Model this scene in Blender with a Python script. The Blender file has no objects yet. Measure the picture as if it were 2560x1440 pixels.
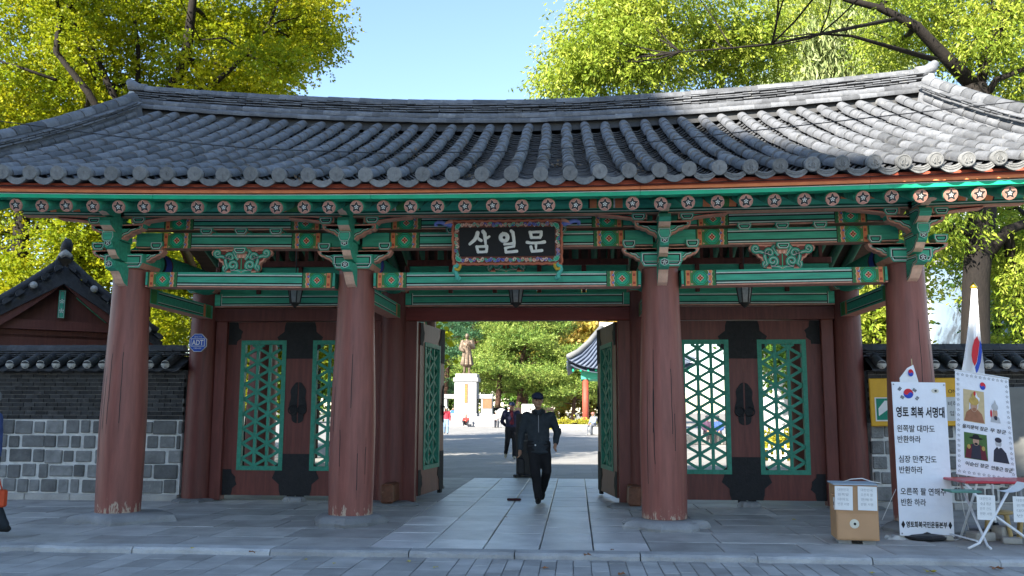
import bpy, bmesh, math, random
import numpy as np
from mathutils import Vector, Matrix

random.seed(7)
rng = np.random.default_rng(7)
sc = bpy.context.scene
COL = sc.collection

# ------------------------------------------------------------------ camera
CAMP = dict(f=2240.14, yaw=0.070887, pitch=0.13601, roll=0.003631, x=0.9353, y=-12.1224, z=1.5)
_cy, _sy = math.cos(CAMP['yaw']), math.sin(CAMP['yaw'])
_fw = Vector((-_sy * math.cos(CAMP['pitch']), _cy * math.cos(CAMP['pitch']), math.sin(CAMP['pitch'])))
_r = Vector((_cy, _sy, 0)); _u = _r.cross(_fw)
_cr, _sr = math.cos(CAMP['roll']), math.sin(CAMP['roll'])
RT = _cr * _r + _sr * _u
UP = -_sr * _r + _cr * _u
CAMLOC = Vector((CAMP['x'], CAMP['y'], CAMP['z']))
cam_data = bpy.data.cameras.new('camera')
cam_data.sensor_width = 36.0
cam_data.lens = CAMP['f'] / 2560 * 36.0
cam_data.clip_start = 0.1
cam_data.clip_end = 2000
cam = bpy.data.objects.new('camera', cam_data)
COL.objects.link(cam)
_m = Matrix((RT, UP, -_fw)).transposed().to_4x4()
cam.matrix_world = Matrix.Translation(CAMLOC) @ _m
sc.camera = cam

# ------------------------------------------------------------------ sky, sun, exposure
SUN_EL = math.radians(33)
SUN_AZ = math.radians(35)          # degrees to the left of straight behind the camera
TOSUN = Vector((-math.sin(SUN_AZ) * math.cos(SUN_EL), -math.cos(SUN_AZ) * math.cos(SUN_EL), math.sin(SUN_EL)))
world = bpy.data.worlds.new('World'); sc.world = world; world.use_nodes = True
wn = world.node_tree; wn.nodes.clear()
sky = wn.nodes.new('ShaderNodeTexSky'); sky.sky_type = 'NISHITA'; sky.sun_disc = False
sky.sun_elevation = SUN_EL
sky.sun_rotation = math.atan2(TOSUN.x, TOSUN.y)
sky.air_density = 1.0; sky.dust_density = 0.25; sky.ozone_density = 1.8
bg = wn.nodes.new('ShaderNodeBackground'); bg.inputs['Strength'].default_value = 0.085
wo = wn.nodes.new('ShaderNodeOutputWorld')
wn.links.new(sky.outputs[0], bg.inputs[0]); wn.links.new(bg.outputs[0], wo.inputs[0])
sun_d = bpy.data.lights.new('sun', 'SUN'); sun_d.energy = 4.4; sun_d.angle = math.radians(0.53); sun_d.color = (1, .94, .84)
sun = bpy.data.objects.new('sun', sun_d); COL.objects.link(sun)
sun.rotation_euler = TOSUN.to_track_quat('Z', 'Y').to_euler(); sun.location = (-20, -30, 40)
sc.view_settings.view_transform = 'Standard'; sc.view_settings.look = 'None'
sc.view_settings.gamma = 1; sc.view_settings.use_curve_mapping = False
sc.view_settings.exposure = 2.15
sc.cycles.max_bounces = 8; sc.cycles.diffuse_bounces = 4; sc.cycles.transparent_max_bounces = 8

# ------------------------------------------------------------------ helpers
def ray(px, py):
    return _fw + RT * ((px - 1280) / CAMP['f']) + UP * ((720 - py) / CAMP['f'])
def at(px, py, Y=None, Z=None):
    """photo pixel -> point where its ray meets the upright plane y = Y or the level plane z = Z"""
    d = ray(px, py)
    t = (Y - CAMLOC.y) / d.y if Y is not None else (Z - CAMLOC.z) / d.z
    return CAMLOC + d * t

W = {}
I4 = Matrix.Identity(4)
def T(x, y=None, z=None):
    return Matrix.Translation(Vector(x) if y is None else Vector((x, y, z)))
def RZ(a): return Matrix.Rotation(a, 4, 'Z')
def RX(a): return Matrix.Rotation(a, 4, 'X')
def RY(a): return Matrix.Rotation(a, 4, 'Y')
def put(o, parent, wm):
    if parent is not None:
        o.parent = parent
        o.matrix_basis = W[parent].inverted() @ wm
    else:
        o.matrix_basis = wm
    W[o] = wm
def tag(o, label=None, cat=None, group=None, kind=None):
    if label: o['label'] = label
    if cat: o['category'] = cat
    if group: o['group'] = group
    if kind: o['kind'] = kind
    return o
def empty(name, loc, label, cat, group=None, rz=0):
    o = bpy.data.objects.new(name, None); COL.objects.link(o); o.empty_display_size = .2
    put(o, None, T(loc) @ RZ(rz))
    return tag(o, label, cat, group)
def link(name, mesh, parent, wm):
    o = bpy.data.objects.new(name, mesh); COL.objects.link(o); put(o, parent, wm)
    return o
def copy_tree(o, wm, parent=None):
    c = o.copy(); COL.objects.link(c); c.parent = None
    for k in list(c.keys()):
        pass
    put(c, parent, wm)
    rel = W[o].inverted()
    for ch in list(o.children):
        copy_tree(ch, wm @ rel @ W[ch], c)
    return c

class MB:
    def __init__(s): s.v = []; s.f = []; s.m = []
    def add(s, vs, fs, mi=0):
        b = len(s.v); s.v += [tuple(p) for p in vs]
        s.f += [tuple(i + b for i in f) for f in fs]
        s.m += (mi if isinstance(mi, list) else [mi] * len(fs))
        return s
    def box(s, x0, x1, y0, y1, z0, z1, mi=0, M=None, bev=0):
        if bev > 0:
            b = min(bev, (x1-x0)*.45, (y1-y0)*.45, (z1-z0)*.45)
            vs = []
            for (X, Xi) in ((x0, x0+b), (x1, x1-b)):
                for (Y, Yi) in ((y0, y0+b), (y1, y1-b)):
                    for (Z, Zi) in ((z0, z0+b), (z1, z1-b)):
                        vs += [(X, Yi, Zi), (Xi, Y, Zi), (Xi, Yi, Z)]
            def id(i, j, k, c): return (i*4 + j*2 + k)*3 + c
            fs = []
            for i in (0, 1):
                q = [id(i,0,0,0), id(i,0,1,0), id(i,1,1,0), id(i,1,0,0)]; fs.append(q if i == 0 else q[::-1])
                q = [id(0,i,0,1), id(1,i,0,1), id(1,i,1,1), id(0,i,1,1)]; fs.append(q if i == 0 else q[::-1])
                q = [id(0,0,i,2), id(0,1,i,2), id(1,1,i,2), id(1,0,i,2)]; fs.append(q if i == 0 else q[::-1])
            for i in (0, 1):
                for j in (0, 1):
                    fs.append([id(i,j,0,0), id(i,j,1,0), id(i,j,1,1), id(i,j,0,1)])
                    fs.append([id(i,0,j,0), id(i,1,j,0), id(i,1,j,2), id(i,0,j,2)])
                    fs.append([id(0,i,j,1), id(1,i,j,1), id(1,i,j,2), id(0,i,j,2)])
                    for k in (0, 1):
                        fs.append([id(i,j,k,0), id(i,j,k,1), id(i,j,k,2)])
        else:
            vs = [(x, y, z) for x in (x0, x1) for y in (y0, y1) for z in (z0, z1)]
            fs = [(0,1,3,2), (4,6,7,5), (0,4,5,1), (2,3,7,6), (0,2,6,4), (1,5,7,3)]
        if M is not None: vs = [M @ Vector(p) for p in vs]
        return s.add(vs, fs, mi)
    def cyl(s, p0, p1, r0, r1=None, n=12, mi=0, cap=True, cap_mi=None):
        if r1 is None: r1 = r0
        return s.tube([p0, p1], [r0, r1], n, mi, cap, cap_mi)
    def tube(s, pts, rads, n=8, mi=0, cap=True, cap_mi=None, flat=None):
        pts = [Vector(p) for p in pts]
        if not hasattr(rads, '__len__'): rads = [rads]*len(pts)
        vs = []; ref = None
        for i, p in enumerate(pts):
            t = (pts[min(i+1, len(pts)-1)] - pts[max(i-1, 0)])
            if t.length < 1e-9: t = Vector((0,0,1))
            t.normalize()
            if ref is None:
                ref = Vector((0,0,1)) if abs(t.z) < .9 else Vector((1,0,0))
            a = t.cross(ref)
            if a.length < 1e-6: a = t.cross(Vector((0,1,0)))
            a.normalize(); b = a.cross(t); ref = b
            for k in range(n):
                th = 2*math.pi*k/n
                vs.append(p + (a*math.cos(th) + b*math.sin(th)*(flat or 1))*rads[i])
        fs = []; L = len(pts)
        for i in range(L-1):
            for k in range(n):
                fs.append((i*n+k, i*n+(k+1) % n, (i+1)*n+(k+1) % n, (i+1)*n+k))
        ms = [mi]*len(fs)
        if cap:
            fs.append(tuple(range(n))[::-1]); fs.append(tuple((L-1)*n+k for k in range(n)))
            ms += [mi if cap_mi is None else cap_mi]*2
        return s.add(vs, fs, ms)
    def lathe(s, prof, c=(0,0,0), n=24, mi=0, cap=True):
        vs = []; fs = []
        for (r, z) in prof:
            for k in range(n):
                th = 2*math.pi*k/n; vs.append((c[0]+r*math.cos(th), c[1]+r*math.sin(th), c[2]+z))
        L = len(prof)
        for i in range(L-1):
            for k in range(n):
                fs.append((i*n+k, i*n+(k+1) % n, (i+1)*n+(k+1) % n, (i+1)*n+k))
        if cap:
            fs.append(tuple(range(n))[::-1]); fs.append(tuple((L-1)*n+k for k in range(n)))
        return s.add(vs, fs, mi)
    def prism(s, poly, y0, y1, mi=0, M=None):
        """poly in (x,z), extruded from y0 to y1"""
        n = len(poly); A = sum(poly[i][0]*poly[(i+1) % n][1]-poly[(i+1) % n][0]*poly[i][1] for i in range(n))
        if A < 0: poly = poly[::-1]
        vs = [(x, y0, z) for x, z in poly] + [(x, y1, z) for x, z in poly]
        fs = [tuple(range(n)), tuple(range(2*n-1, n-1, -1))] + [(i+n, (i+1) % n+n, (i+1) % n, i) for i in range(n)]
        if M is not None: vs = [M @ Vector(p) for p in vs]
        return s.add(vs, fs, mi)
    def poly(s, pts, mi=0): return s.add(pts, [tuple(range(len(pts)))], mi)
    def mesh(s, mats, smooth=False, center=True):
        v = np.array(s.v, dtype=float)
        c = np.zeros(3)
        if center:
            c = (v.min(0)+v.max(0))/2; c[2] = v[:, 2].min(); v = v-c
        me = bpy.data.meshes.new('mesh')
        me.from_pydata(v.tolist(), [], s.f)
        for m in mats: me.materials.append(m)
        if len(mats) > 1: me.polygons.foreach_set('material_index', s.m)
        if smooth: me.polygons.foreach_set('use_smooth', [True]*len(s.f))
        me.update()
        return me, Vector(c)
    def build(s, name, mats, parent=None, smooth=False, wm=None):
        """coordinates are in the frame wm (default world)"""
        if not isinstance(mats, (list, tuple)): mats = [mats]
        me, c = s.mesh(mats, smooth)
        o = bpy.data.objects.new(name, me); COL.objects.link(o)
        put(o, parent, (wm or I4) @ T(c))
        return o

_tmp = bpy.data.scenes.new('workbench')
def baked(ob):
    """mesh of an object with its modifiers applied, worked out in an empty side scene (fast)"""
    _tmp.collection.objects.link(ob)
    vl = _tmp.view_layers[0]; vl.update()
    dg = vl.depsgraph; dg.update()
    me = bpy.data.meshes.new_from_object(ob.evaluated_get(dg))
    bpy.data.objects.remove(ob)
    return me
def autosmooth(me, ang=40):
    me.polygons.foreach_set('use_smooth', [True]*len(me.polygons))
    bm = bmesh.new(); bm.from_mesh(me)
    for e in bm.edges:
        if len(e.link_faces) == 2 and e.calc_face_angle(0) > math.radians(ang): e.smooth = False
    bm.to_mesh(me); bm.free()

def big_mesh(name, V, F, mats, parent, wm, mi=None, attr=None, smooth=False):
    """V (n,3) array, F (m,k) array: fast builder for leaves"""
    me = bpy.data.meshes.new(name)
    k = F.shape[1]
    me.vertices.add(len(V)); me.vertices.foreach_set('co', np.ascontiguousarray(V, dtype=np.float32).ravel())
    me.loops.add(F.size); me.loops.foreach_set('vertex_index', np.ascontiguousarray(F, dtype=np.int32).ravel())
    me.polygons.add(len(F))
    me.polygons.foreach_set('loop_start', np.arange(0, F.size, k, dtype=np.int32))
    me.polygons.foreach_set('loop_total', np.full(len(F), k, dtype=np.int32))
    for m in mats: me.materials.append(m)
    if mi is not None: me.polygons.foreach_set('material_index', np.asarray(mi, dtype=np.int32))
    me.update(calc_edges=True)
    if attr is not None:
        a = me.attributes.new('tint', 'FLOAT', 'POINT'); a.data.foreach_set('value', np.asarray(attr, dtype=np.float32))
    o = bpy.data.objects.new(name, me); COL.objects.link(o); put(o, parent, wm)
    return o

# ------------------------------------------------------------------ materials
def lin(c):
    """sRGB 0-255 -> linear"""
    return tuple(((x/255)/12.92 if x/255 <= .04045 else ((x/255+.055)/1.055)**2.4) for x in c)
MATS = {}
def mat(name, col, rough=.6, var=.18, scale=6, stretch=(1, 1, 1), bump=0., bscale=40, rnd=0., spec=.3, metal=0., col2=None,
        spot=None, spot_scale=20, spot_amt=.5, emit=None):
    if name in MATS: return MATS[name]
    m = bpy.data.materials.new(name); m.use_nodes = True; nt = m.node_tree; N = nt.nodes; Lk = nt.links
    b = N['Principled BSDF']; b.inputs['Roughness'].default_value = rough
    b.inputs['Specular IOR Level'].default_value = spec; b.inputs['Metallic'].default_value = metal
    geo = N.new('ShaderNodeNewGeometry')
    mp = N.new('ShaderNodeMapping'); mp.inputs['Scale'].default_value = stretch
    Lk.new(geo.outputs['Position'], mp.inputs[0])
    nz = N.new('ShaderNodeTexNoise'); nz.inputs['Scale'].default_value = scale; nz.inputs['Detail'].default_value = 5; nz.inputs['Roughness'].default_value = .6
    Lk.new(mp.outputs[0], nz.inputs['Vector'])
    cr = N.new('ShaderNodeValToRGB')
    c = Vector(col[:3]); d = Vector(col2[:3]) if col2 else c*(1+var)
    c1 = c*(1-var) if not col2 else c
    cr.color_ramp.elements[0].position = .3; cr.color_ramp.elements[1].position = .7
    cr.color_ramp.elements[0].color = (*c1, 1); cr.color_ramp.elements[1].color = (*[min(1, x) for x in d], 1)
    Lk.new(nz.outputs['Fac'], cr.inputs[0])
    out = cr.outputs[0]
    if spot:
        n2 = N.new('ShaderNodeTexNoise'); n2.inputs['Scale'].default_value = spot_scale; n2.inputs['Detail'].default_value = 6; n2.inputs['Roughness'].default_value = .7
        Lk.new(mp.outputs[0], n2.inputs['Vector'])
        r2 = N.new('ShaderNodeValToRGB'); r2.color_ramp.elements[0].position = .56; r2.color_ramp.elements[1].position = .68
        r2.color_ramp.elements[0].color = (0, 0, 0, 1); r2.color_ramp.elements[1].color = (spot_amt,)*3+(1,)
        Lk.new(n2.outputs['Fac'], r2.inputs[0])
        mx = N.new('ShaderNodeMix'); mx.data_type = 'RGBA'; Lk.new(r2.outputs[0], mx.inputs[0]); Lk.new(out, mx.inputs[6]); mx.inputs[7].default_value = (*spot, 1)
        out = mx.outputs[2]
    if rnd > 0:
        oi = N.new('ShaderNodeObjectInfo'); mr = N.new('ShaderNodeMapRange')
        mr.inputs[3].default_value = 1-rnd; mr.inputs[4].default_value = 1+rnd
        Lk.new(oi.outputs['Random'], mr.inputs[0])
        hs = N.new('ShaderNodeHueSaturation'); Lk.new(mr.outputs[0], hs.inputs['Value']); Lk.new(out, hs.inputs['Color'])
        out = hs.outputs[0]
    Lk.new(out, b.inputs['Base Color'])
    if bump > 0:
        n3 = N.new('ShaderNodeTexNoise'); n3.inputs['Scale'].default_value = bscale; n3.inputs['Detail'].default_value = 6
        Lk.new(mp.outputs[0], n3.inputs['Vector'])
        bp = N.new('ShaderNodeBump'); bp.inputs['Strength'].default_value = bump; bp.inputs['Distance'].default_value = .02
        Lk.new(n3.outputs['Fac'], bp.inputs['Height']); Lk.new(bp.outputs[0], b.inputs['Normal'])
    if emit:
        b.inputs['Emission Color'].default_value = (*emit, 1); b.inputs['Emission Strength'].default_value = 1
    MATS[name] = m
    return m

def leaf_mat(name, cols, trans=.5, rough=.5):
    m = bpy.data.materials.new(name); m.use_nodes = True; nt = m.node_tree; N = nt.nodes; Lk = nt.links
    N.clear(); o = N.new('ShaderNodeOutputMaterial')
    at_ = N.new('ShaderNodeAttribute'); at_.attribute_name = 'tint'
    cr = N.new('ShaderNodeValToRGB'); e = cr.color_ramp.elements
    e[0].position = 0; e[0].color = (*cols[0], 1); e[1].position = 1; e[1].color = (*cols[-1], 1)
    for i, c in enumerate(cols[1:-1]):
        q = e.new((i+1)/(len(cols)-1)); q.color = (*c, 1)
    Lk.new(at_.outputs['Fac'], cr.inputs[0])
    d = N.new('ShaderNodeBsdfPrincipled'); d.inputs['Roughness'].default_value = rough; d.inputs['Specular IOR Level'].default_value = .25
    t = N.new('ShaderNodeBsdfTranslucent'); mx = N.new('ShaderNodeMixShader'); mx.inputs[0].default_value = trans
    Lk.new(cr.outputs[0], d.inputs['Base Color']); Lk.new(cr.outputs[0], t.inputs['Color'])
    Lk.new(d.outputs[0], mx.inputs[1]); Lk.new(t.outputs[0], mx.inputs[2]); Lk.new(mx.outputs[0], o.inputs[0])
    MATS[name] = m
    return m

M_tile = mat('roof_tile_clay', (.12, .124, .132), .62, .22, 9, bump=.35, bscale=50, rnd=.36, spec=.3, spot=(.25, .245, .225), spot_scale=10, spot_amt=.5)
M_tile_end = mat('tile_end_clay', (.17, .17, .165), .75, .25, 18, bump=.3, bscale=80, rnd=.15, spot=(.28, .28, .26), spot_scale=30, spot_amt=.4)
M_tile_old = mat('old_roof_tile', (.045, .047, .052), .7, .3, 9, bump=.3, bscale=60, rnd=.3, spot=(.13, .13, .12), spot_scale=12, spot_amt=.4)
M_plaster = mat('lime_plaster', (.42, .41, .38), .9, .2, 12, bump=.4, bscale=30, spot=(.15, .15, .14), spot_scale=9)
G = lin((34, 132, 98)); G = (.055, .36, .23)
M_green = mat('green_paint', G, .62, .26, 5, (.5, 4, 4), bump=.12, bscale=25, rnd=.10, spot=(.10, .28, .20), spot_scale=9, spot_amt=.6)
M_green2 = mat('bright_green_paint', (.012, .40, .20), .5, .14, 4)
M_dgreen = mat('dark_green_paint', (.02, .11, .06), .6, .2, 8)
M_lgreen = mat('leaf_green_paint', (.06, .22, .06), .6, .15, 8)
M_white = mat('white_line_paint', (.62, .62, .56), .6, .12, 20)
M_black = mat('black_line_paint', (.012, .013, .013), .6, .1, 10)
M_pink = mat('pink_paint', (.64, .29, .20), .65, .15, 12, spot=(.25, .15, .12), spot_scale=25, spot_amt=.4)
M_cream = mat('cream_paint', (.78, .49, .35), .65, .12, 14, spot=(.4, .25, .18), spot_scale=25, spot_amt=.4)
M_orange = mat('orange_paint', (.72, .22, .085), .6, .14, 7)
M_redbrd = mat('red_board_paint', (.42, .085, .045), .6, .15, 5)
M_red = mat('red_paint', (.35, .03, .02), .6, .15, 12)
M_blue = mat('blue_paint', (.05, .07, .38), .6, .15, 12)
M_yellow = mat('yellow_paint', (.55, .36, .04), .6, .15, 12)
M_rust = mat('rust_brown_paint', (.16, .045, .03), .65, .2, 10)
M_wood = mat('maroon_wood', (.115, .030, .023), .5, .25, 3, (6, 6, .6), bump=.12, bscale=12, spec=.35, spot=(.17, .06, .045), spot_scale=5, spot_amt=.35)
M_wood2 = mat('red_lintel_wood', (.16, .025, .02), .5, .18, 4, (.6, 6, 6), bump=.08)
M_iron = mat('black_iron', (.012, .012, .013), .8, .3, 20, bump=.3, bscale=60, spec=.4)
M_lattice = mat('lattice_green_paint', (.03, .21, .14), .55, .2, 14, spot=(.25, .33, .27), spot_scale=40, spot_amt=.3)
M_dark = mat('dark_brown_fill', (.03, .018, .015), .8, .3, 6)  # plain dark fill for the frieze scallops and hedge cores

# ================================================================== ground
def stone_mat(name, c, rnd=.20, var=.24, bump=.25, spots=True, rough=.7, spec=.35):
    return mat(name, c, rough, var, 2.2, bump=bump, bscale=70, rnd=rnd, spec=spec,
               spot=tuple(x*.55 for x in c) if spots else None, spot_scale=55, spot_amt=.45)
M_slab = stone_mat('granite_slab', (.34, .325, .30), rough=.62)
M_path = stone_mat('granite_path_slab', (.48, .465, .44), rough=.38, spec=.5)
M_kerb = stone_mat('granite_kerb', (.38, .375, .36), bump=.6)
M_paver = stone_mat('grey_paver', (.34, .325, .30))
M_joint = mat('joint_mortar', (.075, .075, .075), .9, .25, 20)
M_soil = mat('soil_ground', (.20, .185, .16), .95, .25, .6, bump=.2, bscale=6)

def paved_mat(name, c, sx, sy, joint=.5):
    m = mat(name, c, .75, .14, .9, bump=.12, bscale=40)
    nt = m.node_tree; N = nt.nodes; Lk = nt.links; b = N['Principled BSDF']
    src = b.inputs['Base Color'].links[0].from_socket
    geo = N.new('ShaderNodeNewGeometry'); br = N.new('ShaderNodeTexBrick')
    br.inputs['Scale'].default_value = 1; br.inputs['Brick Width'].default_value = sx; br.inputs['Row Height'].default_value = sy
    br.inputs['Mortar Size'].default_value = .008; br.inputs['Color1'].default_value = (1, 1, 1, 1); br.inputs['Color2'].default_value = (.86, .86, .86, 1)
    br.inputs['Mortar'].default_value = (joint,)*3+(1,)
    Lk.new(geo.outputs['Position'], br.inputs['Vector'])
    mx = N.new('ShaderNodeMix'); mx.data_type = 'RGBA'; mx.blend_type = 'MULTIPLY'; mx.inputs[0].default_value = 1
    Lk.new(src, mx.inputs[6]); Lk.new(br.outputs[0], mx.inputs[7]); Lk.new(mx.outputs[2], b.inputs['Base Color'])
    return m
M_court = paved_mat('courtyard_paving', (.26, .25, .235), .9, .6, .72)
M_street = paved_mat('street_paving', (.33, .315, .29), .5, .17)

def sheet(name, x0, x1, y0, y1, z, m):
    o = MB().add([(x0, y0, z), (x1, y0, z), (x1, y1, z), (x0, y1, z)], [(0, 1, 2, 3)]).build(name, m)
    return tag(o, kind='structure')
sheet('ground', -700, 700, -700, 700, -.09, M_soil)
street = sheet('street_pavement', -60, 60, -45, -2.2, -.076, M_street)
court = sheet('courtyard', -40, 40, 8.33, 92, -.03, M_court)
plat = sheet('platform', -30, 30, -2.2, 8.33, -.05, M_joint)

def slab(x0, x1, y0, y1, z0, z1, name, m, parent, g=.006, tilt=.003, bev=.008):
    mb = MB(); mb.box(x0+g, x1-g, y0+g, y1-g, z0, z1, bev=bev)
    for k in range(len(mb.v)): pass
    o = mb.build(name, m, parent)
    wm = W[o] @ RX(random.uniform(-tilt, tilt)) @ RY(random.uniform(-tilt, tilt)) @ T(0, 0, random.uniform(-.002, .002))
    put(o, parent, wm)
    return o
R_ = random.uniform
# the middle path of long granite slabs
xs = [-1.36, -.72, -.09, .53, 1.12, 1.74]
for i in range(5):
    y = -2.08 - R_(0, .3)
    while y < 8.3:
        L = R_(.55, 1.0); y1 = min(y+L, 8.31)
        if 8.31-y1 < .25: y1 = 8.31
        slab(xs[i], xs[i+1], max(y, -2.08), y1, -.045, .002, 'paving_slab', M_path, plat); y = y1+.001
        if y1 >= 8.31: break
for side in (-1, 1):
    y = -2.08; r = 0
    while y < 2.55:
        L = R_(.5, .85); y1 = y+L
        x = 1.74 if side > 0 else 1.36
        while x < 8.2:
            w = R_(.75, 1.25)
            a, b = (x, x+w) if side > 0 else (-x-w, -x)
            slab(a, b, y, y1, -.045, 0, 'paving_slab', M_slab, plat); x += w
        y = y1; r += 1
    y = 2.6
    MB().box(*(sorted((side*8.4, side*29.9))), -2.05, 8.3, -.045, -.004).build('paving_strip', M_slab, plat)
for side in (-1, 1):
    MB().box(*(sorted((side*1.75+(.385 if side < 0 else 0), side*8.38))), y1+.02, 8.3, -.045, -.003).build('paving_strip', M_slab, plat)
# kerb
kerb = sheet('kerb', -30, 30, -2.34, -2.1, -.07, M_joint)
x = -8.6
while x < 9:
    L = R_(1.05, 1.6)
    mb = MB(); n = 12
    vs = []; fs = []
    for k in range(n+1):
        X = x+.006+(L-.012)*k/n
        yf = -2.33+R_(-.012, .016); zt = .003+R_(-.006, .003)
        vs += [(X, -2.09, -.07), (X, -2.09, .004), (X, yf+.03+R_(-.01, .012), zt), (X, yf, zt-.022+R_(-.008, .006)), (X, yf-.006, -.07)]
    for k in range(n):
        for j in range(4):
            a = k*5+j; fs.append((a, a+1, a+6, a+5))
    fs += [(0, 4, 3, 2, 1), tuple(n*5+j for j in range(5))]
    mb.add(vs, fs).build('kerb_stone', M_kerb, kerb); x += L
# street pavers close to the kerb
x = -6.0
while x < 7:
    w = R_(.155, .185) if x > -.4 else R_(.30, .36)
    y = -2.345-R_(.1, .45)
    slab(x, x+w, y, -2.345, -.07, -.06, 'paver', M_paver, street, g=.004, tilt=.004, bev=.005)
    for k in range(3):
        slab(x, x+w, y-.5, y, -.07, -.06, 'paver', M_paver, street, g=.004, tilt=.004, bev=.005); y -= .5
    x += w

# ================================================================== painted timber helpers
PM = [M_green, M_white, M_black, M_pink, M_green2, M_dgreen, M_lgreen, M_orange, M_red, M_blue, M_cream, M_rust, M_yellow]
(GR, WH, BK, PK, BG, DG, LG, OR, RD, BL, CR, RU, YE) = range(13)
def area(p):
    n = len(p); return sum(p[i][0]*p[(i+1) % n][1]-p[(i+1) % n][0]*p[i][1] for i in range(n))/2
def inset(p, d):
    n = len(p); out = []
    for i in range(n):
        a, b, c = Vector(p[i-1]), Vector(p[i]), Vector(p[(i+1) % n])
        e1 = (b-a).normalized(); e2 = (c-b).normalized()
        n1 = Vector((-e1.y, e1.x)); n2 = Vector((-e2.y, e2.x))
        m = n1+n2
        if m.length < 1e-4: m = n1
        m.normalize(); k = max(.45, m.dot(n1))
        out.append(tuple(b+m*(d/k)))
    return out
def plate(mb, poly, y0, y1, M=None, bands=((.012, GR), (.006, WH), (.009, BK)), fill=GR, under=PK, edge=GR, back=GR, rng=None):
    """carved board in (x,z), its front at y0 painted with outline bands"""
    if area(poly) < 0: poly = poly[::-1]
    n = len(poly); loops = [poly]; d = 0
    for w, _ in bands:
        d += w; loops.append(inset(poly, d))
    vs = []; fs = []; ms = []
    for L in loops: vs += [(x, y0, z) for x, z in L]
    for j, (w, c) in enumerate(bands):
        for i in range(n):
            k = (i+1) % n
            fs.append((j*n+i, j*n+k, (j+1)*n+k, (j+1)*n+i)); ms.append(c)
    fs.append(tuple(len(bands)*n+i for i in range(n))); ms.append(fill)
    b = len(vs); vs += [(x, y1, z) for x, z in poly]
    for i in range(n):
        k = (i+1) % n
        dx = poly[k][0]-poly[i][0]; dz = poly[k][1]-poly[i][1]; l = math.hypot(dx, dz) or 1
        fs.append((b+i, b+k, k, i)); mx_ = (poly[k][0]+poly[i][0])/2; ms.append(under if -dx/l < -.25 and (rng is None or rng[0] < mx_ < rng[1]) else edge)
    fs.append(tuple(b+n-1-i for i in range(n))); ms.append(back)
    if M is not None: vs = [M @ Vector(p) for p in vs]
    mb.add(vs, fs, ms)
def sym(h):
    """half outline from the axis at the top to the axis at the bottom -> full outline"""
    return [(x, z) for x, z in h] + [(-x, z) for x, z in h[::-1] if x > 1e-6]
def disc(mb, x, z, r, y, mi, n=12, M=None, a0=0, squash=1):
    vs = [(x+r*math.cos(a0+2*math.pi*k/n), y, z+r*squash*math.sin(a0+2*math.pi*k/n)) for k in range(n)]
    if M is not None: vs = [M @ Vector(p) for p in vs]
    mb.add(vs, [tuple(range(n))], mi)
def rect(mb, x0, x1, z0, z1, y, mi, M=None):
    vs = [(x0, y, z0), (x1, y, z0), (x1, y, z1), (x0, y, z1)]
    if M is not None: vs = [M @ Vector(p) for p in vs]
    mb.add(vs, [(0, 1, 2, 3)], mi)
def ribbon(mb, pts, w, y, mi, M=None, t=0):
    """flat painted stroke along pts (x,z); w may be a list"""
    n = len(pts)
    if not hasattr(w, '__len__'): w = [w]*n
    vs = []
    for i in range(n):
        a = Vector(pts[max(0, i-1)]); b = Vector(pts[min(n-1, i+1)]); e = (b-a)
        e = e.normalized() if e.length > 1e-9 else Vector((1, 0)); nr = Vector((-e.y, e.x))*w[i]/2
        p = Vector(pts[i]); vs += [(p.x+nr.x, y, p.y+nr.y), (p.x-nr.x, y, p.y-nr.y)]
    if M is not None: vs = [M @ Vector(p) for p in vs]
    mb.add(vs, [(2*i+1, 2*i+3, 2*i+2, 2*i) for i in range(n-1)], mi)
def spiral(cx, cz, r0, r1, a0, turns, n=18):
    return [(cx+(r0+(r1-r0)*t)*math.cos(a0+turns*2*math.pi*t), cz+(r0+(r1-r0)*t)*math.sin(a0+turns*2*math.pi*t)) for t in [k/n for k in range(n+1)]]
def flower(mb, x, z, r, y, M=None, pet=5, mi=WH):
    disc(mb, x, z, r*.32, y, mi, 6, M)
    for k in range(pet):
        a = math.pi/2+k*2*math.pi/pet; disc(mb, x+r*.68*math.cos(a), z+r*.68*math.sin(a), r*.3, y, mi, 6, M)

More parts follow.
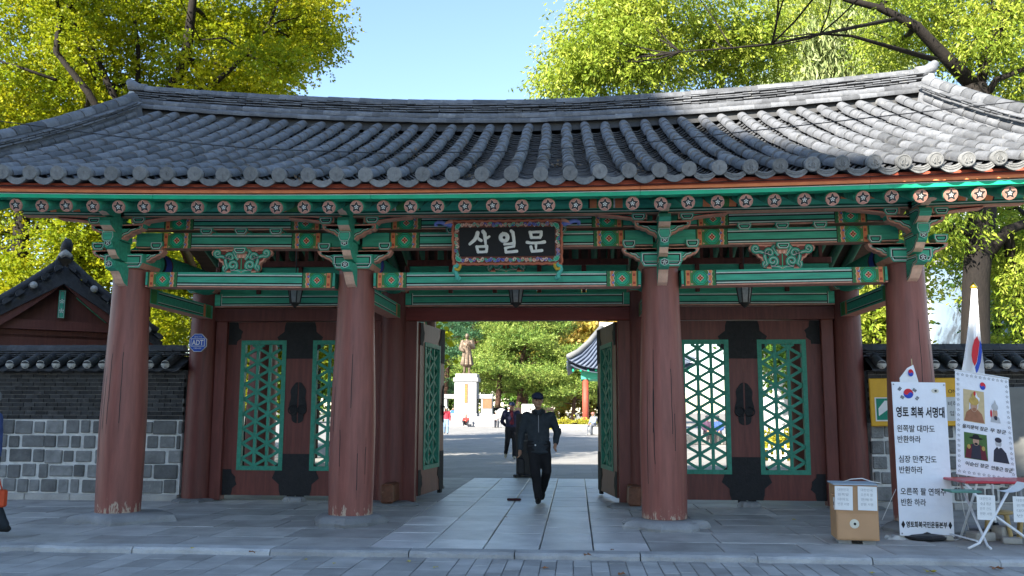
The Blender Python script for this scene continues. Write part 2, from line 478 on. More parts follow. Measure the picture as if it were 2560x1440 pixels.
# painted end pattern of a beam: drawn for a face 0..1 high (scaled), x from 0 (inner side) to .46 (outer end)
def pattern_mesh():
    mb = MB(); h = .207; e = .0016
    rect(mb, 0, .012, 0, h, 0, BK); rect(mb, .012, .055, 0, h, 0, LG); rect(mb, .055, .10, 0, h, 0, OR)
    rect(mb, .10, .33, 0, h, 0, LG); rect(mb, .33, .415, 0, h, 0, LG); rect(mb, .345, .40, 0, h, -e*.5, OR); rect(mb, .415, .427, 0, h, 0, BK)
    zz = [i/16*h for i in range(17)]
    ribbon(mb, [(.058+.007*math.sin(i*1.2), z) for i, z in enumerate(zz)], .007, -e, CR)
    ribbon(mb, [(.028+.006*math.sin(i*1.2), z) for i, z in enumerate(zz)], .009, -e, DG)
    ribbon(mb, [(.104+.006*math.sin(i*1.2+1), z) for i, z in enumerate(zz)], .007, -e, WH)
    for z in (.05, .155): disc(mb, .09, z, .016, -e*1.5, BL, 8); disc(mb, .088, z+.003, .006, -e*2, WH, 6)
    cx, cz = .212, h/2
    for (r, c) in ((.10, DG), (.093, BG), (.083, DG), (.074, BG)):
        n = 32; k = -e*(1+(.1-r)*40)
        mb.poly([(cx+(r+.006*abs(math.sin(4*2*math.pi*i/n)))*math.cos(2*math.pi*i/n), k, cz+(r+.006*abs(math.sin(4*2*math.pi*i/n)))*math.sin(2*math.pi*i/n)) for i in range(n)], c)
    for q in range(8):
        a = q*math.pi/4+math.pi/8; ribbon(mb, spiral(cx+.056*math.cos(a), cz+.056*math.sin(a), .014, .012, a+1.8, .6, 6), .004, -e*2.6, DG)
    mb.poly([(cx+.048*math.cos(i*math.pi/2), -e*2.8, cz+.048*math.sin(i*math.pi/2)) for i in range(4)], CR)
    for q in range(4):
        a = q*math.pi/2; disc(mb, cx+.021*math.cos(a), cz+.021*math.sin(a), .0145, -e*3.2, RD, 8)
        a += math.pi/4; disc(mb, cx+.028*math.cos(a), cz+.028*math.sin(a), .009, -e*3.1, CR, 8)
    disc(mb, cx, cz, .009, -e*3.6, YE, 8)
    for sx, sz in ((.322, .02), (.322, h-.02)):
        mb.poly([(sx-.02, -e, sz), (sx+.012, -e, sz-.016), (sx+.012, -e, sz+.016)], PK)
    for z in (.045, .155):
        for q in range(4):
            a = q*math.pi/2+.78; disc(mb, .372+.012*math.cos(a), z+.012*math.sin(a), .009, -e*1.4, RD, 6)
    me, c = mb.mesh(PM, center=False)
    return me
PATTERN = pattern_mesh()

def painted_beam(parent, x0, x1, z0a, z1a, yf, depth, dz0=0, dz1=0, name='beam', pat=True, pend=.46):
    """horizontal beam, front face at yf; dz0/dz1 lift its two ends"""
    L = x1-x0; h = z1a-z0a
    M = T(x0, yf, z0a) @ RY(-math.atan2(dz1-dz0, L)) if True else I4
    M = T(0, 0, dz0) @ M
    mb = MB(); b = .012
    mb.box(0, L, 0, depth, 0, h, 0)
    ms = mb.m
    ms[4] = 3   # underside pink
    a0 = pend if pat else .12; a1 = L-a0
    e = -.0016
    rect(mb, a0, a1, h-.044, h-.030, e, 1); rect(mb, a0, a1, h-.064, h-.046, e, 2)
    rect(mb, a0, a1, .030, .043, e, 1); rect(mb, a0, a1, .047, .065, e, 2)
    rect(mb, 0, L, 0, .016, e, 3); rect(mb, 0, L, .016, .026, e, 2)
    if not pat:
        for s in (0.1, L-.12): rect(mb, s, s+.014, 0.02, h, e*1.5, 2); rect(mb, s+.016, s+.024, 0.02, h, e*1.5, 1)
    o = mb.build(name, [M_green, M_white, M_black, M_pink], parent, wm=M)
    if pat:
        for s in (-1, 1):
            PMx = M @ T(pend if s < 0 else L-pend, -.0034, 0) @ Matrix.Diagonal((s, 1, h/.207, 1))
            link('painted_pattern', PATTERN, o, PMx)
    return o

# ================================================================== the gate
gate = empty('wooden_gate', (0, 2.75, 0), 'large traditional wooden gate with grey tiled roof, green painted beams and maroon columns', 'gate')
CX = [-5.31, -2.085, 2.085, 5.31]
RAISE = [.035, 0, 0, .035]
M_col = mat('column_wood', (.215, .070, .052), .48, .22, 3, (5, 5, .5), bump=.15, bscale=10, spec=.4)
def column_wear(m):
    nt = m.node_tree; N = nt.nodes; Lk = nt.links; b = N['Principled BSDF']
    src = b.inputs['Base Color'].links[0].from_socket
    geo = N.new('ShaderNodeNewGeometry'); sp = N.new('ShaderNodeSeparateXYZ'); Lk.new(geo.outputs['Position'], sp.inputs[0])
    mp = N.new('ShaderNodeMapping'); mp.inputs['Scale'].default_value = (9, 9, 2.2); Lk.new(geo.outputs['Position'], mp.inputs[0])
    nz = N.new('ShaderNodeTexNoise'); nz.inputs['Scale'].default_value = 2.5; nz.inputs['Detail'].default_value = 8; nz.inputs['Roughness'].default_value = .7
    Lk.new(mp.outputs[0], nz.inputs['Vector'])
    mr = N.new('ShaderNodeMapRange'); mr.inputs[1].default_value = .10; mr.inputs[2].default_value = .62; mr.inputs[3].default_value = .13; mr.inputs[4].default_value = -.26
    Lk.new(sp.outputs['Z'], mr.inputs[0])
    ad = N.new('ShaderNodeMath'); ad.operation = 'ADD'; Lk.new(nz.outputs['Fac'], ad.inputs[0]); Lk.new(mr.outputs[0], ad.inputs[1])
    cr = N.new('ShaderNodeValToRGB'); cr.color_ramp.elements[0].position = .60; cr.color_ramp.elements[1].position = .625
    Lk.new(ad.outputs[0], cr.inputs[0])
    mx = N.new('ShaderNodeMix'); mx.data_type = 'RGBA'; Lk.new(cr.outputs[0], mx.inputs[0]); Lk.new(src, mx.inputs[6]); mx.inputs[7].default_value = (.40, .30, .22, 1)
    # pale scuffs
    n2 = N.new('ShaderNodeTexNoise'); n2.inputs['Scale'].default_value = 7; n2.inputs['Detail'].default_value = 9; n2.inputs['Roughness'].default_value = .75
    Lk.new(mp.outputs[0], n2.inputs['Vector'])
    c2 = N.new('ShaderNodeValToRGB'); c2.color_ramp.elements[0].position = .66; c2.color_ramp.elements[1].position = .72; c2.color_ramp.elements[1].color = (.6, .6, .6, 1)
    Lk.new(n2.outputs['Fac'], c2.inputs[0])
    m2 = N.new('ShaderNodeMix'); m2.data_type = 'RGBA'; Lk.new(c2.outputs[0], m2.inputs[0]); Lk.new(mx.outputs[2], m2.inputs[6]); m2.inputs[7].default_value = (.30, .15, .11, 1)
    Lk.new(m2.outputs[2], b.inputs['Base Color'])
column_wear(M_col)
M_boulder = stone_mat('boulder_stone', (.23, .23, .225), bump=.5)

def boulder(name, x, y, rx, ry, h, seed, parent, flat=True, z=-.005):
    r = random.Random(seed); n = 18; mb = MB(); rings = []
    off = [r.uniform(.74, 1.18) for _ in range(n)]
    for (f, zz) in ((1.0, 0), (1.02, .35), (.93, .75), (.78, .97), (.45, 1.0)):
        rings.append([(x+rx*f*off[k]*math.cos(2*math.pi*k/n)*(1+r.uniform(-.03, .03)), y+ry*f*off[k]*math.sin(2*math.pi*k/n)*(1+r.uniform(-.03, .03)), z+h*zz*(1+r.uniform(-.05, .05)*(zz > 0)*(zz < .9))) for k in range(n)])
    vs = sum(rings, []); fs = []
    for i in range(len(rings)-1):
        for k in range(n): fs.append((i*n+k, i*n+(k+1) % n, (i+1)*n+(k+1) % n, (i+1)*n+k))
    fs.append(tuple((len(rings)-1)*n+k for k in range(n)))
    mb.add(vs, fs); o = mb.build(name, M_boulder, parent); autosmooth(o.data, 35); return o

def crack(mb, x, y, r, a, z0, z1, rr):
    pts = []; z = z0
    while z < z1:
        f = 1.001; aa = a+rr.uniform(-.012, .012); a = a+rr.uniform(-.008, .008)
        pts.append((aa, z)); z += .12
    for i in range(len(pts)-1):
        (a0, za), (a1, zb) = pts[i], pts[i+1]; w = .016 if 0 < i < len(pts)-2 else .004
        vs = []
        for (aa, zz) in ((a0-w, za), (a0+w, za), (a1+w, zb), (a1-w, zb)):
            R0 = colr(zz)+.0015; vs.append((x+R0*math.cos(aa), y+R0*math.sin(aa), zz))
        mb.add(vs, [(0, 1, 2, 3)], 1)
def colr(z):
    t = (z-.12)/3.3
    return .287+.018*math.sin(math.pi*min(1, t*1.15+.1))-.045*max(0, t-.35)/.65
rr = random.Random(3)
for i, X in enumerate(CX):
    mb = MB(); prof = [(colr(.12+3.31*k/16), .12+3.31*k/16+(RAISE[i]*k/16)) for k in range(17)]
    mb.lathe(prof, (X, 0, 0), 40)
    for q in range(5):
        a = -math.pi/2+rr.uniform(-1.0, 1.0); z0 = rr.uniform(.3, 1.8); crack(mb, X, 0, .3, a, z0, z0+rr.uniform(.7, 1.7), rr)
    o = mb.build('column', [M_col, M_black], gate); autosmooth(o.data, 50)
    rx, ry, hh = [(.66, .50, .125), (.52, .48, .13), (.50, .46, .12), (.5, .48, .12)][i]
    boulder('base_stone', X+[.10, -.03, 0, 0][i], -.05, rx, ry, hh, 20+i, gate)
    # rear columns
    mb = MB(); mb.lathe([(.29, .1), (.29, 1.8), (.25, 3.42)], (X, 5.5, 0), 24)
    o = mb.build('column', [M_col], gate); autosmooth(o.data, 50)
    boulder('base_stone', X, 5.5, .5, .5, .11, 40+i, gate)

# ---- bracket set over a front column (local frame: column axis x=0,y=0)
def bracket_objects(X, dz):
    root = None
    def P(name, f):
        mb = MB(); f(mb); return mb.build(name, PM, gate, wm=T(X, 0, dz))
    thin = ((.014, GR), (.010, WH), (.014, BK))
    def cap(mb):
        pl = [(-.275, 3.60), (-.275, 3.475), (-.235, 3.405), (.235, 3.405), (.275, 3.475), (.275, 3.60)]
        plate(mb, pl, -.275, .275, bands=((.018, GR), (.012, WH), (.016, BK)))
        rect(mb, -.262, .262, 3.470, 3.476, -.2775, WH); rect(mb, -.262, .262, 3.462, 3.470, -.2775, BK)
    P('capital_block', cap)
    def arm1(mb):
        plate(mb, sym([(0, 3.67), (.52, 3.67), (.50, 3.625), (.465, 3.59), (.43, 3.585), (.40, 3.56), (.355, 3.55), (.325, 3.515), (.28, 3.505), (.26, 3.48), (0, 3.48)]), -.17, -.03, bands=((.018, PK), (.006, RD), (.013, GR), (.010, WH), (.012, BK)))
        for s in (-1, 1): flower(mb, s*.475, 3.64, .016, -.1725)
    P('bracket_arm', arm1)
    def block(cx, z0, z1, w0, w1, y0, y1):
        def f(mb): plate(mb, [(cx-w1/2, z1), (cx-w1/2, z0+(z1-z0)*.45), (cx-w0/2, z0), (cx+w0/2, z0), (cx+w1/2, z0+(z1-z0)*.45), (cx+w1/2, z1)], y0, y1, bands=thin)
        return f
    for s in (-1, 1): P('bearing_block', block(s*.42, 3.672, 3.785, .12, .18, -.20, .0))
    def arm2(mb):
        plate(mb, sym([(0, 3.965), (.37, 3.975), (.36, 3.92), (.325, 3.885), (.29, 3.885), (.265, 3.865), (.215, 3.855), (.18, 3.82), (.12, 3.80), (.09, 3.765), (0, 3.755)]), -.50, -.36, bands=((.018, PK), (.006, RD), (.013, GR), (.010, WH), (.012, BK)))
        for s in (-1, 1): flower(mb, s*.325, 3.935, .014, -.5025)
    P('bracket_arm', arm2)
    for s in (-1, 1): P('bearing_block', block(s*.315, 3.977, 4.07, .12, .175, -.53, -.33))
    def arm3(s):
        def f(mb):
            pl = [(s*.20, 4.068), (s*.84, 4.105), (s*.87, 4.085), (s*.83, 4.05), (s*.60, 4.03), (s*.42, 4.005), (s*.40, 3.995), (s*.20, 3.995)]
            plate(mb, pl, -.515, -.37, bands=((.018, PK), (.005, RD), (.010, BK)))
        return f
    for s in (-1, 1): P('bracket_arm', arm3(s))
    def tongue(poly, th, name, tip, rng, under=CR):
        # poly in (y,z) -> carve in y-z plane; local x of the plate is -y
        MM = Matrix(((0, 1, 0, 0), (-1, 0, 0, 0), (0, 0, 1, 0), (0, 0, 0, 1)))
        def f(mb):
            pl = [(-y, z) for y, z in poly]
            plate(mb, pl, -th/2, th/2, M=MM, bands=((.014, PK), (.013, GR), (.010, WH), (.012, BK)), under=under, rng=rng)
            # the far side gets the same paint
            if tip:
                ty, tz, r = tip
                hexp = [(r*1.15*math.cos(a), tz+r*math.sin(a)) for a in [math.pi/6+k*math.pi/3 for k in range(6)]]
                plate(mb, hexp, ty-.02, ty+.06, bands=((.008, GR), (.005, WH)), fill=BK, under=GR)
                flower(mb, 0, tz, r*.55, ty-.0225)
        return P(name, f)
    tongue([(-.20, 3.47), (-.60, 3.45), (-.64, 3.40), (-.62, 3.345), (-.56, 3.33), (-.50, 3.325), (-.45, 3.29), (-.40, 3.235), (-.33, 3.18), (-.24, 3.15), (-.20, 3.15)], .125, 'bracket_tongue', (-.64, 3.40, .055), (.27, .48))
    tongue([(-.20, 3.745), (-.66, 3.735), (-.70, 3.68), (-.68, 3.62), (-.62, 3.60), (-.56, 3.535), (-.48, 3.50), (-.40, 3.485), (-.20, 3.48)], .115, 'bracket_tongue', (-.70, 3.68, .052), (.50, .61))
    tongue([(-.20, 4.03), (-.70, 4.03), (-.80, 4.005), (-.84, 3.955), (-.80, 3.90), (-.72, 3.855), (-.62, 3.815), (-.56, 3.76), (-.46, 3.75), (-.20, 3.75)], .15, 'bracket_tongue', None, (.56, .80))
    def mouth(mb):   # carved hood round the upper tongue
        plate(mb, sym([(0, 3.83), (.075, 3.83), (.085, 3.76), (.06, 3.70), (0, 3.69)]), -.735, -.55, bands=((.008, GR), (.005, WH), (.006, BK)), under=GR)
    P('bearing_block', mouth)
    tongue([(-.30, 4.19), (-1.02, 4.16), (-1.10, 4.115), (-1.10, 4.065), (-1.02, 4.05), (-.9, 4.06), (-.80, 4.035), (-.30, 4.05)], .105, 'beam_head', None, (.85, 1.3))
for X, dz in zip(CX, RAISE): bracket_objects(X, dz)

# ---- long beams of the front
bays = [(CX[0], CX[1], RAISE[0], 0), (CX[1], CX[2], 0, 0), (CX[2], CX[3], 0, RAISE[3])]
for (a, b, da, db) in bays:
    painted_beam(gate, a+.27, b-.27, 3.157, 3.364, -.15, .26, da, db, 'tie_beam')
    painted_beam(gate, a+.10, b-.10, 3.705, 3.921, -.14, .2, da, db, 'beam', pend=.80)
    painted_beam(gate, a+.10, b-.10, 3.968, 4.143, -.14, .2, da, db, 'beam', pend=.82)
    n = 4
    for k in range(n+1):
        x = a+.62+(b-a-1.24)*k/n
        mb = MB(); z0 = 3.912; z1 = 3.978; dzz = da+(db-da)*(x-a)/(b-a)
        plate(mb, [(x-.09, z1+.012), (x-.09, 3.94), (x-.06, z0-.018), (x+.06, z0-.018), (x+.09, 3.94), (x+.09, z1+.012)], -.175, .02, T(0, 0, dzz), bands=((.013, GR), (.009, WH), (.012, BK)))
        if 0 < k < n and k != 2 or k == 2: mb.build('bearing_block', PM, gate)
# outer purlin with its support strip, main purlin
for (a, b, da, db) in [(-6.75, CX[0], .07, .035)]+bays+[(CX[3], 6.75, .035, .07)]:
    L = b-a; M = T(a, 0, da) @ RY(-math.atan2(db-da, L))
    mb = MB(); mb.box(0, L, -.52, -.40, 4.066, 4.15, 0); mb.m[4] = 3
    mb.tube([(0, -.46, 4.235), (L, -.46, 4.235)], .105, 14, 0)
    e = -.5225
    rect(mb, 0, L, 4.068, 4.082, e, 3); rect(mb, 0, L, 4.086, 4.096, e, 2); rect(mb, 0, L, 4.104, 4.114, e, 1); rect(mb, 0, L, 4.124, 4.136, e, 2)
    mb.build('purlin', [M_green, M_white, M_black, M_pink], gate, wm=M)
    mb = MB(); mb.tube([(0, 0, 4.33), (L, 0, 4.33)], .16, 14, 0); mb.build('purlin', [M_green], gate, wm=M)
for X in CX:      # painted rings on the outer purlin beside each bracket
    for s in (-1, 1):
        mb = MB()
        dz = .035 if abs(X) > 4 else 0
        for (d0, d1, c, r) in ((.52, .62, OR, .1075), (.62, .64, WH, .108), (.64, .86, LG, .1072), (.86, .95, OR, .1075), (.95, .97, BK, .108)):
            mb.tube([(X+s*d0, -.46, 4.235+dz), (X+s*d1, -.46, 4.235+dz)], r, 14, c, cap=False)
        mb.build('painted_ring', PM, gate)

# ---- carved floral boards between the beams
def floral_board(xc, dz):
    mb = MB()
    plate(mb, sym([(0, 3.70), (.34, 3.70), (.41, 3.69), (.435, 3.655), (.42, 3.615), (.385, 3.605), (.37, 3.575), (.33, 3.56), (.315, 3.525), (.275, 3.51), (.265, 3.47), (.27, 3.43), (.235, 3.385), (.19, 3.37), (0, 3.37)]),
          -.10, -.02, bands=((.022, PK), (.006, RD)), fill=RU, under=PK, edge=PK)
    y = -.1025
    for s in (-1, 1):
        def S(pts): return [(s*x, z) for x, z in pts]
        curves = [
            S([(.012, 3.385), (.06, 3.40), (.14, 3.40)]+spiral(.125, 3.475, .072, .018, -1.2, -1.35, 22)),
            S([(.24, 3.40), (.20, 3.44), (.22, 3.50), (.23, 3.545)]+spiral(.165, 3.585, .062, .014, -.4, 1.25, 20)),
            S([(.15, 3.56), (.22, 3.58), (.28, 3.60)]+spiral(.345, 3.645, .05, .012, -2.2, 1.2, 18)),
            S([(.05, 3.55), (.10, 3.62), (.12, 3.66), (.09, 3.685)]),
            S([(.235, 3.395), (.25, 3.43), (.235, 3.47)]),
        ]
        for c in curves:
            ribbon(mb, c, .060, y, BK); ribbon(mb, c, .046, y-.0016, GR); ribbon(mb, c, .006, y-.0032, WH)
        mb.poly([(s*.07*k, y-.004, z) for k, z in ((.3, 3.60), (1.0, 3.61), (1.05, 3.635), (.5, 3.63))], CR)
        mb.poly([(s*.21+k, y-.004, z) for k, z in ((-.02, 3.665), (.02, 3.665), (0, 3.695))], PK)
    ribbon(mb, [(0, 3.375), (0, 3.57)], .012, y-.004, BG)
    for k in (-2, -1, 0, 1, 2): disc(mb, k*.02, 3.605-abs(k)*.004, .022, y-.005-.0006*(2-abs(k)), CR if k % 2 else PK, 8, squash=1.3)
    mb.build('floral_board', PM, gate, wm=T(xc, 0, dz))
    mb = MB(); plate(mb, [(-.085, 3.712), (-.085, 3.66), (-.055, 3.625), (.055, 3.625), (.085, 3.66), (.085, 3.712)], -.19, -.02, T(xc, 0, dz), bands=((.013, GR), (.009, WH), (.012, BK)))
    mb.build('bearing_block', PM, gate)
for (a, b, da, db) in bays: floral_board((a+b)/2, (da+db)/2)

# ---- beams running back from the front columns to the door row and beyond
for X in CX:
    for (ya, yb) in ((.2, 2.6), (2.9, 5.3)):
        mb = MB(); mb.box(-.11, .11, ya, yb, 3.02, 3.24, 0); mb.m[4] = 3
        for s in (-.1125, .1125):
            M2 = Matrix(((0, 1, 0, 0), (1, 0, 0, 0), (0, 0, 1, 0), (0, 0, 0, 1)))
            for (z0, z1, c) in ((3.20, 3.21, 1), (3.18, 3.195, 2), (3.06, 3.07, 1), (3.045, 3.058, 2)): rect(mb, ya+.4, yb-.4, z0, z1, s, c, M2)
            for yy in (ya+.05, yb-.38): rect(mb, yy, yy+.09, 3.03, 3.23, s, 4, M2); rect(mb, yy+.12, yy+.30, 3.03, 3.23, s, 5, M2)
        mb.build('tie_beam', [M_green, M_white, M_black, M_pink, M_orange, M_lgreen], gate, wm=T(X, 0, 0))
    mb = MB(); mb.tube([(X, .15, 3.62), (X, 2.75, 3.62), (X, 5.4, 3.62)], .2, 18, 0)
    for d0, d1, c, r in ((.55, .62, 1, .2035), (.62, .80, 2, .203), (.80, .84, 3, .2035)):
        mb.tube([(X, d0, 3.62), (X, d1, 3.62)], r, 18, c, cap=False)
    o = mb.build('crossbeam', [M_green, M_black, M_blue, M_rust], gate); autosmooth(o.data, 50)

# ---- rafters, boards, eaves
NR = 19
rm = MB(); r = .083
Lr = 4.55
rm.tube([(0, 0, 0), (0, .02, 0), (0, .5, 0), (0, Lr, 0)], [r*.97, r, r, r], 20, 0, cap=False)
rm.m = [3]*20 + [0]*20 + [4]*20
rm.poly([(r*.97*math.cos(2*math.pi*k/20), 0, r*.97*math.sin(2*math.pi*k/20)) for k in range(20)], 3)
star = []
for k in range(40):
    a = math.pi/2+2*math.pi*k/40; q = abs((k % 8)-4)/4
    star.append((r*(.46+.44*q**1.8)*math.cos(a), -.0016, r*(.46+.44*q**1.8)*math.sin(a)))
st2 = [(x*1.08, -.0008, z*1.08) for x, y, z in star]
rm.poly(st2, 6); rm.poly(star, 1); flower(rm, 0, 0, r*.33, -.003, mi=2)
RAFMESHES = []
rme, _c = rm.mesh([M_green, mat('charcoal_paint', (.035, .033, .033), .7, .2, 20), M_white, mat('rafter_pink', (.40, .19, .14), .65, .15, 12, rnd=.15, spot=(.28, .17, .13), spot_scale=22, spot_amt=.5), M_dgreen, M_pink, M_cream], center=False)
autosmooth(rme, 50)
def eave_rise(X): return .085*(X/6.1)**2
for i in range(-NR, NR+1):
    X = -.052+.337*i
    if abs(X) > 6.75: continue
    ang = .353
    o = link('rafter', rme, gate, T(X+R_(-.012, .012), -1.5+R_(-.012, .012), 3.966+eave_rise(X)+R_(-.006, .006)) @ RX(ang) @ RY(R_(-.25, .25)))
    link('rafter', rme, gate, T(X, 7.0, 3.966+eave_rise(X)) @ RZ(math.pi) @ RX(ang))
def eave_board(name, y0, y1, z0, z1, m, parts=5, curve=eave_rise):
    bounds = [-6.95, -4.3, -1.55, 1.72, 4.4, 6.95]
    for q in range(parts):
        mb = MB(); a, b = bounds[q]+.002, bounds[q+1]-.002; n = 10; vs = []; fs = []
        for k in range(n+1):
            x = a+(b-a)*k/n; e = curve(x)
            vs += [(x, y0, z0+e), (x, y1, z0+e), (x, y1, z1+e), (x, y0, z1+e)]
        for k in range(n):
            for j in range(4): fs.append((k*4+j, (k+1)*4+j, (k+1)*4+(j+1) % 4, k*4+(j+1) % 4))
        fs += [(0, 1, 2, 3), (n*4+3, n*4+2, n*4+1, n*4)]
        mb.add(vs, fs); mb.build(name, m, gate)
eave_board('eave_board', -1.575, -1.43, 4.052, 4.100, M_green2)
eave_board('eave_line', -1.577, -1.44, 4.101, 4.108, M_white)
eave_board('eave_line', -1.570, -1.44, 4.109, 4.119, M_black)
eave_board('eave_board', -1.605, -1.45, 4.120, 4.156, M_orange)
eave_board('eave_board', -1.60, -1.46, 4.157, 4.235, M_redbrd)
# boarding over the rafters
def roof_board(name, sgn, zoff, th, m, parent):
    pass

# ================================================================== roof
Y0, Y1 = -1.66, 2.45
DH = Y1-Y0
def roof_xyz(u, s, off=0.):
    """u = column index (units of one tile row), s = 0 eave .. 1 ridge; off = height above the surface"""
    d = DH*s
    X = u*(.352*(1-s)+.322*s)
    z = 4.298+.36*d+.0266*d*d+(1-s)*.12*abs(X/6.1)**1.3+s*.40*(X/6.6)**2
    return Vector((X, Y0+d, z+off))
def roof_frame(u, s, off=0., flip=False):
    p = roof_xyz(u, s, off); t = (roof_xyz(u, s+.01)-roof_xyz(u, s-.01)).normalized()
    a = (roof_xyz(u+.1, s)-roof_xyz(u-.1, s)).normalized(); n = a.cross(t).normalized(); a = t.cross(n)
    M = Matrix((a, t, n)).transposed().to_4x4(); M.translation = p
    return M
def slen(s0, s1): return (roof_xyz(0, s1)-roof_xyz(0, s0)).length

# roof body under the tiles
mb = MB(); nu, ns = 40, 12; vs = []; fs = []
for j in range(ns+1):
    for i in range(nu+1): vs.append(roof_xyz(-20.6+41.2*i/nu, j/ns, -.155))
for j in range(ns):
    for i in range(nu): a = j*(nu+1)+i; fs.append((a, a+1, a+nu+2, a+nu+1))
mb.add(vs, fs)
b = [(x, 5.5-y, z) for x, y, z in [tuple(v) for v in vs]]
mb.add(b, [f[::-1] for f in fs])
top = ns*(nu+1); N_ = len(vs)
mb.add([vs[top+i] for i in range(nu+1)]+[b[top+i] for i in range(nu+1)], [(i, i+1, nu+2+i, nu+1+i) for i in range(nu)])
roof = mb.build('roof', mat('roof_bedding', (.05, .05, .052), .9, .2, 4), gate)
# board deck seen from below
for sgn in (0, 1):
    mb = MB(); vs = []; fs = []; n = 20
    for k in range(n+1):
        x = -6.95+13.9*k/n
        for (y, z) in ((-1.47, 4.075), (2.75, 5.66)):
            vs.append((x, y if sgn == 0 else 5.5-y, z+eave_rise(x)*(1 if z < 5 else .3)))
    for k in range(n): fs.append((2*k, 2*k+1, 2*k+3, 2*k+2))
    mb.add(vs, fs); mb.build('ceiling_board', mat('ceiling_boards', (.10, .055, .035), .8, .3, 3, (1, 8, 1)), gate)

# ---- cover tiles (round) and pan tiles (dished)
def cover_mesh(r0=.086, r1=.076, L=.335, n=9):
    mb = MB(); vs = []
    for (r, y) in ((r0, 0), (r0*.985, .02), (r1, L)):
        for k in range(n+1):
            a = math.pi*k/n*1.12-.06*math.pi; vs.append((r*math.cos(a), y, r*math.sin(a)))
    fs = []
    for j in range(2):
        for k in range(n): a = j*(n+1)+k; fs.append((a, a+1, a+n+2, a+n+1)[::-1])
    fs.append(tuple(range(n+1)))
    mb.add(vs, fs); me, _ = mb.mesh([M_tile], center=False); autosmooth(me, 50); return me, mb
def pan_mesh(w=.31, sag=.072, L=.25, th=.016, n=6):
    mb = MB(); vs = []
    for y in (0, L):
        for k in range(n+1):
            q = -1+2*k/n; x = q*w/2; z = sag*(q*q-1); vs += [(x, y, z), (x, y, z-th)]
    fs = []; m = 2*(n+1)
    for k in range(n):
        a = 2*k; fs += [(a, a+2, a+2+m, a+m), (a+1, a, a+2, a+3)[::-1], (a+1, a+1+m, a+3+m, a+3)]
    mb.add(vs, fs); me, _ = mb.mesh([M_tile], center=False); autosmooth(me, 50); return me, mb
cov_me, cov_mb = cover_mesh(); pan_me, pan_mb = pan_mesh()
def stuff_add(big, mb, M): big.add([M @ Vector(v) for v in mb.v], mb.f)
big_cov, big_pan = MB(), MB()
rt = random.Random(11)
NU = 20
STEP = .302
total = slen(0, 1)*1.005
nt_ = int(total/STEP)+1
# arc-length table
ss = [k/200 for k in range(201)]; acc = [0]
for k in range(200): acc.append(acc[-1]+(roof_xyz(0, ss[k+1])-roof_xyz(0, ss[k])).length)
def s_of(l): return float(np.interp(l, acc, ss))
for i in range(-NU, NU):
    u = i+.5
    for k in range(nt_):
        s = s_of(k*STEP+.02)
        if s > .992: continue
        M = roof_frame(u+rt.uniform(-.03, .03), s+rt.uniform(-.002, .002), .0+rt.uniform(-.005, .005)) @ RZ(rt.uniform(-.05, .05)) @ RX(-.03+rt.uniform(-.02, .02))
        if k < 7: link('cover_tile', cov_me, roof, M)
        else: stuff_add(big_cov, cov_mb, M)
PST = .150
for i in range(-NU, NU+1):
    for k in range(int(total/PST)):
        s = s_of(k*PST+.01)
        M = roof_frame(i, s, -.04+rt.uniform(-.003, .004)) @ RX(-.27+rt.uniform(-.04, .04)) @ RZ(rt.uniform(-.02, .02)) @ T(0, 0, .02)
        if k < 7: link('pan_tile', pan_me, roof, M)
        else: stuff_add(big_pan, pan_mb, M)
for nm, bg_ in (('cover_tile', big_cov), ('pan_tile', big_pan)):
    o = bg_.build(nm, M_tile, roof, smooth=False); autosmooth(o.data, 45); tag(o, kind='stuff')
# eave end tiles: plain discs on one half of the gate, embossed ones further along
def end_disc(emb):
    mb = MB(); r = .09; n = 20
    mb.tube([(0, -.05, 0), (0, -.045, 0), (0, .03, 0)], [r*.96, r, r*.97], n, 0)
    if emb:
        ring = [(r*.84*math.cos(a), -.05, r*.84*math.sin(a)) for a in [2*math.pi*k/24 for k in range(25)]]
        mb.tube(ring, .006, 5, 0, cap=False)
        mb.tube([(0, -.052, -.05), (0, -.055, .05)], .006, 5, 0)
        for s in (-1, 1):
            mb.tube([(s*.012, -.052, .02), (s*.03, -.054, 0), (s*.035, -.054, -.02), (s*.022, -.054, -.036)], [.004, .008, .011, .012], 6, 0)
    else:
        mb.tube([(.006*math.cos(a)*(1+.6*math.sin(a*3)), -.05, .03*math.sin(a)) for a in [2*math.pi*k/10 for k in range(11)]], .004, 4, 0)
    me, _ = mb.mesh([M_tile_end], center=False); autosmooth(me, 40); return me
def lip_mesh(emb):
    mb = MB(); n = 10; w = .30; vs = []
    for y in (-.028, .0):
        for k in range(n+1):
            q = -1+2*k/n; x = q*w/2; zt = .065*(q*q-1)+.005; zb = zt-.058-.022*(1-q*q)
            if abs(q) > .8: zb = zt-.05*(1-(abs(q)-.8)/.2*.7)
            vs += [(x, y, zt), (x, y-(.012 if y < -.01 else 0), zb)]
    fs = []; m = 2*(n+1)
    for k in range(n):
        a = 2*k; fs += [(a, a+1, a+3, a+2), (a+m, a+2+m, a+3+m, a+1+m), (a, a+2, a+2+m, a+m), (a+1, a+1+m, a+3+m, a+3)]
    mb.add(vs, fs)
    if emb:
        for q in np.linspace(-.75, .75, 14):
            x = q*w/2; z = .065*(q*q-1)-.034
            mb.tube([(x-.006, -.040, z-.008), (x, -.042, z+.008), (x+.006, -.042, z-.005)], .0035, 4, 0)
        mb.tube([(q*w/2, -.034, .065*(q*q-1)-.012) for q in np.linspace(-.85, .85, 10)], .004, 4, 0)
    me, _ = mb.mesh([M_tile_end], center=False); autosmooth(me, 40); return me
dA, dB, lA, lB = end_disc(False), end_disc(True), lip_mesh(False), lip_mesh(True)
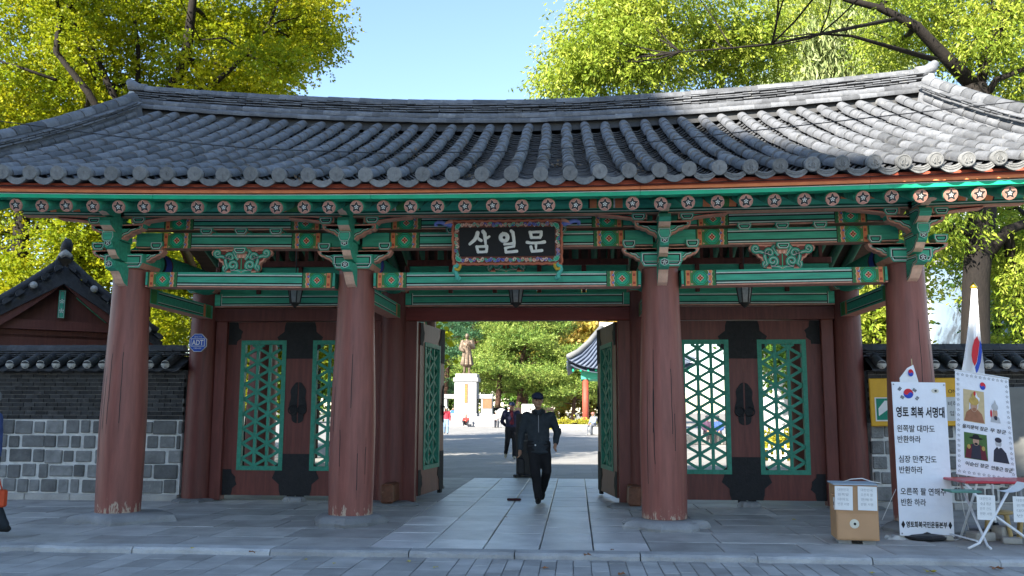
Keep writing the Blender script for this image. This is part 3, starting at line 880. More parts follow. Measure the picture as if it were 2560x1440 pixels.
for i in range(-NU, NU):
    u = i+.5; M = roof_frame(u, 0.004, .0)
    X = M.translation.x
    link('eave_disc', dB if X > 2.7 else dA, roof, T(M.translation) @ T(rt.uniform(-.01, .01), -.075, -.008+rt.uniform(-.008, .008)) @ RX(.16) @ RY(rt.uniform(-.2, .2)))
for i in range(-NU, NU+1):
    M = roof_frame(i, 0.0, .0); X = M.translation.x
    link('eave_lip_tile', lB if X > 2.4 else lA, roof, T(M.translation) @ T(rt.uniform(-.006, .006), -.045, -.008+rt.uniform(-.004, .004)) @ RX(.14) @ RY(-math.atan(.05*X/6.1)))

# ---- main ridge
def ridge_top(X): return 6.82+.42*abs(X/6.93)**1.75
def half_tile(L, r, n=7, ang=math.pi):
    mb = MB(); vs = []
    for j, x in enumerate((-L/2, L/2)):
        rr_ = r if j == 0 else r*.94
        for k in range(n+1):
            a = (math.pi-ang)/2+ang*k/n; vs.append((x, rr_*math.cos(a), rr_*math.sin(a)))
    fs = [(k, k+1, n+2+k, n+1+k) for k in range(n)]+[tuple(range(n, -1, -1)), tuple(range(n+1, 2*n+2))]
    mb.add(vs, fs); me, _ = mb.mesh([M_tile], center=False); autosmooth(me, 50); return me
def flat_tile(L, d, th):
    mb = MB(); mb.box(-L/2, L/2, -d/2, d/2, 0, th, bev=.005); me, _ = mb.mesh([M_tile], center=False); return me
PL = .285
rb_me = half_tile(PL*1.03, .066, ang=math.pi*1.1); cap_me = half_tile(PL*1.04, .105); fl_me = flat_tile(PL*.985, .35, .022)
XE = 6.78
n = int(2*XE/PL)
for k in range(n+1):
    for row, (dz, y, me, nm) in enumerate([(-.485, 2.46, rb_me, 'ridge_base_tile'), (-.385, 2.515, rb_me, 'ridge_base_tile')]+[(-.312+.041*q, 2.75, fl_me, 'ridge_layer_tile') for q in range(5)]+[(-.098, 2.75, cap_me, 'ridge_cap_tile')]):
        x = -XE+PL*k+(PL*.5 if row % 2 else 0)+rt.uniform(-.012, .012)*(row > 1)
        if abs(x) > XE-.1 and row != 7 and row % 2: continue
        sl = (ridge_top(x+.05)-ridge_top(x-.05))/.1
        lift = dz+.02*0
        M = T(x, y+(rt.uniform(-.022, .022) if 1 < row < 7 else rt.uniform(-.004, .004)), ridge_top(x)+lift+rt.uniform(-.004, .004)) @ RY(-math.atan(sl)+rt.uniform(-.008, .008)) @ (RX(.35) if row < 2 else RX(rt.uniform(-.02, .02)))
        link(nm, me, roof, M)
# core of the ridge and its mortar
mb = MB(); vs = []; fs = []; n = 30
for k in range(n+1):
    x = -XE+2*XE*k/n; zt = ridge_top(x)
    for (y, z) in ((2.44, zt-.66), (2.56, zt-.40), (2.68, zt-.33), (2.69, zt-.05), (2.81, zt-.05), (3.0, zt-.6)): vs.append((x, y, z))
for k in range(n):
    for j in range(5): a = k*6+j; fs.append((a, a+6, a+7, a+1))
fs += [tuple(range(6)), tuple(n*6+j for j in range(5, -1, -1))]
mb.add(vs, fs).build('ridge_core', mat('roof_bedding2', (.06, .06, .06), .9, .2, 5), roof)
for s in (-1, 1):
    mb = MB()      # upturned end tile
    pts = [(s*(XE-.1), 2.75, ridge_top(XE)-.08), (s*(XE+.06), 2.75, ridge_top(XE)-.06), (s*(XE+.16), 2.75, ridge_top(XE)+.01), (s*(XE+.23), 2.75, ridge_top(XE)+.10)]
    mb.tube(pts, [.11, .108, .10, .06], 12, 0); mb.build('ridge_end_tile', M_tile, roof, smooth=True)
    mb = MB(); pts = [(s*(XE-.02+.05*math.sin(a*1.7)), 2.52+.04*math.cos(a*3), ridge_top(XE)-.48+.28*a) for a in (0, .2, .4, .6, .8, 1)]
    mb.tube(pts, [.05, .075, .065, .08, .07, .04], 10, 0); o = mb.build('ridge_mortar', M_plaster, roof, smooth=True)
# ---- ridges running down the verges
NV = 16
for s in (-1, 1):
    for side in (0, 1):
        for k in range(NV):
            sv = s_of(k*.295+.03)
            if sv > .97: continue
            for q, (off, dx, me, nm) in enumerate(((.03, -.10, rb_me, 'verge_base_tile'), (.105, -.05, rb_me, 'verge_base_tile'), (.165, 0, fl_me, 'verge_layer_tile'), (.20, 0.01, fl_me, 'verge_layer_tile'), (.235, 0, fl_me, 'verge_layer_tile'), (.275, .0, cap_me, 'verge_cap_tile'))):
                u = s*20.75
                sv2 = s_of(k*.295+.03+(.15 if q % 2 else 0))
                M = roof_frame(u, min(sv2, .98), off+rt.uniform(-.004, .004))
                M = M @ T(s*dx+rt.uniform(-.008, .008)*(q > 1), 0, 0) @ RZ(math.pi/2) @ (RX(-s*.3) if q < 2 else RX(rt.uniform(-.03, .03))) @ RZ(rt.uniform(-.02, .02))
                if side: M = T(0, 5.5, 0) @ Matrix.Diagonal((1, -1, 1, 1)) @ M; 
                if side: continue
                link(nm, me, roof, M)
    # verge core and gable board
    mb = MB(); vs = []; fs = []; n = 14
    for k in range(n+1):
        for (du, off) in ((-.5, -.1), (-.3, .16), (-.3, .27), (.3, .27), (.3, .16), (.55, -.1)):
            vs.append(roof_xyz(s*20.75+du, k/n*.99, off))
    for k in range(n):
        for j in range(5): a = k*6+j; fs.append((a, a+1, a+7, a+6))
    fs += [tuple(range(6))]
    mb.add(vs, fs).build('verge_core', M_tile, roof)
    mb = MB(); vs = []; fs = []
    for k in range(n+1):
        for (yy) in (0, 1):
            p = roof_xyz(s*21.0, k/n, -.05); y = p.y if yy == 0 else 5.5-p.y
            vs += [(p.x, y, p.z), (p.x, y, p.z-.4), (p.x+s*.05, y, p.z), (p.x+s*.05, y, p.z-.4)]
    for k in range(n):
        for yy in (0, 1):
            a = (k*2+yy)*4; b2 = ((k+1)*2+yy)*4
            fs += [(a, b2, b2+1, a+1), (a+2, a+3, b2+3, b2+2), (a+1, b2+1, b2+3, a+3)]
    mb.add(vs, fs).build('gable_board', M_wood, gate)

# ================================================================== door row
YD = 2.75
def bar(parent, name, m, x0, x1, y0, y1, z0, z1, bev=.008):
    return MB().box(x0, x1, y0, y1, z0, z1, bev=bev).build(name, m, parent)
DX = [-5.38, -2.10, 2.03, 5.33]
for i, X in enumerate(DX):
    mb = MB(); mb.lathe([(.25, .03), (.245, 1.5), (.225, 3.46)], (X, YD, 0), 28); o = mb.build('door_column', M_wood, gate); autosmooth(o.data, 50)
    boulder('base_stone', X, YD-.05, .42, .42, .055, 60+i, gate)
    mb = MB(); plate(mb, [(-.26, 3.62), (-.26, 3.52), (-.2, 3.46), (.2, 3.46), (.26, 3.52), (.26, 3.62)], YD-.25, YD+.25, T(X, 0, 0)); mb.build('capital_block', PM, gate)
for i in range(3):
    a, b = DX[i]+.2, DX[i+1]-.2
    painted_beam(gate, a, b, 3.222, 3.44, YD-.13, .26, 0, 0, 'beam', pat=False)
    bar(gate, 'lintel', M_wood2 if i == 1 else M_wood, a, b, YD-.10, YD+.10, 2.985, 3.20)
    # panelled frieze and barred transom above
    bar(gate, 'transom_rail', M_wood, a, b, YD-.06, YD+.06, 3.92, 4.02)
    bar(gate, 'transom_rail', M_wood, a, b, YD-.06, YD+.06, 4.66, 4.76)
    np_ = 5 if i == 1 else 4
    for k in range(np_):
        xa = a+(b-a)*k/np_; xb = a+(b-a)*(k+1)/np_
        bar(gate, 'panel_post', M_wood, xa-.035, xa+.035, YD-.055, YD+.055, 3.452, 3.918)
        w = xb-xa-.08; h = .46; zc = 3.685; xc = (xa+xb)/2; mb = MB()
        mb.box(xc-w/2, xc+w/2, YD-.02, YD+.02, zc-h/2, zc+h/2, 0)
        sc_ = []
        for t in range(48):
            q = 2*math.pi*t/48; rx = w*.36*(1+.06*math.cos(6*q)); rz = h*.30*(1+.08*math.cos(6*q)); sc_.append((xc+rx*math.cos(q), YD-.0215, zc+rz*math.sin(q)))
        mb.poly(sc_, 1); mb.build('frieze_panel', [M_green, M_dark], gate)
    nb = int((b-a)/.16)
    for k in range(1, nb):
        x = a+(b-a)*k/nb; bar(gate, 'transom_bar', M_wood, x-.025, x+.025, YD-.025, YD+.025, 4.022, 4.658, 0)
# jambs
JL = [(-5.14, -4.95), (-2.47, -2.30), (-1.90, -1.70), (1.63, 1.83), (2.27, 2.42), (4.90, 5.09)]
for a, b in JL:
    bar(gate, 'jamb', M_wood, a, b, YD-.11, YD+.11, .02, 2.983)
for X in (-1.80, 1.73):
    mb = MB(); mb.box(-.10, .10, -.30, .30, 0, .30, bev=.03)
    for v in range(len(mb.v)): pass
    mb.build('pivot_block', mat('worn_brown_wood', (.14, .055, .03), .5, .35, 5, (3, 3, 3), spot=(.35, .22, .14), spot_scale=6, spot_amt=.6), gate, wm=T(X-(.22 if X < 0 else -.10), YD-.42, .05) @ RY(R_(-.05, .05)))
    boulder('base_stone', X-(.22 if X < 0 else -.10), YD-.42, .40, .36, .06, int(80+X*3), gate)

def scallop(w, h, n=5, left=True):
    """iron plate outline: straight on two sides, scalloped on the others; corner at (0,0) growing +x,+z"""
    pts = [(0, 0), (w*.62, 0)]
    for k in range(7):
        a = k/6*math.pi/2; r = 1+.10*math.cos(k*math.pi); pts.append((w*(.62+.38*math.sin(min(a*1.6, math.pi/2)))*r if k < 4 else w*(.95-.14*(k-3))*r, h*(.12+.88*k/6)*(1 if k < 6 else 1)))
    pts += [(0, h)]
    return pts
def door_leaf(w, M, flip=1, handle=True, label=None):
    """local: hinge at x=0, closing edge at x=flip*w, face towards -y"""
    z0, z1 = .095, 2.975; th = .035
    lx0, lx1 = w*.185, w*.815; lz0, lz1 = .50, 2.665
    mb = MB()
    S = lambda a, b: tuple(sorted((flip*a, flip*b)))
    mb.box(*S(0, lx0), -th, th, z0, z1); mb.box(*S(lx1, w), -th, th, z0, z1)
    mb.box(*S(lx0, lx1), -th, th, z0, lz0); mb.box(*S(lx0, lx1), -th, th, lz1, z1)
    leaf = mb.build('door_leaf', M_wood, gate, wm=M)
    def sub(name, mbx, m): return mbx.build(name, m, leaf, wm=M)
    fr = .072
    for (a, b, c, d) in ((lx0, lx0+fr, lz0, lz1), (lx1-fr, lx1, lz0, lz1), (lx0+fr, lx1-fr, lz0, lz0+fr), (lx0+fr, lx1-fr, lz1-fr, lz1)):
        sub('lattice_frame', MB().box(*S(a, b), -th-.012, th+.012, c+.001, d-.001), M_lattice)
    ix0, ix1, iz0, iz1 = lx0+fr, lx1-fr, lz0+fr, lz1-fr
    bw = .046
    dx = (ix1-ix0)/3; p = dx/math.cos(math.radians(30))
    for k in (1, 2):
        x = ix0+dx*k; sub('lattice_bar', MB().box(*S(x-bw/2, x+bw/2), -.025, .025, iz0, iz1), M_lattice)
    sl = math.tan(math.radians(30))
    for sg in (1, -1):
        c = iz0-(ix1-ix0)*sl*1.01
        k = 0
        base = iz0 - 1.5*p
        while base+k*p < iz1+(ix1-ix0)*sl+p:
            zc = base+k*p; k += 1
            # line z = zc + sg*sl*(x-ix0)
            xa, xb = ix0, ix1
            def zz(x): return zc+sg*sl*(x-ix0)
            pts = []
            for x in np.linspace(ix0, ix1, 61):
                if iz0 <= zz(x) <= iz1: pts.append(x)
            if len(pts) < 4: continue
            xa, xb = pts[0], pts[-1]
            n_ = Vector((-sg*sl, 1)).normalized()*bw/2
            pl = [(flip*(xa+n_.x), zz(xa)+n_.y), (flip*(xa-n_.x), zz(xa)-n_.y), (flip*(xb-n_.x), zz(xb)-n_.y), (flip*(xb+n_.x), zz(xb)+n_.y)]
            d = .021 if sg > 0 else .018
            sub('lattice_bar', MB().prism(pl, -d, d), M_lattice)
    # iron fittings: top, bottom of both stiles, the lock plate and ring
    for (xs_, dr) in ((w, -1), (0, 1)):
        big = 1 if dr < 0 else .62
        for (zz_, dzn, hh) in ((z1, -1, .62*big), (z0, 1, .68*big)):
            pl = [(flip*(xs_+dr*x), zz_+dzn*z) for x, z in scallop(.40*big, hh)]
            mbx = MB().prism(pl, -th-.008, -th-.001); sub('iron_plate', mbx, M_iron)
            mbx = MB()
            for q in range(10): mbx.lathe([(.008, 0), (.006, .006), (0.001, .008)], (0, 0, 0), 6) if False else None
    for dz, hh in ((1.62, .34),):
        pl = [(flip*(w-.012-.13*(abs(math.sin(t))**.8)*(1+.12*math.cos(7*t))), dz+hh*math.cos(t)) for t in [math.pi*k/20 for k in range(21)]]
        sub('iron_plate', MB().prism(pl, -th-.010, -th-.001), M_iron)
        if handle:
            ring = [(flip*(w-.08)+.075*math.cos(a), -th-.03, dz-.12+.075*math.sin(a)) for a in [2*math.pi*k/20 for k in range(21)]]
            sub('ring_handle', MB().tube(ring, .010, 8, 0, cap=False), M_iron)
    # pivot shoes
    sub('pivot_shoe', MB().box(*S(w-.14, w-.02), -.03, .03, z0-.07, z0), M_iron)
    return leaf
for (h, c) in ((-4.95, -3.705), (-2.47, -3.715), (2.42, 3.6585), (4.90, 3.6595)):
    w = abs(c-h)-(.004 if c < 0 else 0); fl = 1 if c > h else -1
    door_leaf(w, T(h, YD+.02, 0), fl)
# the two middle leaves stand open inwards
hl = at(1043, 1000, Y=2.86); fl_ = at(1105, 1000, Y=4.42); hr = at(1546, 1000, Y=2.86); fr_ = at(1499, 1000, Y=4.48)
for (h, f, fl) in ((hl, fl_, 1), (hr, fr_, -1)):
    d = Vector((f.x-h.x, f.y-h.y)); w = d.length
    ang = math.atan2(d.y, d.x)
    if fl > 0: M = T(h.x, h.y, 0) @ RZ(ang)
    else: M = T(h.x, h.y, 0) @ RZ(ang-math.pi)
    door_leaf(w, M, fl)
# stone bumpers below the closed leaves
for X in (-3.71, 3.658): boulder('door_stop_stone', X, YD-.02, .18, .16, .085, int(90+X), gate)

# ================================================================== name board
def build_nameboard():
    ZC = 1060; OY = 530; SCL = 6.095
    tl = at(1130, 549, Y=-.55); br = at(1406, 660, Y=-.42)
    cx = (tl.x+br.x)/2; w = br.x-tl.x; h = tl.z-br.z
    o = empty('name_board', (cx, -.44, br.z), 'black name board with white lettering in a colourful carved frame on the gate', 'sign')
    M = T(cx, -.42, br.z) @ RX(.20)
    bd = MB().box(-w/2, w/2, 0, .05, 0, h); bo = bd.build('board', M_rust, o, wm=M)
    mx, mzt, mzb = .098*w/1.5, .10*h/.62, .115*h/.62
    pan = MB().box(-w/2+mx, w/2-mx, -.012, -.0005, mzb, h-mzt).build('panel', mat('sign_black', (.008, .008, .009), .6, .2, 30), o, wm=M)
    # wavy orange rims
    def rim(pts, name='frame_rim'):
        MB().tube(pts, .017, 8, 0).build(name, mat('frame_orange', (.45, .13, .07), .6, .15, 10), o, wm=M)
    nn = 60
    rim([(-w/2+w*k/nn, -.012, h-.008+.005*math.sin(k*1.25)) for k in range(nn+1)])
    rim([(-w/2+w*k/nn, -.012, .008+.005*math.sin(k*1.25)) for k in range(nn+1)])
    for s in (-1, 1): rim([(s*(w/2-.008)+.005*math.sin(k*1.25), -.012, .02+(h-.04)*k/24) for k in range(25)])
    # painted scrolls round the frame
    mb = MB(); r = random.Random(5)
    cols = [GR, PK, BL, WH, BG, CR, RD, YE]
    def scrolls(p0, p1, wd):
        d = Vector(p1)-Vector(p0); L = d.length; d.normalize(); nrm = Vector((-d.y, d.x)); k = 0; t = .03
        while t < L-.03:
            sg = 1 if k % 2 else -1; c0 = Vector(p0)+d*t+nrm*r.uniform(-.006, .006)
            sp = spiral(0, 0, .026, .006, r.uniform(0, 1), sg*1.05, 9)
            pts = [tuple(c0+d*x+nrm*z) for x, z in sp]
            tail = [tuple(c0+d*(.026+.012*q)+nrm*(sg*.020*math.sin(q*1.2))) for q in range(4)]
            c = r.choice([BG, PK, BL, GR, CR]); 
            ribbon(mb, pts, .017, -.0022-.0004*(k % 3), WH); ribbon(mb, pts, .012, -.004-.0004*(k % 3), c)
            ribbon(mb, tail, .012, -.0058, r.choice([PK, BL, BG]))
            disc(mb, c0.x+nrm.x*sg*.03, c0.y+nrm.y*sg*.03, .006, -.0065, r.choice([WH, PK, YE]), 6)
            t += r.uniform(.045, .06); k += 1
    scrolls((-w/2+.1, h-.058), (w/2-.1, h-.058), .05); scrolls((-w/2+.1, .062), (w/2-.1, .062), .05)
    scrolls((-w/2+.058, .1), (-w/2+.058, h-.1), .05); scrolls((w/2-.058, .1), (w/2-.058, h-.1), .05)
    for sx in (-1, 1):
        for sz in (0, 1):
            c0 = (sx*(w/2-.055), h-.055 if sz else .055); q = -1 if sz else 1
            for k in range(5):
                a = math.atan2(q, -sx)+(k-2)*.42
                e = (c0[0]+.075*math.cos(a), c0[1]+.075*math.sin(a))
                ribbon(mb, [c0, ((c0[0]+e[0])/2, (c0[1]+e[1])/2), e], [.008, .034, .003], -.007-.0005*k, WH)
                ribbon(mb, [c0, ((c0[0]+e[0])/2, (c0[1]+e[1])/2), e], [.004, .022, .002], -.0105-.0004*k, BG if k % 2 else GR)
    mb.build('painted_scrolls', PM, o, wm=M)
    # carved tails at the corners
    for s in (-1, 1):
        mb = MB(); base = Vector((s*(w/2-.01), 0, h-.03))
        pts = [(base.x+s*x, .0, base.z+z) for x, z in ((0, -.02), (.05, -.03), (.10, -.012), (.15, .008), (.20, .012), (.235, -.005), (.24, -.028), (.22, -.038), (.205, -.028))]
        mb.tube(pts, [.03, .03, .028, .026, .024, .02, .016, .012, .008], 8, 0, flat=1); mb.build('frame_tail', mat('periwinkle_paint', (.16, .22, .55), .6, .15, 12), o, smooth=True, wm=M)
        mb = MB(); pts = [(base.x+s*x, -.012, base.z+z) for x, z in ((0, .022), (.04, .018), (.08, .0), (.11, -.02), (.09, -.036), (.07, -.026))]
        mb.tube(pts, [.024, .024, .02, .016, .012, .008], 8, 0); mb.build('frame_tail', M_pink, o, smooth=True, wm=M)
        b2 = Vector((s*(w/2-.075), 0, 0))
        pts = [(b2.x+s*x, 0, z) for x, z in ((.0, .01), (.045, -.03), (.055, -.075), (.03, -.12), (.015, -.16), (.035, -.195), (.005, -.20), (-.02, -.175), (-.01, -.155))]
        mb = MB(); mb.tube(pts, [.035, .034, .032, .03, .028, .026, .022, .016, .01], 8, 0); mb.build('frame_tail', mat('aqua_paint', (.09, .42, .33), .6, .15, 12), o, smooth=True, wm=M)
        pts = [(b2.x+s*x, -.02, z) for x, z in ((-.03, .01), (-.025, -.03), (0, -.065), (.035, -.06), (.05, -.03))]
        mb = MB(); mb.tube(pts, [.016, .02, .024, .02, .012], 8, 0); mb.build('frame_tail', M_yellow, o, smooth=True, wm=M)
    # lettering: raised brush strokes, drawn in photo-zoom units and mapped to the panel
    bx0, bx1, by0, by1 = 530, 2010, 205, 650
    def mp(x, y): return ((x-bx0)/(bx1-bx0)*(w-2*mx)-(w/2-mx), mzb+(by1-y)/(by1-by0)*(h-mzb-mzt))
    kx = (w-2*mx)/(bx1-bx0)
    strokes = [[(815, 285, 58), (800, 340, 60), (765, 395, 52), (690, 458, 40)], [(800, 345, 34), (835, 385, 44), (868, 405, 46)],
               [(900, 268, 58), (925, 300, 56), (932, 400, 44), (938, 480, 30)], [(930, 372, 36), (965, 366, 40), (995, 345, 34)],
               [(797, 498, 40), (808, 545, 42), (820, 585, 38)], [(797, 500, 36), (870, 498, 36), (955, 496, 40)], [(955, 492, 44), (952, 540, 42), (945, 580, 38)], [(815, 580, 38), (880, 582, 38), (950, 576, 38)],
               [(1225+54*math.cos(a), 362+54*math.sin(a), 58) for a in [2*math.pi*k/22 for k in range(23)]], [(1205, 290, 30), (1218, 300, 40)],
               [(1335, 262, 46), (1360, 285, 52), (1372, 360, 46), (1380, 440, 44)], [(1228, 466, 36), (1300, 462, 36), (1380, 450, 44)], [(1380, 450, 42), (1375, 500, 40)], [(1372, 500, 36), (1300, 512, 34), (1240, 524, 38)], [(1245, 526, 38), (1252, 590, 40)], [(1252, 588, 38), (1340, 582, 42), (1418, 574, 46)],
               [(1625, 282, 42), (1640, 330, 46), (1645, 368, 42)], [(1625, 288, 38), (1715, 282, 38), (1800, 282, 42)], [(1800, 280, 42), (1796, 330, 44), (1780, 370, 40)], [(1645, 366, 40), (1715, 368, 38), (1780, 366, 40)],
               [(1582, 438, 48), (1640, 450, 40), (1715, 450, 38), (1790, 446, 42), (1845, 436, 52)], [(1715, 450, 42), (1716, 510, 34), (1718, 550, 20)],
               [(1638, 508, 46), (1648, 550, 42), (1656, 580, 40)], [(1655, 578, 40), (1730, 574, 42), (1806, 566, 46)]]
    mb = MB(); SQ = T(0, -.012, 0) @ Matrix.Diagonal((1, .35, 1, 1))
    for st in strokes:
        P_ = [(mp(x, y)[0], 0, mp(x, y)[1]) for x, y, q in st]; rd = [q*1.14*kx/2 for x, y, q in st]
        a, b_ = Vector(P_[0]), Vector(P_[-1]); d0 = (a-Vector(P_[1])).normalized(); d1 = (b_-Vector(P_[-2])).normalized()
        P2 = [a+d0*rd[0]*.9, a+d0*rd[0]*.6]+P_+[b_+d1*rd[-1]*.6, b_+d1*rd[-1]*.9]; r2 = [rd[0]*.35, rd[0]*.8]+rd+[rd[-1]*.8, rd[-1]*.35]
        m2 = MB(); m2.tube(P2, r2, 10, 0)
        mb.add([SQ @ Vector(v) for v in m2.v], m2.f)
    mb.build('lettering', mat('sign_white', (.72, .71, .66), .6, .06, 30), o, smooth=True, wm=M)
build_nameboard()

# ================================================================== hanging lanterns
M_lglass = mat('lantern_glass', (.30, .30, .28), .25, .2, 20, spec=.5)
M_lmetal = mat('lantern_metal', (.03, .025, .02), .5, .3, 20, spec=.4)
def lantern(p, lab):
    o = empty('lantern', p, lab, 'lantern', 'lanterns under the gate')
    M = T(p)
    mb = MB(); n = 6
    # six-sided tapered body with glass panes
    def ringp(r, z): return [(r*math.cos(2*math.pi*k/n), r*math.sin(2*math.pi*k/n), z) for k in range(n)]
    body = MB()
    for k in range(n):
        a, b = ringp(.078, .02)[k], ringp(.115, .26)[k]; body.tube([a, b], .010, 5, 0)
    for r, z in ((.078, .02), (.115, .26)):
        q = ringp(r, z); body.tube(q+[q[0]], .010, 5, 0, cap=False)
    body.build('lantern_frame', M_lmetal, o, wm=M)
    gl = MB(); a = ringp(.072, .02); b = ringp(.108, .26)
    gl.add(a+b, [(k, (k+1) % n, n+(k+1) % n, n+k) for k in range(n)]); gl.build('pane', M_lglass, o, wm=M)
    MB().lathe([(.16, .262), (.15, .275), (.09, .33), (.03, .37), (.02, .40)], (0, 0, 0), 6).build('lantern_cap', M_lmetal, o, wm=M)
    MB().lathe([(.01, -.05), (.03, -.03), (.06, .0), (.078, .015)], (0, 0, 0), 6).build('lantern_base', M_lmetal, o, wm=M)
    MB().tube([(0, 0, .39), (0, 0, 1.05)], .008, 6, 0).build('hanger', M_lmetal, o, wm=M)
for px, lab in ((737, 'dark hexagonal lantern hanging before the closed doors on the ADT plate side'), (1290, 'dark hexagonal lantern hanging over the open middle passage'), (1862, 'dark hexagonal lantern hanging before the closed doors beside the banners')):
    p = at(px, 768, Y=1.35); lantern((p.x, p.y, p.z+.04), lab)

# ================================================================== side walls of brick and stone
M_brick = mat('dark_grey_brick', (.035, .035, .036), .8, .3, 12, bump=.3, bscale=50, rnd=.45, spot=(.11, .105, .10), spot_scale=10, spot_amt=.5)
M_bmortar = mat('brick_mortar', (.20, .195, .185), .9, .3, 14)
M_wstone = mat('wall_stone', (.165, .165, .16), .85, .28, 6, bump=.7, bscale=35, rnd=.35, spot=(.30, .29, .26), spot_scale=14, spot_amt=.35)
M_wmortar = mat('white_wall_mortar', (.58, .57, .54), .9, .18, 9, bump=.4, bscale=30)
def retile(me):
    c = me.copy(); c.materials[0] = M_tile_old; return c
cov2, pan2, fl2, cap2 = retile(cov_me), retile(pan_me), retile(fl_me), retile(cap_me)
def wall(x0, x1, yf, label, detail):
    w = empty('boundary_wall', ((x0+x1)/2, yf+.25, 0), label, 'wall')
    MB().box(x0, x1, yf+.012, yf+.5, .10, 1.326).build('mortar_bed', M_wmortar, w)
    MB().box(x0, x1, yf+.014, yf+.5, 1.327, 2.16).build('brick_bed', M_bmortar, w)
    r = random.Random(int(x0*10))
    d0, d1 = detail
    x = d0
    while x < d1-.05:
        L = min(r.uniform(.7, 1.2), d1-x); MB().box(x+.004, x+L-.004, yf-.05, yf+.45, -.02, .098, bev=.012).build('plinth_stone', M_slab, w); x += L
    zr = .105
    for row in range(5):
        h = 1.215/5; x = d0-r.uniform(0, .15); z0 = zr+row*h+.018; z1 = z0+h-.036
        while x < d1-.04:
            L = r.uniform(.19, .33) if r.random() < .85 else .42
            a, b = max(x+.017, d0), min(x+L-.017, d1)
            if b-a > .05:
                mb = MB(); jj = lambda: r.uniform(-.016, .016)
                y0 = yf-.012+r.uniform(-.01, .008)
                mb.box(a+jj(), b+jj(), y0, yf+.1, z0+jj(), z1+jj(), bev=.014); mb.build('wall_stone', M_wstone, w)
            x += L
    for row in range(12):
        h = .83/12; z0 = 1.330+row*h; x = d0-(.10 if row % 2 else 0)
        while x < d1-.03:
            L = r.uniform(.19, .215); a, b = max(x+.005, d0), min(x+L-.005, d1)
            if b-a > .03: MB().box(a, b, yf-.006+r.uniform(-.004, .004), yf+.08, z0+.005, z0+h-.006).build('brick', M_brick, w)
            x += L
    # tiled coping
    xc = x0+.14; k = 0
    MB().add([(x0, yf-.22, 2.17), (x1, yf-.22, 2.17), (x1, yf+.25, 2.40), (x0, yf+.25, 2.40), (x0, yf+.72, 2.17), (x1, yf+.72, 2.17), (x0, yf-.22, 2.14), (x1, yf-.22, 2.14), (x0, yf+.72, 2.14), (x1, yf+.72, 2.14)],
             [(0, 1, 3, 2)[::1] if False else (0, 1, 2, 3), (3, 2, 5, 4), (6, 7, 1, 0), (9, 8, 4, 5), (7, 6, 8, 9)]).build('coping_core', M_tile_old, w)
    while xc < x1-.05:
        inside = d0-.4 < xc < d1+.4
        M = T(xc, yf-.24, 2.215) @ RX(.42)
        if inside:
            link('coping_tile', cov2, w, M); link('coping_tile', cov2, w, M @ T(0, .27, .004))
            MB().lathe([(.001, 0), (.055, 0), (.070, .012), (.072, .03)], (0, 0, 0), 12).build('plaster_cap', M_plaster, w, smooth=True, wm=T(xc, yf-.245, 2.24) @ RX(math.pi/2+.2) @ T(0, 0, -.02))
            for q in range(4): link('coping_pan_tile', pan2, w, T(xc+.135, yf-.25+.11*q, 2.205+.05*q) @ RX(.30) @ Matrix.Diagonal((.85, 1, 1, 1)))
        xc += .27; k += 1
    x = d0
    while x < d1:
        for q in range(4):
            xx = x+(.14 if q % 2 else 0)
            if xx+.14 < d1+.05: link('coping_layer_tile', fl2, w, T(xx, yf+.25+r.uniform(-.015, .015), 2.385+q*.032) @ RY(r.uniform(-.01, .01)))
        link('coping_cap_tile', cap2, w, T(x, yf+.25, 2.50)); x += PL
    return w
wall(-16, -5.64, 2.62, 'low tile-capped wall of black brick over grey stone blocks beside the blue octagonal plate', (-9.9, -5.64))
wall(5.60, 18, 2.62, 'low tile-capped brick and stone wall behind the hanging banners', (5.60, 9.2))

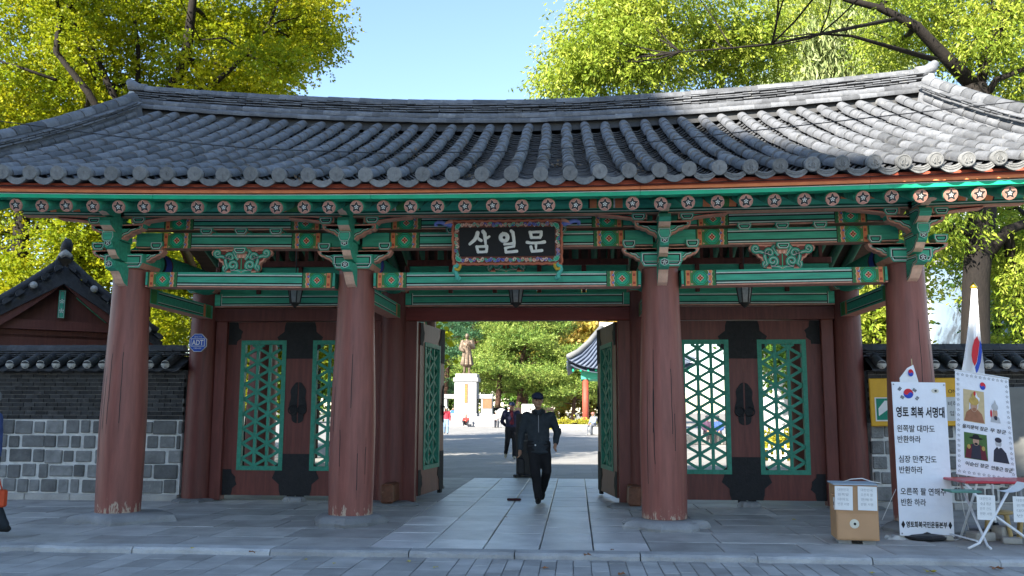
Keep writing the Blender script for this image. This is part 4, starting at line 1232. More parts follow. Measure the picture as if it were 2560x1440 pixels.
# ================================================================== small gabled building behind the left wall
def booth():
    apex = at(168, 600, Y=5.6)
    phi = math.radians(35)
    o = empty('gabled_building', (apex.x, apex.y+1.2, 0), 'small dark gabled building with tiled roof behind the brick wall', 'building')
    # local frame: x along the gable (to the right), y back along the ridge, z up, origin below the apex on the gable face
    M = T(apex.x, apex.y, 0) @ RZ(phi)
    H = apex.z-.42; hw = 2.0; Ld = 5.0
    def prof(x): a = abs(x); return H-.95*a+.10*a*a
    MB().box(-1.25, 1.25, .55, Ld, 0, H-1.55).build('wall', M_wood, o, wm=M)
    mb = MB(); pl = [(x, prof(x)-.12) for x in np.linspace(-hw, hw, 17)]
    mb.prism(pl+[(hw, prof(hw)-.3), (0, H-.5), (-hw, prof(hw)-.3)], .02, Ld, 0); mb.build('roof', M_tile_old, o, wm=M); rf = [c for c in o.children if c.name.startswith('roof')][0]
    for s in (-1, 1):
        # rows of round tiles down each slope
        for j in range(9):
            y = .16+.36*j
            for k in range(7):
                x = s*(hw-.28*k); x2 = s*(hw-.28*(k+1)); sl = math.atan2(prof(x2)-prof(x), abs(x2-x))
                link('cover_tile', cov2, rf, M @ T(x, y, prof(x)-.06) @ RZ(math.pi/2 if s > 0 else -math.pi/2) @ RX(sl))
        # short tiles set across the verge, ends towards the viewer
        for k in range(9):
            x = s*(.12+.22*k)
            link('verge_tile', cov2, rf, M @ T(x, -.12, prof(x)-.10) @ RY(s*.65) @ RX(.10))
            MB().lathe([(.001, 0), (.05, 0), (.07, .012), (.074, .03)], (0, 0, 0), 10).build('plaster_cap', M_plaster, rf, smooth=True, wm=M @ T(x, -.11, prof(x)-.085) @ RX(math.pi/2)) if k in (2, 5, 7) else None
        # ridge tube along the verge
        pts = [(s*x, .12, prof(x)+.05) for x in np.linspace(.1, hw-.1, 10)]
        MB().tube(pts, .085, 10, 0).build('verge_ridge', M_tile_old, rf, smooth=True, wm=M)
        # barge board, rafters under the verge, painted purlins
        mb = MB(); top = [(s*x, prof(x)-.16) for x in np.linspace(0, hw-.08, 12)]; bot = [(s*x, prof(x)-.50) for x in np.linspace(hw-.08, 0, 12)]
        mb.prism(top+bot, .10, .16, 0); mb.build('barge_board', M_wood, o, wm=M)
        for k in range(3):
            mb = MB(); top = [(s*x, prof(x)-.30) for x in np.linspace(.3, hw-.15, 8)]; bot = [(s*x, prof(x)-.46) for x in np.linspace(hw-.15, .3, 8)]
            mb.prism(top+bot, .24+.3*k, .36+.3*k, 0); mb.build('rafter', M_green, o, wm=M)
    MB().prism([(x, prof(x)-.35) for x in np.linspace(-1.5, 1.5, 9)]+[(1.5, H-1.6), (-1.5, H-1.6)], .55, .62).build('gable_wall', M_wood, o, wm=M)
    MB().box(-1.3, 1.3, .32, .5, H-1.45, H-1.25).build('beam', M_wood, o, wm=M)
    mb = MB(); plate(mb, [(-.06, H-.62), (.06, H-.62), (.06, H-1.2), (-.06, H-1.2)], .2, .32); flower(mb, 0, H-.85, .05, .197); flower(mb, 0, H-1.05, .05, .197); mb.build('king_post', PM, o, wm=M)
    # ridge with upturned end and pale plaster
    for q in range(3):
        MB().box(-.15+.02*q, .15-.02*q, .0, Ld, H+.02+.045*q, H+.06+.045*q).build('ridge_layer', M_tile_old, rf, wm=M)
    MB().tube([(0, -.02, H+.20), (0, .4, H+.19), (0, Ld, H+.19)], .10, 10, 0).build('ridge_cap', M_tile_old, rf, smooth=True, wm=M)
    MB().tube([(0, .15, H+.22), (0, -.02, H+.24), (0, -.14, H+.30), (0, -.22, H+.38)], [.10, .12, .11, .07], 10, 0).build('ridge_end_tile', M_tile_old, rf, smooth=True, wm=M)
    MB().tube([(-.12, -.08, H+.05), (-.02, -.1, H+.14), (.1, -.08, H+.06)], [.05, .09, .04], 8, 0).build('ridge_mortar', M_plaster, rf, smooth=True, wm=M)
booth()

# ================================================================== trees
M_bark = mat('dark_bark', (.014, .011, .009), .9, .35, 5, (3, 3, .8), bump=.8, bscale=14)
M_pbark = mat('pine_bark', (.075, .04, .026), .9, .35, 5, (3, 3, .8), bump=.8, bscale=14)
def leaf_cloud(centres, sig, n, size, aspect, droop, r, flat=.75, tint_by=None):
    """n leaves scattered round the cluster centres; returns verts, quads, tints"""
    centres = np.asarray(centres); sig = np.broadcast_to(np.asarray(sig, float), (len(centres),))
    # sprigs of eight leaves along short shoots
    ns = n//8+1; si = r.integers(0, len(centres), ns)
    d = r.normal(size=(ns, 3)); d[:, 2] *= flat
    S = centres[si]+d*sig[si][:, None]
    sax = d/(np.linalg.norm(d, axis=1)[:, None]+1e-6)+r.normal(size=(ns, 3))*.5; sax[:, 2] = sax[:, 2]*.6-droop*.7; sax /= np.linalg.norm(sax, axis=1)[:, None]
    li = np.repeat(np.arange(ns), 8)[:n]; step = np.tile(np.arange(8), ns)[:n]
    idx = si[li]
    P = S[li]+sax[li]*(step*size*.42)[:, None]+r.normal(size=(n, 3))*size*.22
    ax = sax[li]*.7+r.normal(size=(n, 3))*.75; ax[:, 2] = ax[:, 2]*.7-droop; ax /= np.linalg.norm(ax, axis=1)[:, None]
    nm = r.normal(size=(n, 3)); nm[:, 2] += .6
    sd = np.cross(ax, nm); sd /= np.linalg.norm(sd, axis=1)[:, None]+1e-9
    L = size*r.uniform(.65, 1.3, n)[:, None]; Wd = L*aspect
    up = np.cross(sd, ax)
    V = np.stack([P, P+ax*L*.55+sd*Wd*.5+up*L*.08, P+ax*L, P+ax*L*.55-sd*Wd*.5+up*L*.08], axis=1).reshape(-1, 3)
    F = np.arange(4*n).reshape(n, 4)
    ct = r.uniform(0, 1, len(centres)) if tint_by is None else tint_by
    t = np.clip(ct[idx]*.45+r.uniform(0, .35, ns)[li]+r.uniform(0, .2, n), 0, 1)
    return V, F, np.repeat(t, 4)
def wiggle(p0, p1, n, amp, r, sag=0):
    p0, p1 = np.array(p0, float), np.array(p1, float); out = []
    L = np.linalg.norm(p1-p0); ph = r.uniform(0, 6, 3)
    for k in range(n+1):
        t = k/n; q = p0+(p1-p0)*t; e = math.sin(math.pi*t)
        q = q+np.array([math.sin(3.1*t+ph[0]), math.sin(2.7*t+ph[1]), math.sin(3.7*t+ph[2])])*amp*L*e; q[2] += sag*L*e
        out.append(tuple(q))
    return out
def make_tree(name, label, cat, base, trunk, limbs, lobes, leaf, nleaf, size, aspect=.8, droop=.1, sig=.42, seed=1, bark=None, group=None, flat=.75, shell=.55, per=None, tints=None, sub=1.0):
    """trunk, limbs: lists of (x,y,z,r); lobes: (centre, (rx,ry,rz), clusters)"""
    r = np.random.default_rng(seed); bark = bark or M_bark
    o = empty(name, base, label, cat, group)
    wm = T(base); binv = np.array(base)
    mb = MB()
    def tub(path, n=9):
        pts = [Vector(p[:3])-Vector(base) for p in path]; rad = [p[3]*(.72 if n < 10 else .92) for p in path]
        mb.tube(pts, rad, n, 0)
    tub(trunk, 12)
    nodes = [p for p in trunk[len(trunk)//2:]]
    for l in limbs:
        tub(l, 8); nodes += list(l[1:])
    node_xyz = np.array([q[:3] for q in nodes]); node_r = np.array([q[3] for q in nodes])
    cents = []
    for c, rad, nc in lobes:
        v = r.normal(size=(nc, 3)); v /= np.linalg.norm(v, axis=1)[:, None]
        q = (shell+(1-shell)*r.uniform(0, 1, nc))[:, None] * np.where(r.uniform(size=nc) < .8, 1, .6)[:, None]
        cc = np.array(c)+v*q*np.array(rad); cents.append(cc)
        # one branch from the skeleton to the lobe, twigs to some clusters
        c = np.array(c); k = int(np.argmin(np.linalg.norm(node_xyz-c, axis=1)+np.maximum(0, node_xyz[:, 2]-c[2])))
        rb = max(.02, min(.09, node_r[k]*.6))
        path = wiggle(node_xyz[k], c, 7, .05, r)
        mb.tube([Vector(p)-Vector(base) for p in path], [rb*(1-.75*t/7) for t in range(8)], 6, 0)
        for q in cc[::max(1, int(3/sub))]:
            j = r.integers(3, 8); p = wiggle(path[j], q, 4, .06, r)
            mb.tube([Vector(x)-Vector(base) for x in p], [rb*.35, rb*.3, rb*.22, rb*.15, .004], 4, 0, cap=False)
    mb.build('trunk', bark, o, smooth=True, wm=wm)
    cents = np.concatenate(cents)
    V, F, t = leaf_cloud(cents, sig, nleaf, size, aspect, droop, r, flat)
    big_mesh('crown', V-binv, F, [leaf], o, wm, attr=t)
    return o
def pl(px, py, Y, r): p = at(px, py, Y=Y); return (p.x, p.y, p.z, r)
def lobe(px, py, Y, rpx, nc, k=(1, 1, 1)):
    p = at(px, py, Y=Y); s = rpx/CAMP['f']*(Y-CAMLOC.y)*1.02
    return (tuple(p), (s*k[0], s*k[1], s*k[2]), nc)
L_ginkgo = leaf_mat('ginkgo_leaves', [(.13, .21, .012), (.24, .30, .012), (.36, .37, .012), (.50, .43, .015)], .5)
L_green = leaf_mat('broad_leaves', [(.11, .19, .02), (.23, .32, .03), (.38, .44, .055), (.54, .54, .12)], .45)
L_dgreen = leaf_mat('dark_green_leaves', [(.045, .11, .02), (.08, .17, .025), (.15, .24, .03)], .4)  # leaf colours of the darker green trees
L_pine = leaf_mat('pine_needles', [(.06, .13, .03), (.14, .23, .04), (.26, .33, .065), (.38, .42, .10)], .25)
L_bluepine = leaf_mat('blue_pine_needles', [(.03, .09, .045), (.06, .15, .07), (.10, .20, .09)], .25)
L_autumn = leaf_mat('autumn_leaves', [(.40, .20, .05), (.48, .34, .07), (.40, .36, .06), (.45, .28, .12)], .45)
L_cedar = leaf_mat('weeping_needles', [(.14, .20, .07), (.30, .36, .13), (.46, .48, .24)], .35)

# --- yellow ginkgo, two trunks' worth of crown over the left half of the roof
Yg = 12.5
gb = at(330, 1100, Y=Yg)
gl = []
for a in [(60, 60, 150, 26), (230, 40, 150, 26), (420, 60, 150, 26), (560, 90, 130, 20), (690, 60, 120, 18), (770, 30, 75, 8), (150, 190, 140, 22), (330, 190, 120, 20), (480, 215, 90, 12), (620, 190, 95, 13), (705, 165, 70, 8), (40, 260, 120, 16), (200, 300, 120, 14), (765, 110, 60, 7), (660, 235, 40, 5), (790, 40, 55, 6),
          (120, -160, 220, 20), (400, -160, 220, 20), (640, -130, 160, 16), (-160, 60, 200, 16), (-150, 320, 180, 14)]:
    if a[1] < -100: gl.append(lobe(a[0]-60, a[1]-60, Yg-4.5, a[2]*.8, 16, (1, 1, .8)))  # extra lobes out of view, added to shade the limbs
for a in [(60, 60, 150, 26)][:0]+[(60, 60, 150, 26), (230, 40, 150, 26), (420, 60, 150, 26), (560, 90, 130, 20), (690, 60, 120, 18), (770, 30, 75, 8), (150, 190, 140, 22), (330, 190, 120, 20), (480, 215, 90, 12), (620, 190, 95, 13), (705, 165, 70, 8), (40, 260, 120, 16), (200, 300, 120, 14), (765, 110, 60, 7), (660, 235, 40, 5), (790, 40, 55, 6), (120, -160, 220, 20), (400, -160, 220, 20), (640, -130, 160, 16), (-160, 60, 200, 16), (-150, 320, 180, 14)]:
    gl.append(lobe(a[0], a[1], Yg+R_(-1.1, 3.0), a[2], int(a[3]*1.0), (1, 1.2, 1)))
trunk = [(gb.x, Yg, -.1, .42), (gb.x+.05, Yg, 2.5, .36), pl(350, 640, Yg, .32), pl(370, 420, Yg, .28), pl(420, 250, Yg, .22), pl(465, 150, Yg, .18), pl(480, 20, Yg, .13), pl(500, -150, Yg, .08)]
limbs = [[pl(400, 300, Yg, .17), pl(540, 205, Yg-.8, .11), pl(620, 135, Yg-.8, .085), pl(668, 70, Yg-.8, .06), pl(700, -10, Yg-.8, .04)],
         [pl(620, 135, Yg-.8, .05), pl(560, 95, Yg-.9, .04), pl(500, 100, Yg-.8, .03)],
         [pl(360, 420, Yg, .2), pl(280, 230, Yg-.6, .15), pl(225, 110, Yg-.8, .11), pl(180, 45, Yg-.8, .09)],
         [pl(350, 450, Yg, .2), pl(220, 230, Yg-1, .15), pl(140, 130, Yg-1.2, .12), pl(150, 40, Yg-1.2, .11), pl(200, -10, Yg-1.2, .09)],
         [pl(150, 40, Yg-1.2, .08), pl(138, -20, Yg-1.2, .06)],
         [pl(345, 330, Yg, .12), pl(345, 110, Yg-.3, .09), pl(335, 40, Yg-.3, .06), pl(300, -40, Yg-.3, .04)],
         [pl(140, 200, Yg-1.2, .07), pl(40, 165, Yg-1.2, .05), pl(-40, 140, Yg-1.2, .04)],
         [pl(240, 200, Yg-.8, .06), pl(200, 130, Yg-1, .04), pl(175, 60, Yg-1, .03)]]
make_tree('ginkgo_tree', 'tall yellow-green ginkgo tree with dark limbs rising behind the roof', 'tree', (gb.x, Yg, -.08), trunk, limbs, gl, L_ginkgo, 205000, .086, .95, .15, .37, 21)
Yh = 15.0
hb = at(45, 1100, Y=Yh); hl_ = []
for a in [(40, 600, 140, 18), (200, 560, 120, 14), (60, 760, 130, 16), (250, 700, 110, 14), (400, 640, 120, 16), (430, 780, 90, 14), (400, 850, 60, 8), (320, 560, 110, 12), (470, 560, 90, 10), (-120, 500, 200, 16), (100, 380, 180, 18), (-100, 800, 150, 10), (330, 420, 150, 12)]:
    hl_.append(lobe(a[0], a[1], Yh+R_(-1, 1.5), a[2], int(a[3]*1.3), (1, 1.2, 1)))
trunk = [(hb.x, Yh, -.1, .36), pl(48, 900, Yh, .33), pl(45, 700, Yh, .30), pl(55, 560, Yh, .26), pl(60, 380, Yh, .2), pl(80, 200, Yh, .12)]
limbs = [[pl(45, 720, Yh, .16), pl(180, 640, Yh, .1), pl(330, 640, Yh, .07), pl(430, 690, Yh, .04)], [pl(50, 600, Yh, .15), pl(200, 480, Yh, .1), pl(330, 440, Yh, .05)], [pl(50, 650, Yh, .13), pl(-80, 560, Yh, .07)]]
make_tree('ginkgo_tree', 'bright yellow ginkgo with low hanging leaves behind the brick wall', 'tree', (hb.x, Yh, -.08), trunk, limbs, hl_, L_ginkgo, 115000, .095, .95, .2, .42, 22)

# --- broadleaf tree on the right with a forked dark trunk
Yr = 9.2
rb = at(2440, 1100, Y=Yr)
trunk = [(rb.x, Yr, -.1, .40), pl(2438, 880, Yr, .34), pl(2440, 700, Yr, .32), pl(2455, 540, Yr, .33), pl(2462, 360, Yr, .33), pl(2435, 215, Yr, .30)]
limbs = [[pl(2435, 215, Yr, .27), pl(2360, 140, Yr-.3, .20), pl(2290, 65, Yr-.5, .16), pl(2200, 20, Yr-.6, .12), pl(2120, 0, Yr-.6, .09), pl(2020, -40, Yr-.6, .05)],
         [pl(2445, 230, Yr, .2), pl(2470, 130, Yr-.3, .16), pl(2520, 30, Yr-.3, .14), pl(2560, -60, Yr-.3, .1)],
         [pl(2445, 240, Yr, .14), pl(2400, 180, Yr, .1), pl(2430, 110, Yr, .08), pl(2480, 60, Yr, .06)],
         [pl(2455, 260, Yr, .14), pl(2490, 200, Yr-.4, .10), pl(2580, 165, Yr-.4, .07)],
         [pl(2452, 590, Yr, .2), pl(2380, 570, Yr-.2, .12), pl(2370, 540, Yr-.2, .08)],
         [pl(2465, 640, Yr, .22), pl(2520, 575, Yr-.2, .17), pl(2600, 545, Yr-.2, .14)],
         [pl(2340, 150, Yr-.3, .1), pl(2130, 90, Yr-1, .05), pl(2050, 85, Yr-1.4, .03)],
         [pl(2250, 45, Yr-.5, .07), pl(1930, 110, Yr-2, .04), pl(1830, 120, Yr-2, .03), pl(1700, 130, Yr-2.4, .02)]]
rl = [lobe(1960, -260, Yr-4.5, 130, 16), lobe(2180, -250, Yr-4.5, 130, 16), lobe(2400, -250, Yr-5, 130, 16), lobe(2300, -330, Yr-6, 120, 12), lobe(2080, -340, Yr-6, 120, 12)]  # these lobes sit above the view, added to cast shade on the limbs
for a in [(1400, 188, 38, 4), (1425, 215, 28, 3), (1440, 115, 32, 4), (1500, 45, 45, 5), (1450, 180, 60, 8), (1540, 150, 90, 14), (1500, 110, 60, 9), (1600, 60, 100, 14), (1650, 190, 80, 11), (1740, 110, 110, 18), (1560, 10, 60, 7), (1850, 70, 110, 18), (1850, 170, 80, 9), (2230, 120, 80, 9), (2380, 60, 110, 14), (2500, 110, 100, 12), (2560, 220, 90, 12), (2270, 10, 90, 9), (2480, 20, 100, 10), (1960, -120, 200, 16), (2300, -130, 220, 18), (2600, 20, 160, 14), (2680, 250, 160, 12), (1700, -70, 120, 10),
          (2370, 580, 45, 7), (2530, 610, 90, 12), (2560, 720, 80, 10), (2540, 520, 60, 7), (2650, 640, 120, 10), (2540, 860, 50, 5)]:
    y = (Yr+R_(-.5, 3.2) if a[0] > 1900 else Yr+R_(-1.5, .5)) if a[1] < 300 else Yr+R_(.2, 2.0)
    rl.append(lobe(a[0], a[1], y, a[2], int(a[3]*1.0), (1, 1.1, .9)))
make_tree('broadleaf_tree', 'large green broadleaf tree with forked black trunk behind the roof', 'tree', (rb.x, Yr, -.08), trunk, limbs, rl, L_green, 150000, .125, .34, .6, .31, 31, sub=1.5)
# --- thinner tree seen between the right columns, and a darker one beyond
for (px, Yt, lab, lf, sd, lo) in (
    (2190, 14, 'slim tree trunk with loose green leaves seen between the right hand columns', L_green, 41, [(2180, 790, 60, 8), (2160, 840, 50, 6), (2250, 600, 70, 6), (2150, 500, 120, 10), (2320, 500, 90, 8), (2200, 700, 60, 6)]),
    (2490, 19, 'darker tree beyond the forked one, near the blue metal wall', L_dgreen, 42, [(2500, 640, 90, 12), (2560, 800, 80, 10), (2440, 600, 70, 8), (2620, 560, 140, 10), (2500, 480, 120, 10)])):
    b = at(px, 1100, Y=Yt)
    trunk = [(b.x, Yt, -.1, .17), pl(px, 900, Yt, .15), pl(px+5, 700, Yt, .14), pl(px-5, 500, Yt, .10), pl(px, 300, Yt, .05)]
    make_tree('broadleaf_tree', lab, 'tree', (b.x, Yt, -.08), trunk, [[pl(px, 700, Yt, .08), pl(px+60, 600, Yt, .04)]], [lobe(a[0], a[1], Yt+R_(-.7, .7), a[2], a[3]) for a in lo], lf, 16000, .17, .5, .3, .38, sd)
# --- pale weeping conifer far behind the roof
Yc = 24
cb = at(2080, 1100, Y=Yc)
lo = [(2080, 200, 110, 26), (2030, 90, 100, 22), (2150, 120, 100, 22), (2080, 0, 110, 20), (2170, 230, 90, 16), (1990, 220, 80, 14), (2080, -150, 110, 14)]
make_tree('weeping_conifer', 'pale weeping conifer with hanging sprays behind the broadleaf tree', 'tree', (cb.x, Yc, -.08), [(cb.x, Yc, -.1, .3), pl(2080, 700, Yc, .25), pl(2080, 300, Yc, .16), pl(2080, -100, Yc, .06)], [],
          [lobe(a[0], a[1], Yc, a[2], a[3]) for a in lo], L_cedar, 42000, .42, .16, 1.6, .5, 51, flat=1.2)
# --- trees along the west side of the courtyard (they shade it; the low first one added for that)
for k, (x, y, h, lf, lab) in enumerate(((-7.2, 10.2, 7.3, L_ginkgo, 'low yellow tree added for shade close behind the closed doors on the brick wall side'), (-7.6, 16.5, 10.5, L_ginkgo, 'yellow tree beside the courtyard seen through the door lattice'), (-8.9, 25, 12.5, L_dgreen, 'tall green tree at the shaded edge of the courtyard'), (-11.2, 33.5, 12, L_green, 'young green tree at the far shaded edge of the courtyard'), (9.5, 21.0, 9, L_dgreen, 'green tree in front of the white building behind the doors'))):
    lo = [((x+R_(-1.6, 1.6), y+R_(-1.6, 1.6), h*f), (h*.2, h*.2, h*.15), 18) for f in (.45, .6, .6, .75, .9, .72)]
    make_tree('courtyard_tree', lab, 'tree', (x, y, -.08), [(x, y, -.1, .3), (x+.1, y, h*.3, .24), (x, y+.1, h*.6, .16), (x, y, h*.9, .05)], [], lo, lf, 22000 if k else 45000, .26 if k else .12, .7, .2, .62 if k else .5, 60+k)
# --- pines and autumn trees round the statue
def pine(x, y, h, lab, seed, leaf=L_pine, lean=0., n=16000, spread=1.0, size=.24):
    r = random.Random(seed); lo = []
    tr = [(x, y, -.1, h*.030), (x+lean*.3, y, h*.3, h*.026), (x+lean*.2+.3, y, h*.55, h*.02), (x+lean, y, h*.8, h*.012), (x+lean, y, h*.97, .04)]
    limbs = []
    for k in range(13):
        f = .30+.66*k/12; a = r.uniform(0, 6.28); R0 = h*.30*spread*(1.12-f*.75)*r.uniform(.6, 1.15)
        c = (x+lean*f+R0*math.cos(a), y+R0*math.sin(a)*.8, h*f)
        lo.append((c, (h*.16*spread*(1.2-f*.6), h*.15*spread, h*.035), 10))
        limbs.append([(x+lean*f*.8, y, h*f*.93, h*.010), ((x+lean*f+c[0])/2, (y+c[1])/2, h*f*.98, h*.007), (c[0], c[1], c[2]-.1, h*.004)])
    make_tree('pine_tree', lab, 'tree', (x, y, -.03), tr, limbs, lo, leaf, int(n*1.5), size, .34, -.5, .34*h/8, seed, M_pbark, 'pines behind the statue', flat=.45, sub=.5)
def onray(px, Y): p = at(px, 1040, Y=Y); return p.x
pine(onray(1289, 84), 84, 13.0, 'broad sunlit pine beside the statue with a leaning dark trunk', 71, lean=2.0, n=30000, spread=1.25)
pine(onray(1240, 84), 84, 12.2, 'pine with a dark straight trunk next to the granite pedestal', 72, lean=1.0, n=24000, spread=1.1)
pine(onray(1110, 86), 86, 13.0, 'bluish dark pine directly behind the bronze statue', 73, leaf=L_bluepine, lean=.5, n=22000, spread=1.1)
pine(onray(1180, 92), 92, 14.5, 'tall pine showing above the head of the bronze statue', 74, lean=0, n=22000, spread=1.2)
pine(onray(1430, 84), 84, 8.0, 'low rounded pine next to the pavilion columns', 75, lean=.8, n=18000, spread=1.35)
pine(onray(1310, 92), 92, 15, 'tall pine in the back row between statue and pavilion', 76, lean=.6, n=22000, spread=1.3)
for k, (px, Y, h, lf, lab) in enumerate(((1470, 100, 16, L_autumn, 'orange and yellow autumn tree behind the pavilion roof'), (1405, 106, 17, L_autumn, 'thin autumn tree between pines and pavilion'), (1290, 112, 17, L_dgreen, 'dark green tree in the back row behind the pines'), (1080, 110, 17, L_dgreen, 'dark green tree far behind the left door leaf'), (1180, 114, 16, L_green, 'light green tree far behind the statue'), (1540, 112, 15, L_dgreen, 'dark tree hidden behind the pavilion and right door'), (880, 100, 15, L_green, 'light green tree glimpsed through the left door lattice'), (760, 96, 14, L_dgreen, 'dark green tree glimpsed through the left door lattice'), (640, 96, 15, L_ginkgo, 'yellow tree far beyond the left door lattice'))):
    x = onray(px, Y)
    lo = [((x+R_(-2.5, 2.5), Y+R_(-2, 2), h*f), (h*.20, h*.18, h*.15), 16) for f in (.25, .4, .4, .55, .6, .75, .9)]
    make_tree('autumn_tree' if lf is L_autumn else 'park_tree', lab, 'tree', (x, Y, -.08), [(x, Y, -.1, .35), (x+.2, Y, h*.35, .28), (x, Y, h*.7, .15), (x, Y, h*.95, .05)], [], lo, lf, 15000, .55, .7, .2, 1.0, 90+k)

# ================================================================== buildings
M_wwall = mat('white_render', (.74, .74, .72), .8, .05, 1.5)
M_glass = mat('window_glass', (.05, .06, .07), .1, .2, 2, spec=.6)
M_gframe = mat('grey_frame', (.25, .25, .26), .5, .1, 5)
M_bluewall = mat('blue_grey_cladding', (.16, .24, .33), .45, .1, 2)
M_conc = mat('pale_concrete', (.62, .60, .57), .85, .1, .6)
def white_building():
    x0, x1, y0, y1, h = 9.0, 30.0, 27.0, 37.0, 11.5
    o = empty('white_building', ((x0+x1)/2, y0, 0), 'plain white building beyond the right hand wall', 'building')
    MB().box(x0, x1, y0, y1, -.08, h).build('wall', M_wwall, o)
    MB().box(x0-.15, x1+.15, y0-.18, y1+.15, h+.002, h+.25).build('roof', M_gframe, o)
    MB().box(x0-.02, x1+.02, y0-.12, y0-.002, 6.35, 6.55).build('ledge', M_gframe, o)
    for k in range(5):
        xa = x0+2.0+k*4.0
        for z in (2.2, 7.4):
            w = MB(); w.box(xa, xa+1.5, y0-.05, y0-.003, z, z+1.6).build('window', M_gframe, o); wo_ = [c for c in o.children][-1]
            MB().box(xa+.08, xa+1.42, y0-.062, y0-.051, z+.08, z+1.52).build('pane', M_glass, wo_)
white_building()
def metal_building():
    a = at(2478, 1000, Y=22).x
    o = empty('metal_clad_building', (a+6, 22, 0), 'blue-grey building of ribbed metal panels beside the far right tree', 'building')
    MB().box(a, a+13, 22.03, 30, -.08, 7.6).build('wall', M_bluewall, o)
    for k in range(26):
        x = a+.02+k*.5; MB().box(x, x+.46, 22.0-.03*(k % 2), 22.029, -.05, 7.6).build('cladding_panel', M_bluewall, o)
    MB().box(a-.1, a+13.1, 21.9, 30.1, 7.605, 7.8).build('roof', M_gframe, o)
metal_building()
# the street's other side: unseen buildings behind the viewer, shaped to keep the gate in shade
def office(x0, x1, y0, y1, h, lab, cols, rows):
    o = empty('shade_office', ((x0+x1)/2, y1, 0), lab, 'building')
    MB().box(x0, x1, y0, y1, -.08, h).build('wall', M_conc, o)
    MB().box(x0-.2, x1+.2, y0-.2, y1+.2, h+.002, h+.5).build('roof', M_gframe, o)
    for i in range(cols):
        for j in range(rows):
            w = (x1-x0)/cols; hh = (h-1.5)/rows
            xa = x0+w*(i+.15); za = 1+hh*(j+.2)
            MB().box(xa, xa+w*.7, y1+.003, y1+.05, za, za+hh*.6).build('window', M_glass, o)
    return o
office(-40, -19.1, -40, -25, 30.5, 'tall pale office block across the street, unseen, shaped to cast the shade', 8, 9)
ob = office(-19.0, -9.5, -40, -25, 21.3, 'lower pale office block across the street, unseen, shaped to cast the shade', 4, 6)
MB().prism([(-18.9, 21.82), (-14.4, 21.82), (-14.4, 22.5), (-18.9, 28.0)], -27.5, -25.2).build('shade_wedge', M_conc, ob)  # sloped wedge added to slant the shadow edge on the gate roof

# ================================================================== statue group and pavilion
M_granite = mat('pale_granite', (.29, .29, .29), .7, .1, 3, bump=.2, bscale=40, spot=(.33, .33, .33), spot_scale=20, spot_amt=.3)
M_bronze = mat('bronze', (.13, .095, .065), .5, .3, 3, metal=.35, spot=(.20, .16, .11), spot_scale=4, spot_amt=.5)
M_plaque = mat('bronze_plaque', (.22, .13, .07), .5, .2, 6, metal=.4)
YS = 75.5
sx = onray(1162, YS); SPX = (YS-CAMLOC.y)/CAMP['f']
ped = empty('statue_pedestal', (sx, YS, 0), 'tall pale granite pedestal with side walls and steps carrying the bronze statue', 'pedestal')
def pb(name, pxa, pxb, ya, yb, d0, d1, m=M_granite, bev=.03):
    a = at(pxa, ya, Y=YS); b = at(pxb, yb, Y=YS)
    return MB().box(a.x, b.x, YS+d0, YS+d1, b.z, a.z, bev=bev).build(name, m, ped)
zg = -.03
def zat(py): return at(1160, py, Y=YS).z
for k in range(4):
    MB().box(sx-4.2+.35*k, sx+4.6-.35*k, YS-2.6+.42*k, YS+2.4, zg+.001+.24*k, zg+.239+.24*k, bev=.02).build('step', M_granite, ped)
zs = zg+.96
def pbox(name, pxa, pxb, z0, pyt, d0, d1, m=M_granite):
    return MB().box(at(pxa, 1000, Y=YS).x, at(pxb, 1000, Y=YS).x, YS+d0, YS+d1, z0, zat(pyt), bev=.03).build(name, m, ped)
pbox('plinth', 1136, 1196, zs, 1033, -1.1, 1.3)
pbox('shaft', 1139, 1194, zat(1033)+.002, 955, -1.0, 1.15)
pbox('cornice', 1136, 1198, zat(955)+.002, 945, -1.12, 1.25)
pbox('cornice', 1141, 1195, zat(945)+.002, 935, -1.0, 1.15)
pq = MB().box(at(1164.5, 1000, Y=YS).x, at(1172, 1000, Y=YS).x, YS-1.04, YS-1.002, zat(1007), zat(960)).build('name_plaque', M_plaque, ped)
mb = MB()
for k in range(9):
    z = zat(962)-(zat(962)-zat(1005))*k/9-.1; x = at(1168.2, 1000, Y=YS).x
    for q in range(4): mb.box(x-.08+R_(-.02, .02), x+.08+R_(-.02, .02), YS-1.052, YS-1.041-.001*q, z-.04*q, z-.04*q+.012)
tag(mb.build('inscription', M_yellow, pq), kind='stuff')
for (a, b, hole) in ((1103, 1139, (1119, 1138)), (1194, 1233, (1195, 1204))):
    pbox('side_wall_cap', a, b, zat(997), 986, -.6, .6)
    pbox('side_wall_base', a, b, zs, 1033, -.6, .6)
    if a < 1150: pbox('side_wall_pier', a, hole[0], zat(1033)+.002, 997.3, -.5, .5)
    else:
        pbox('side_wall_pier', hole[1], b-1, zat(1033)+.002, 997.3, -.5, .5)
        pbox('relief_plaque', 1208, 1231, zat(1021), 997.5, -.55, -.501, M_plaque)

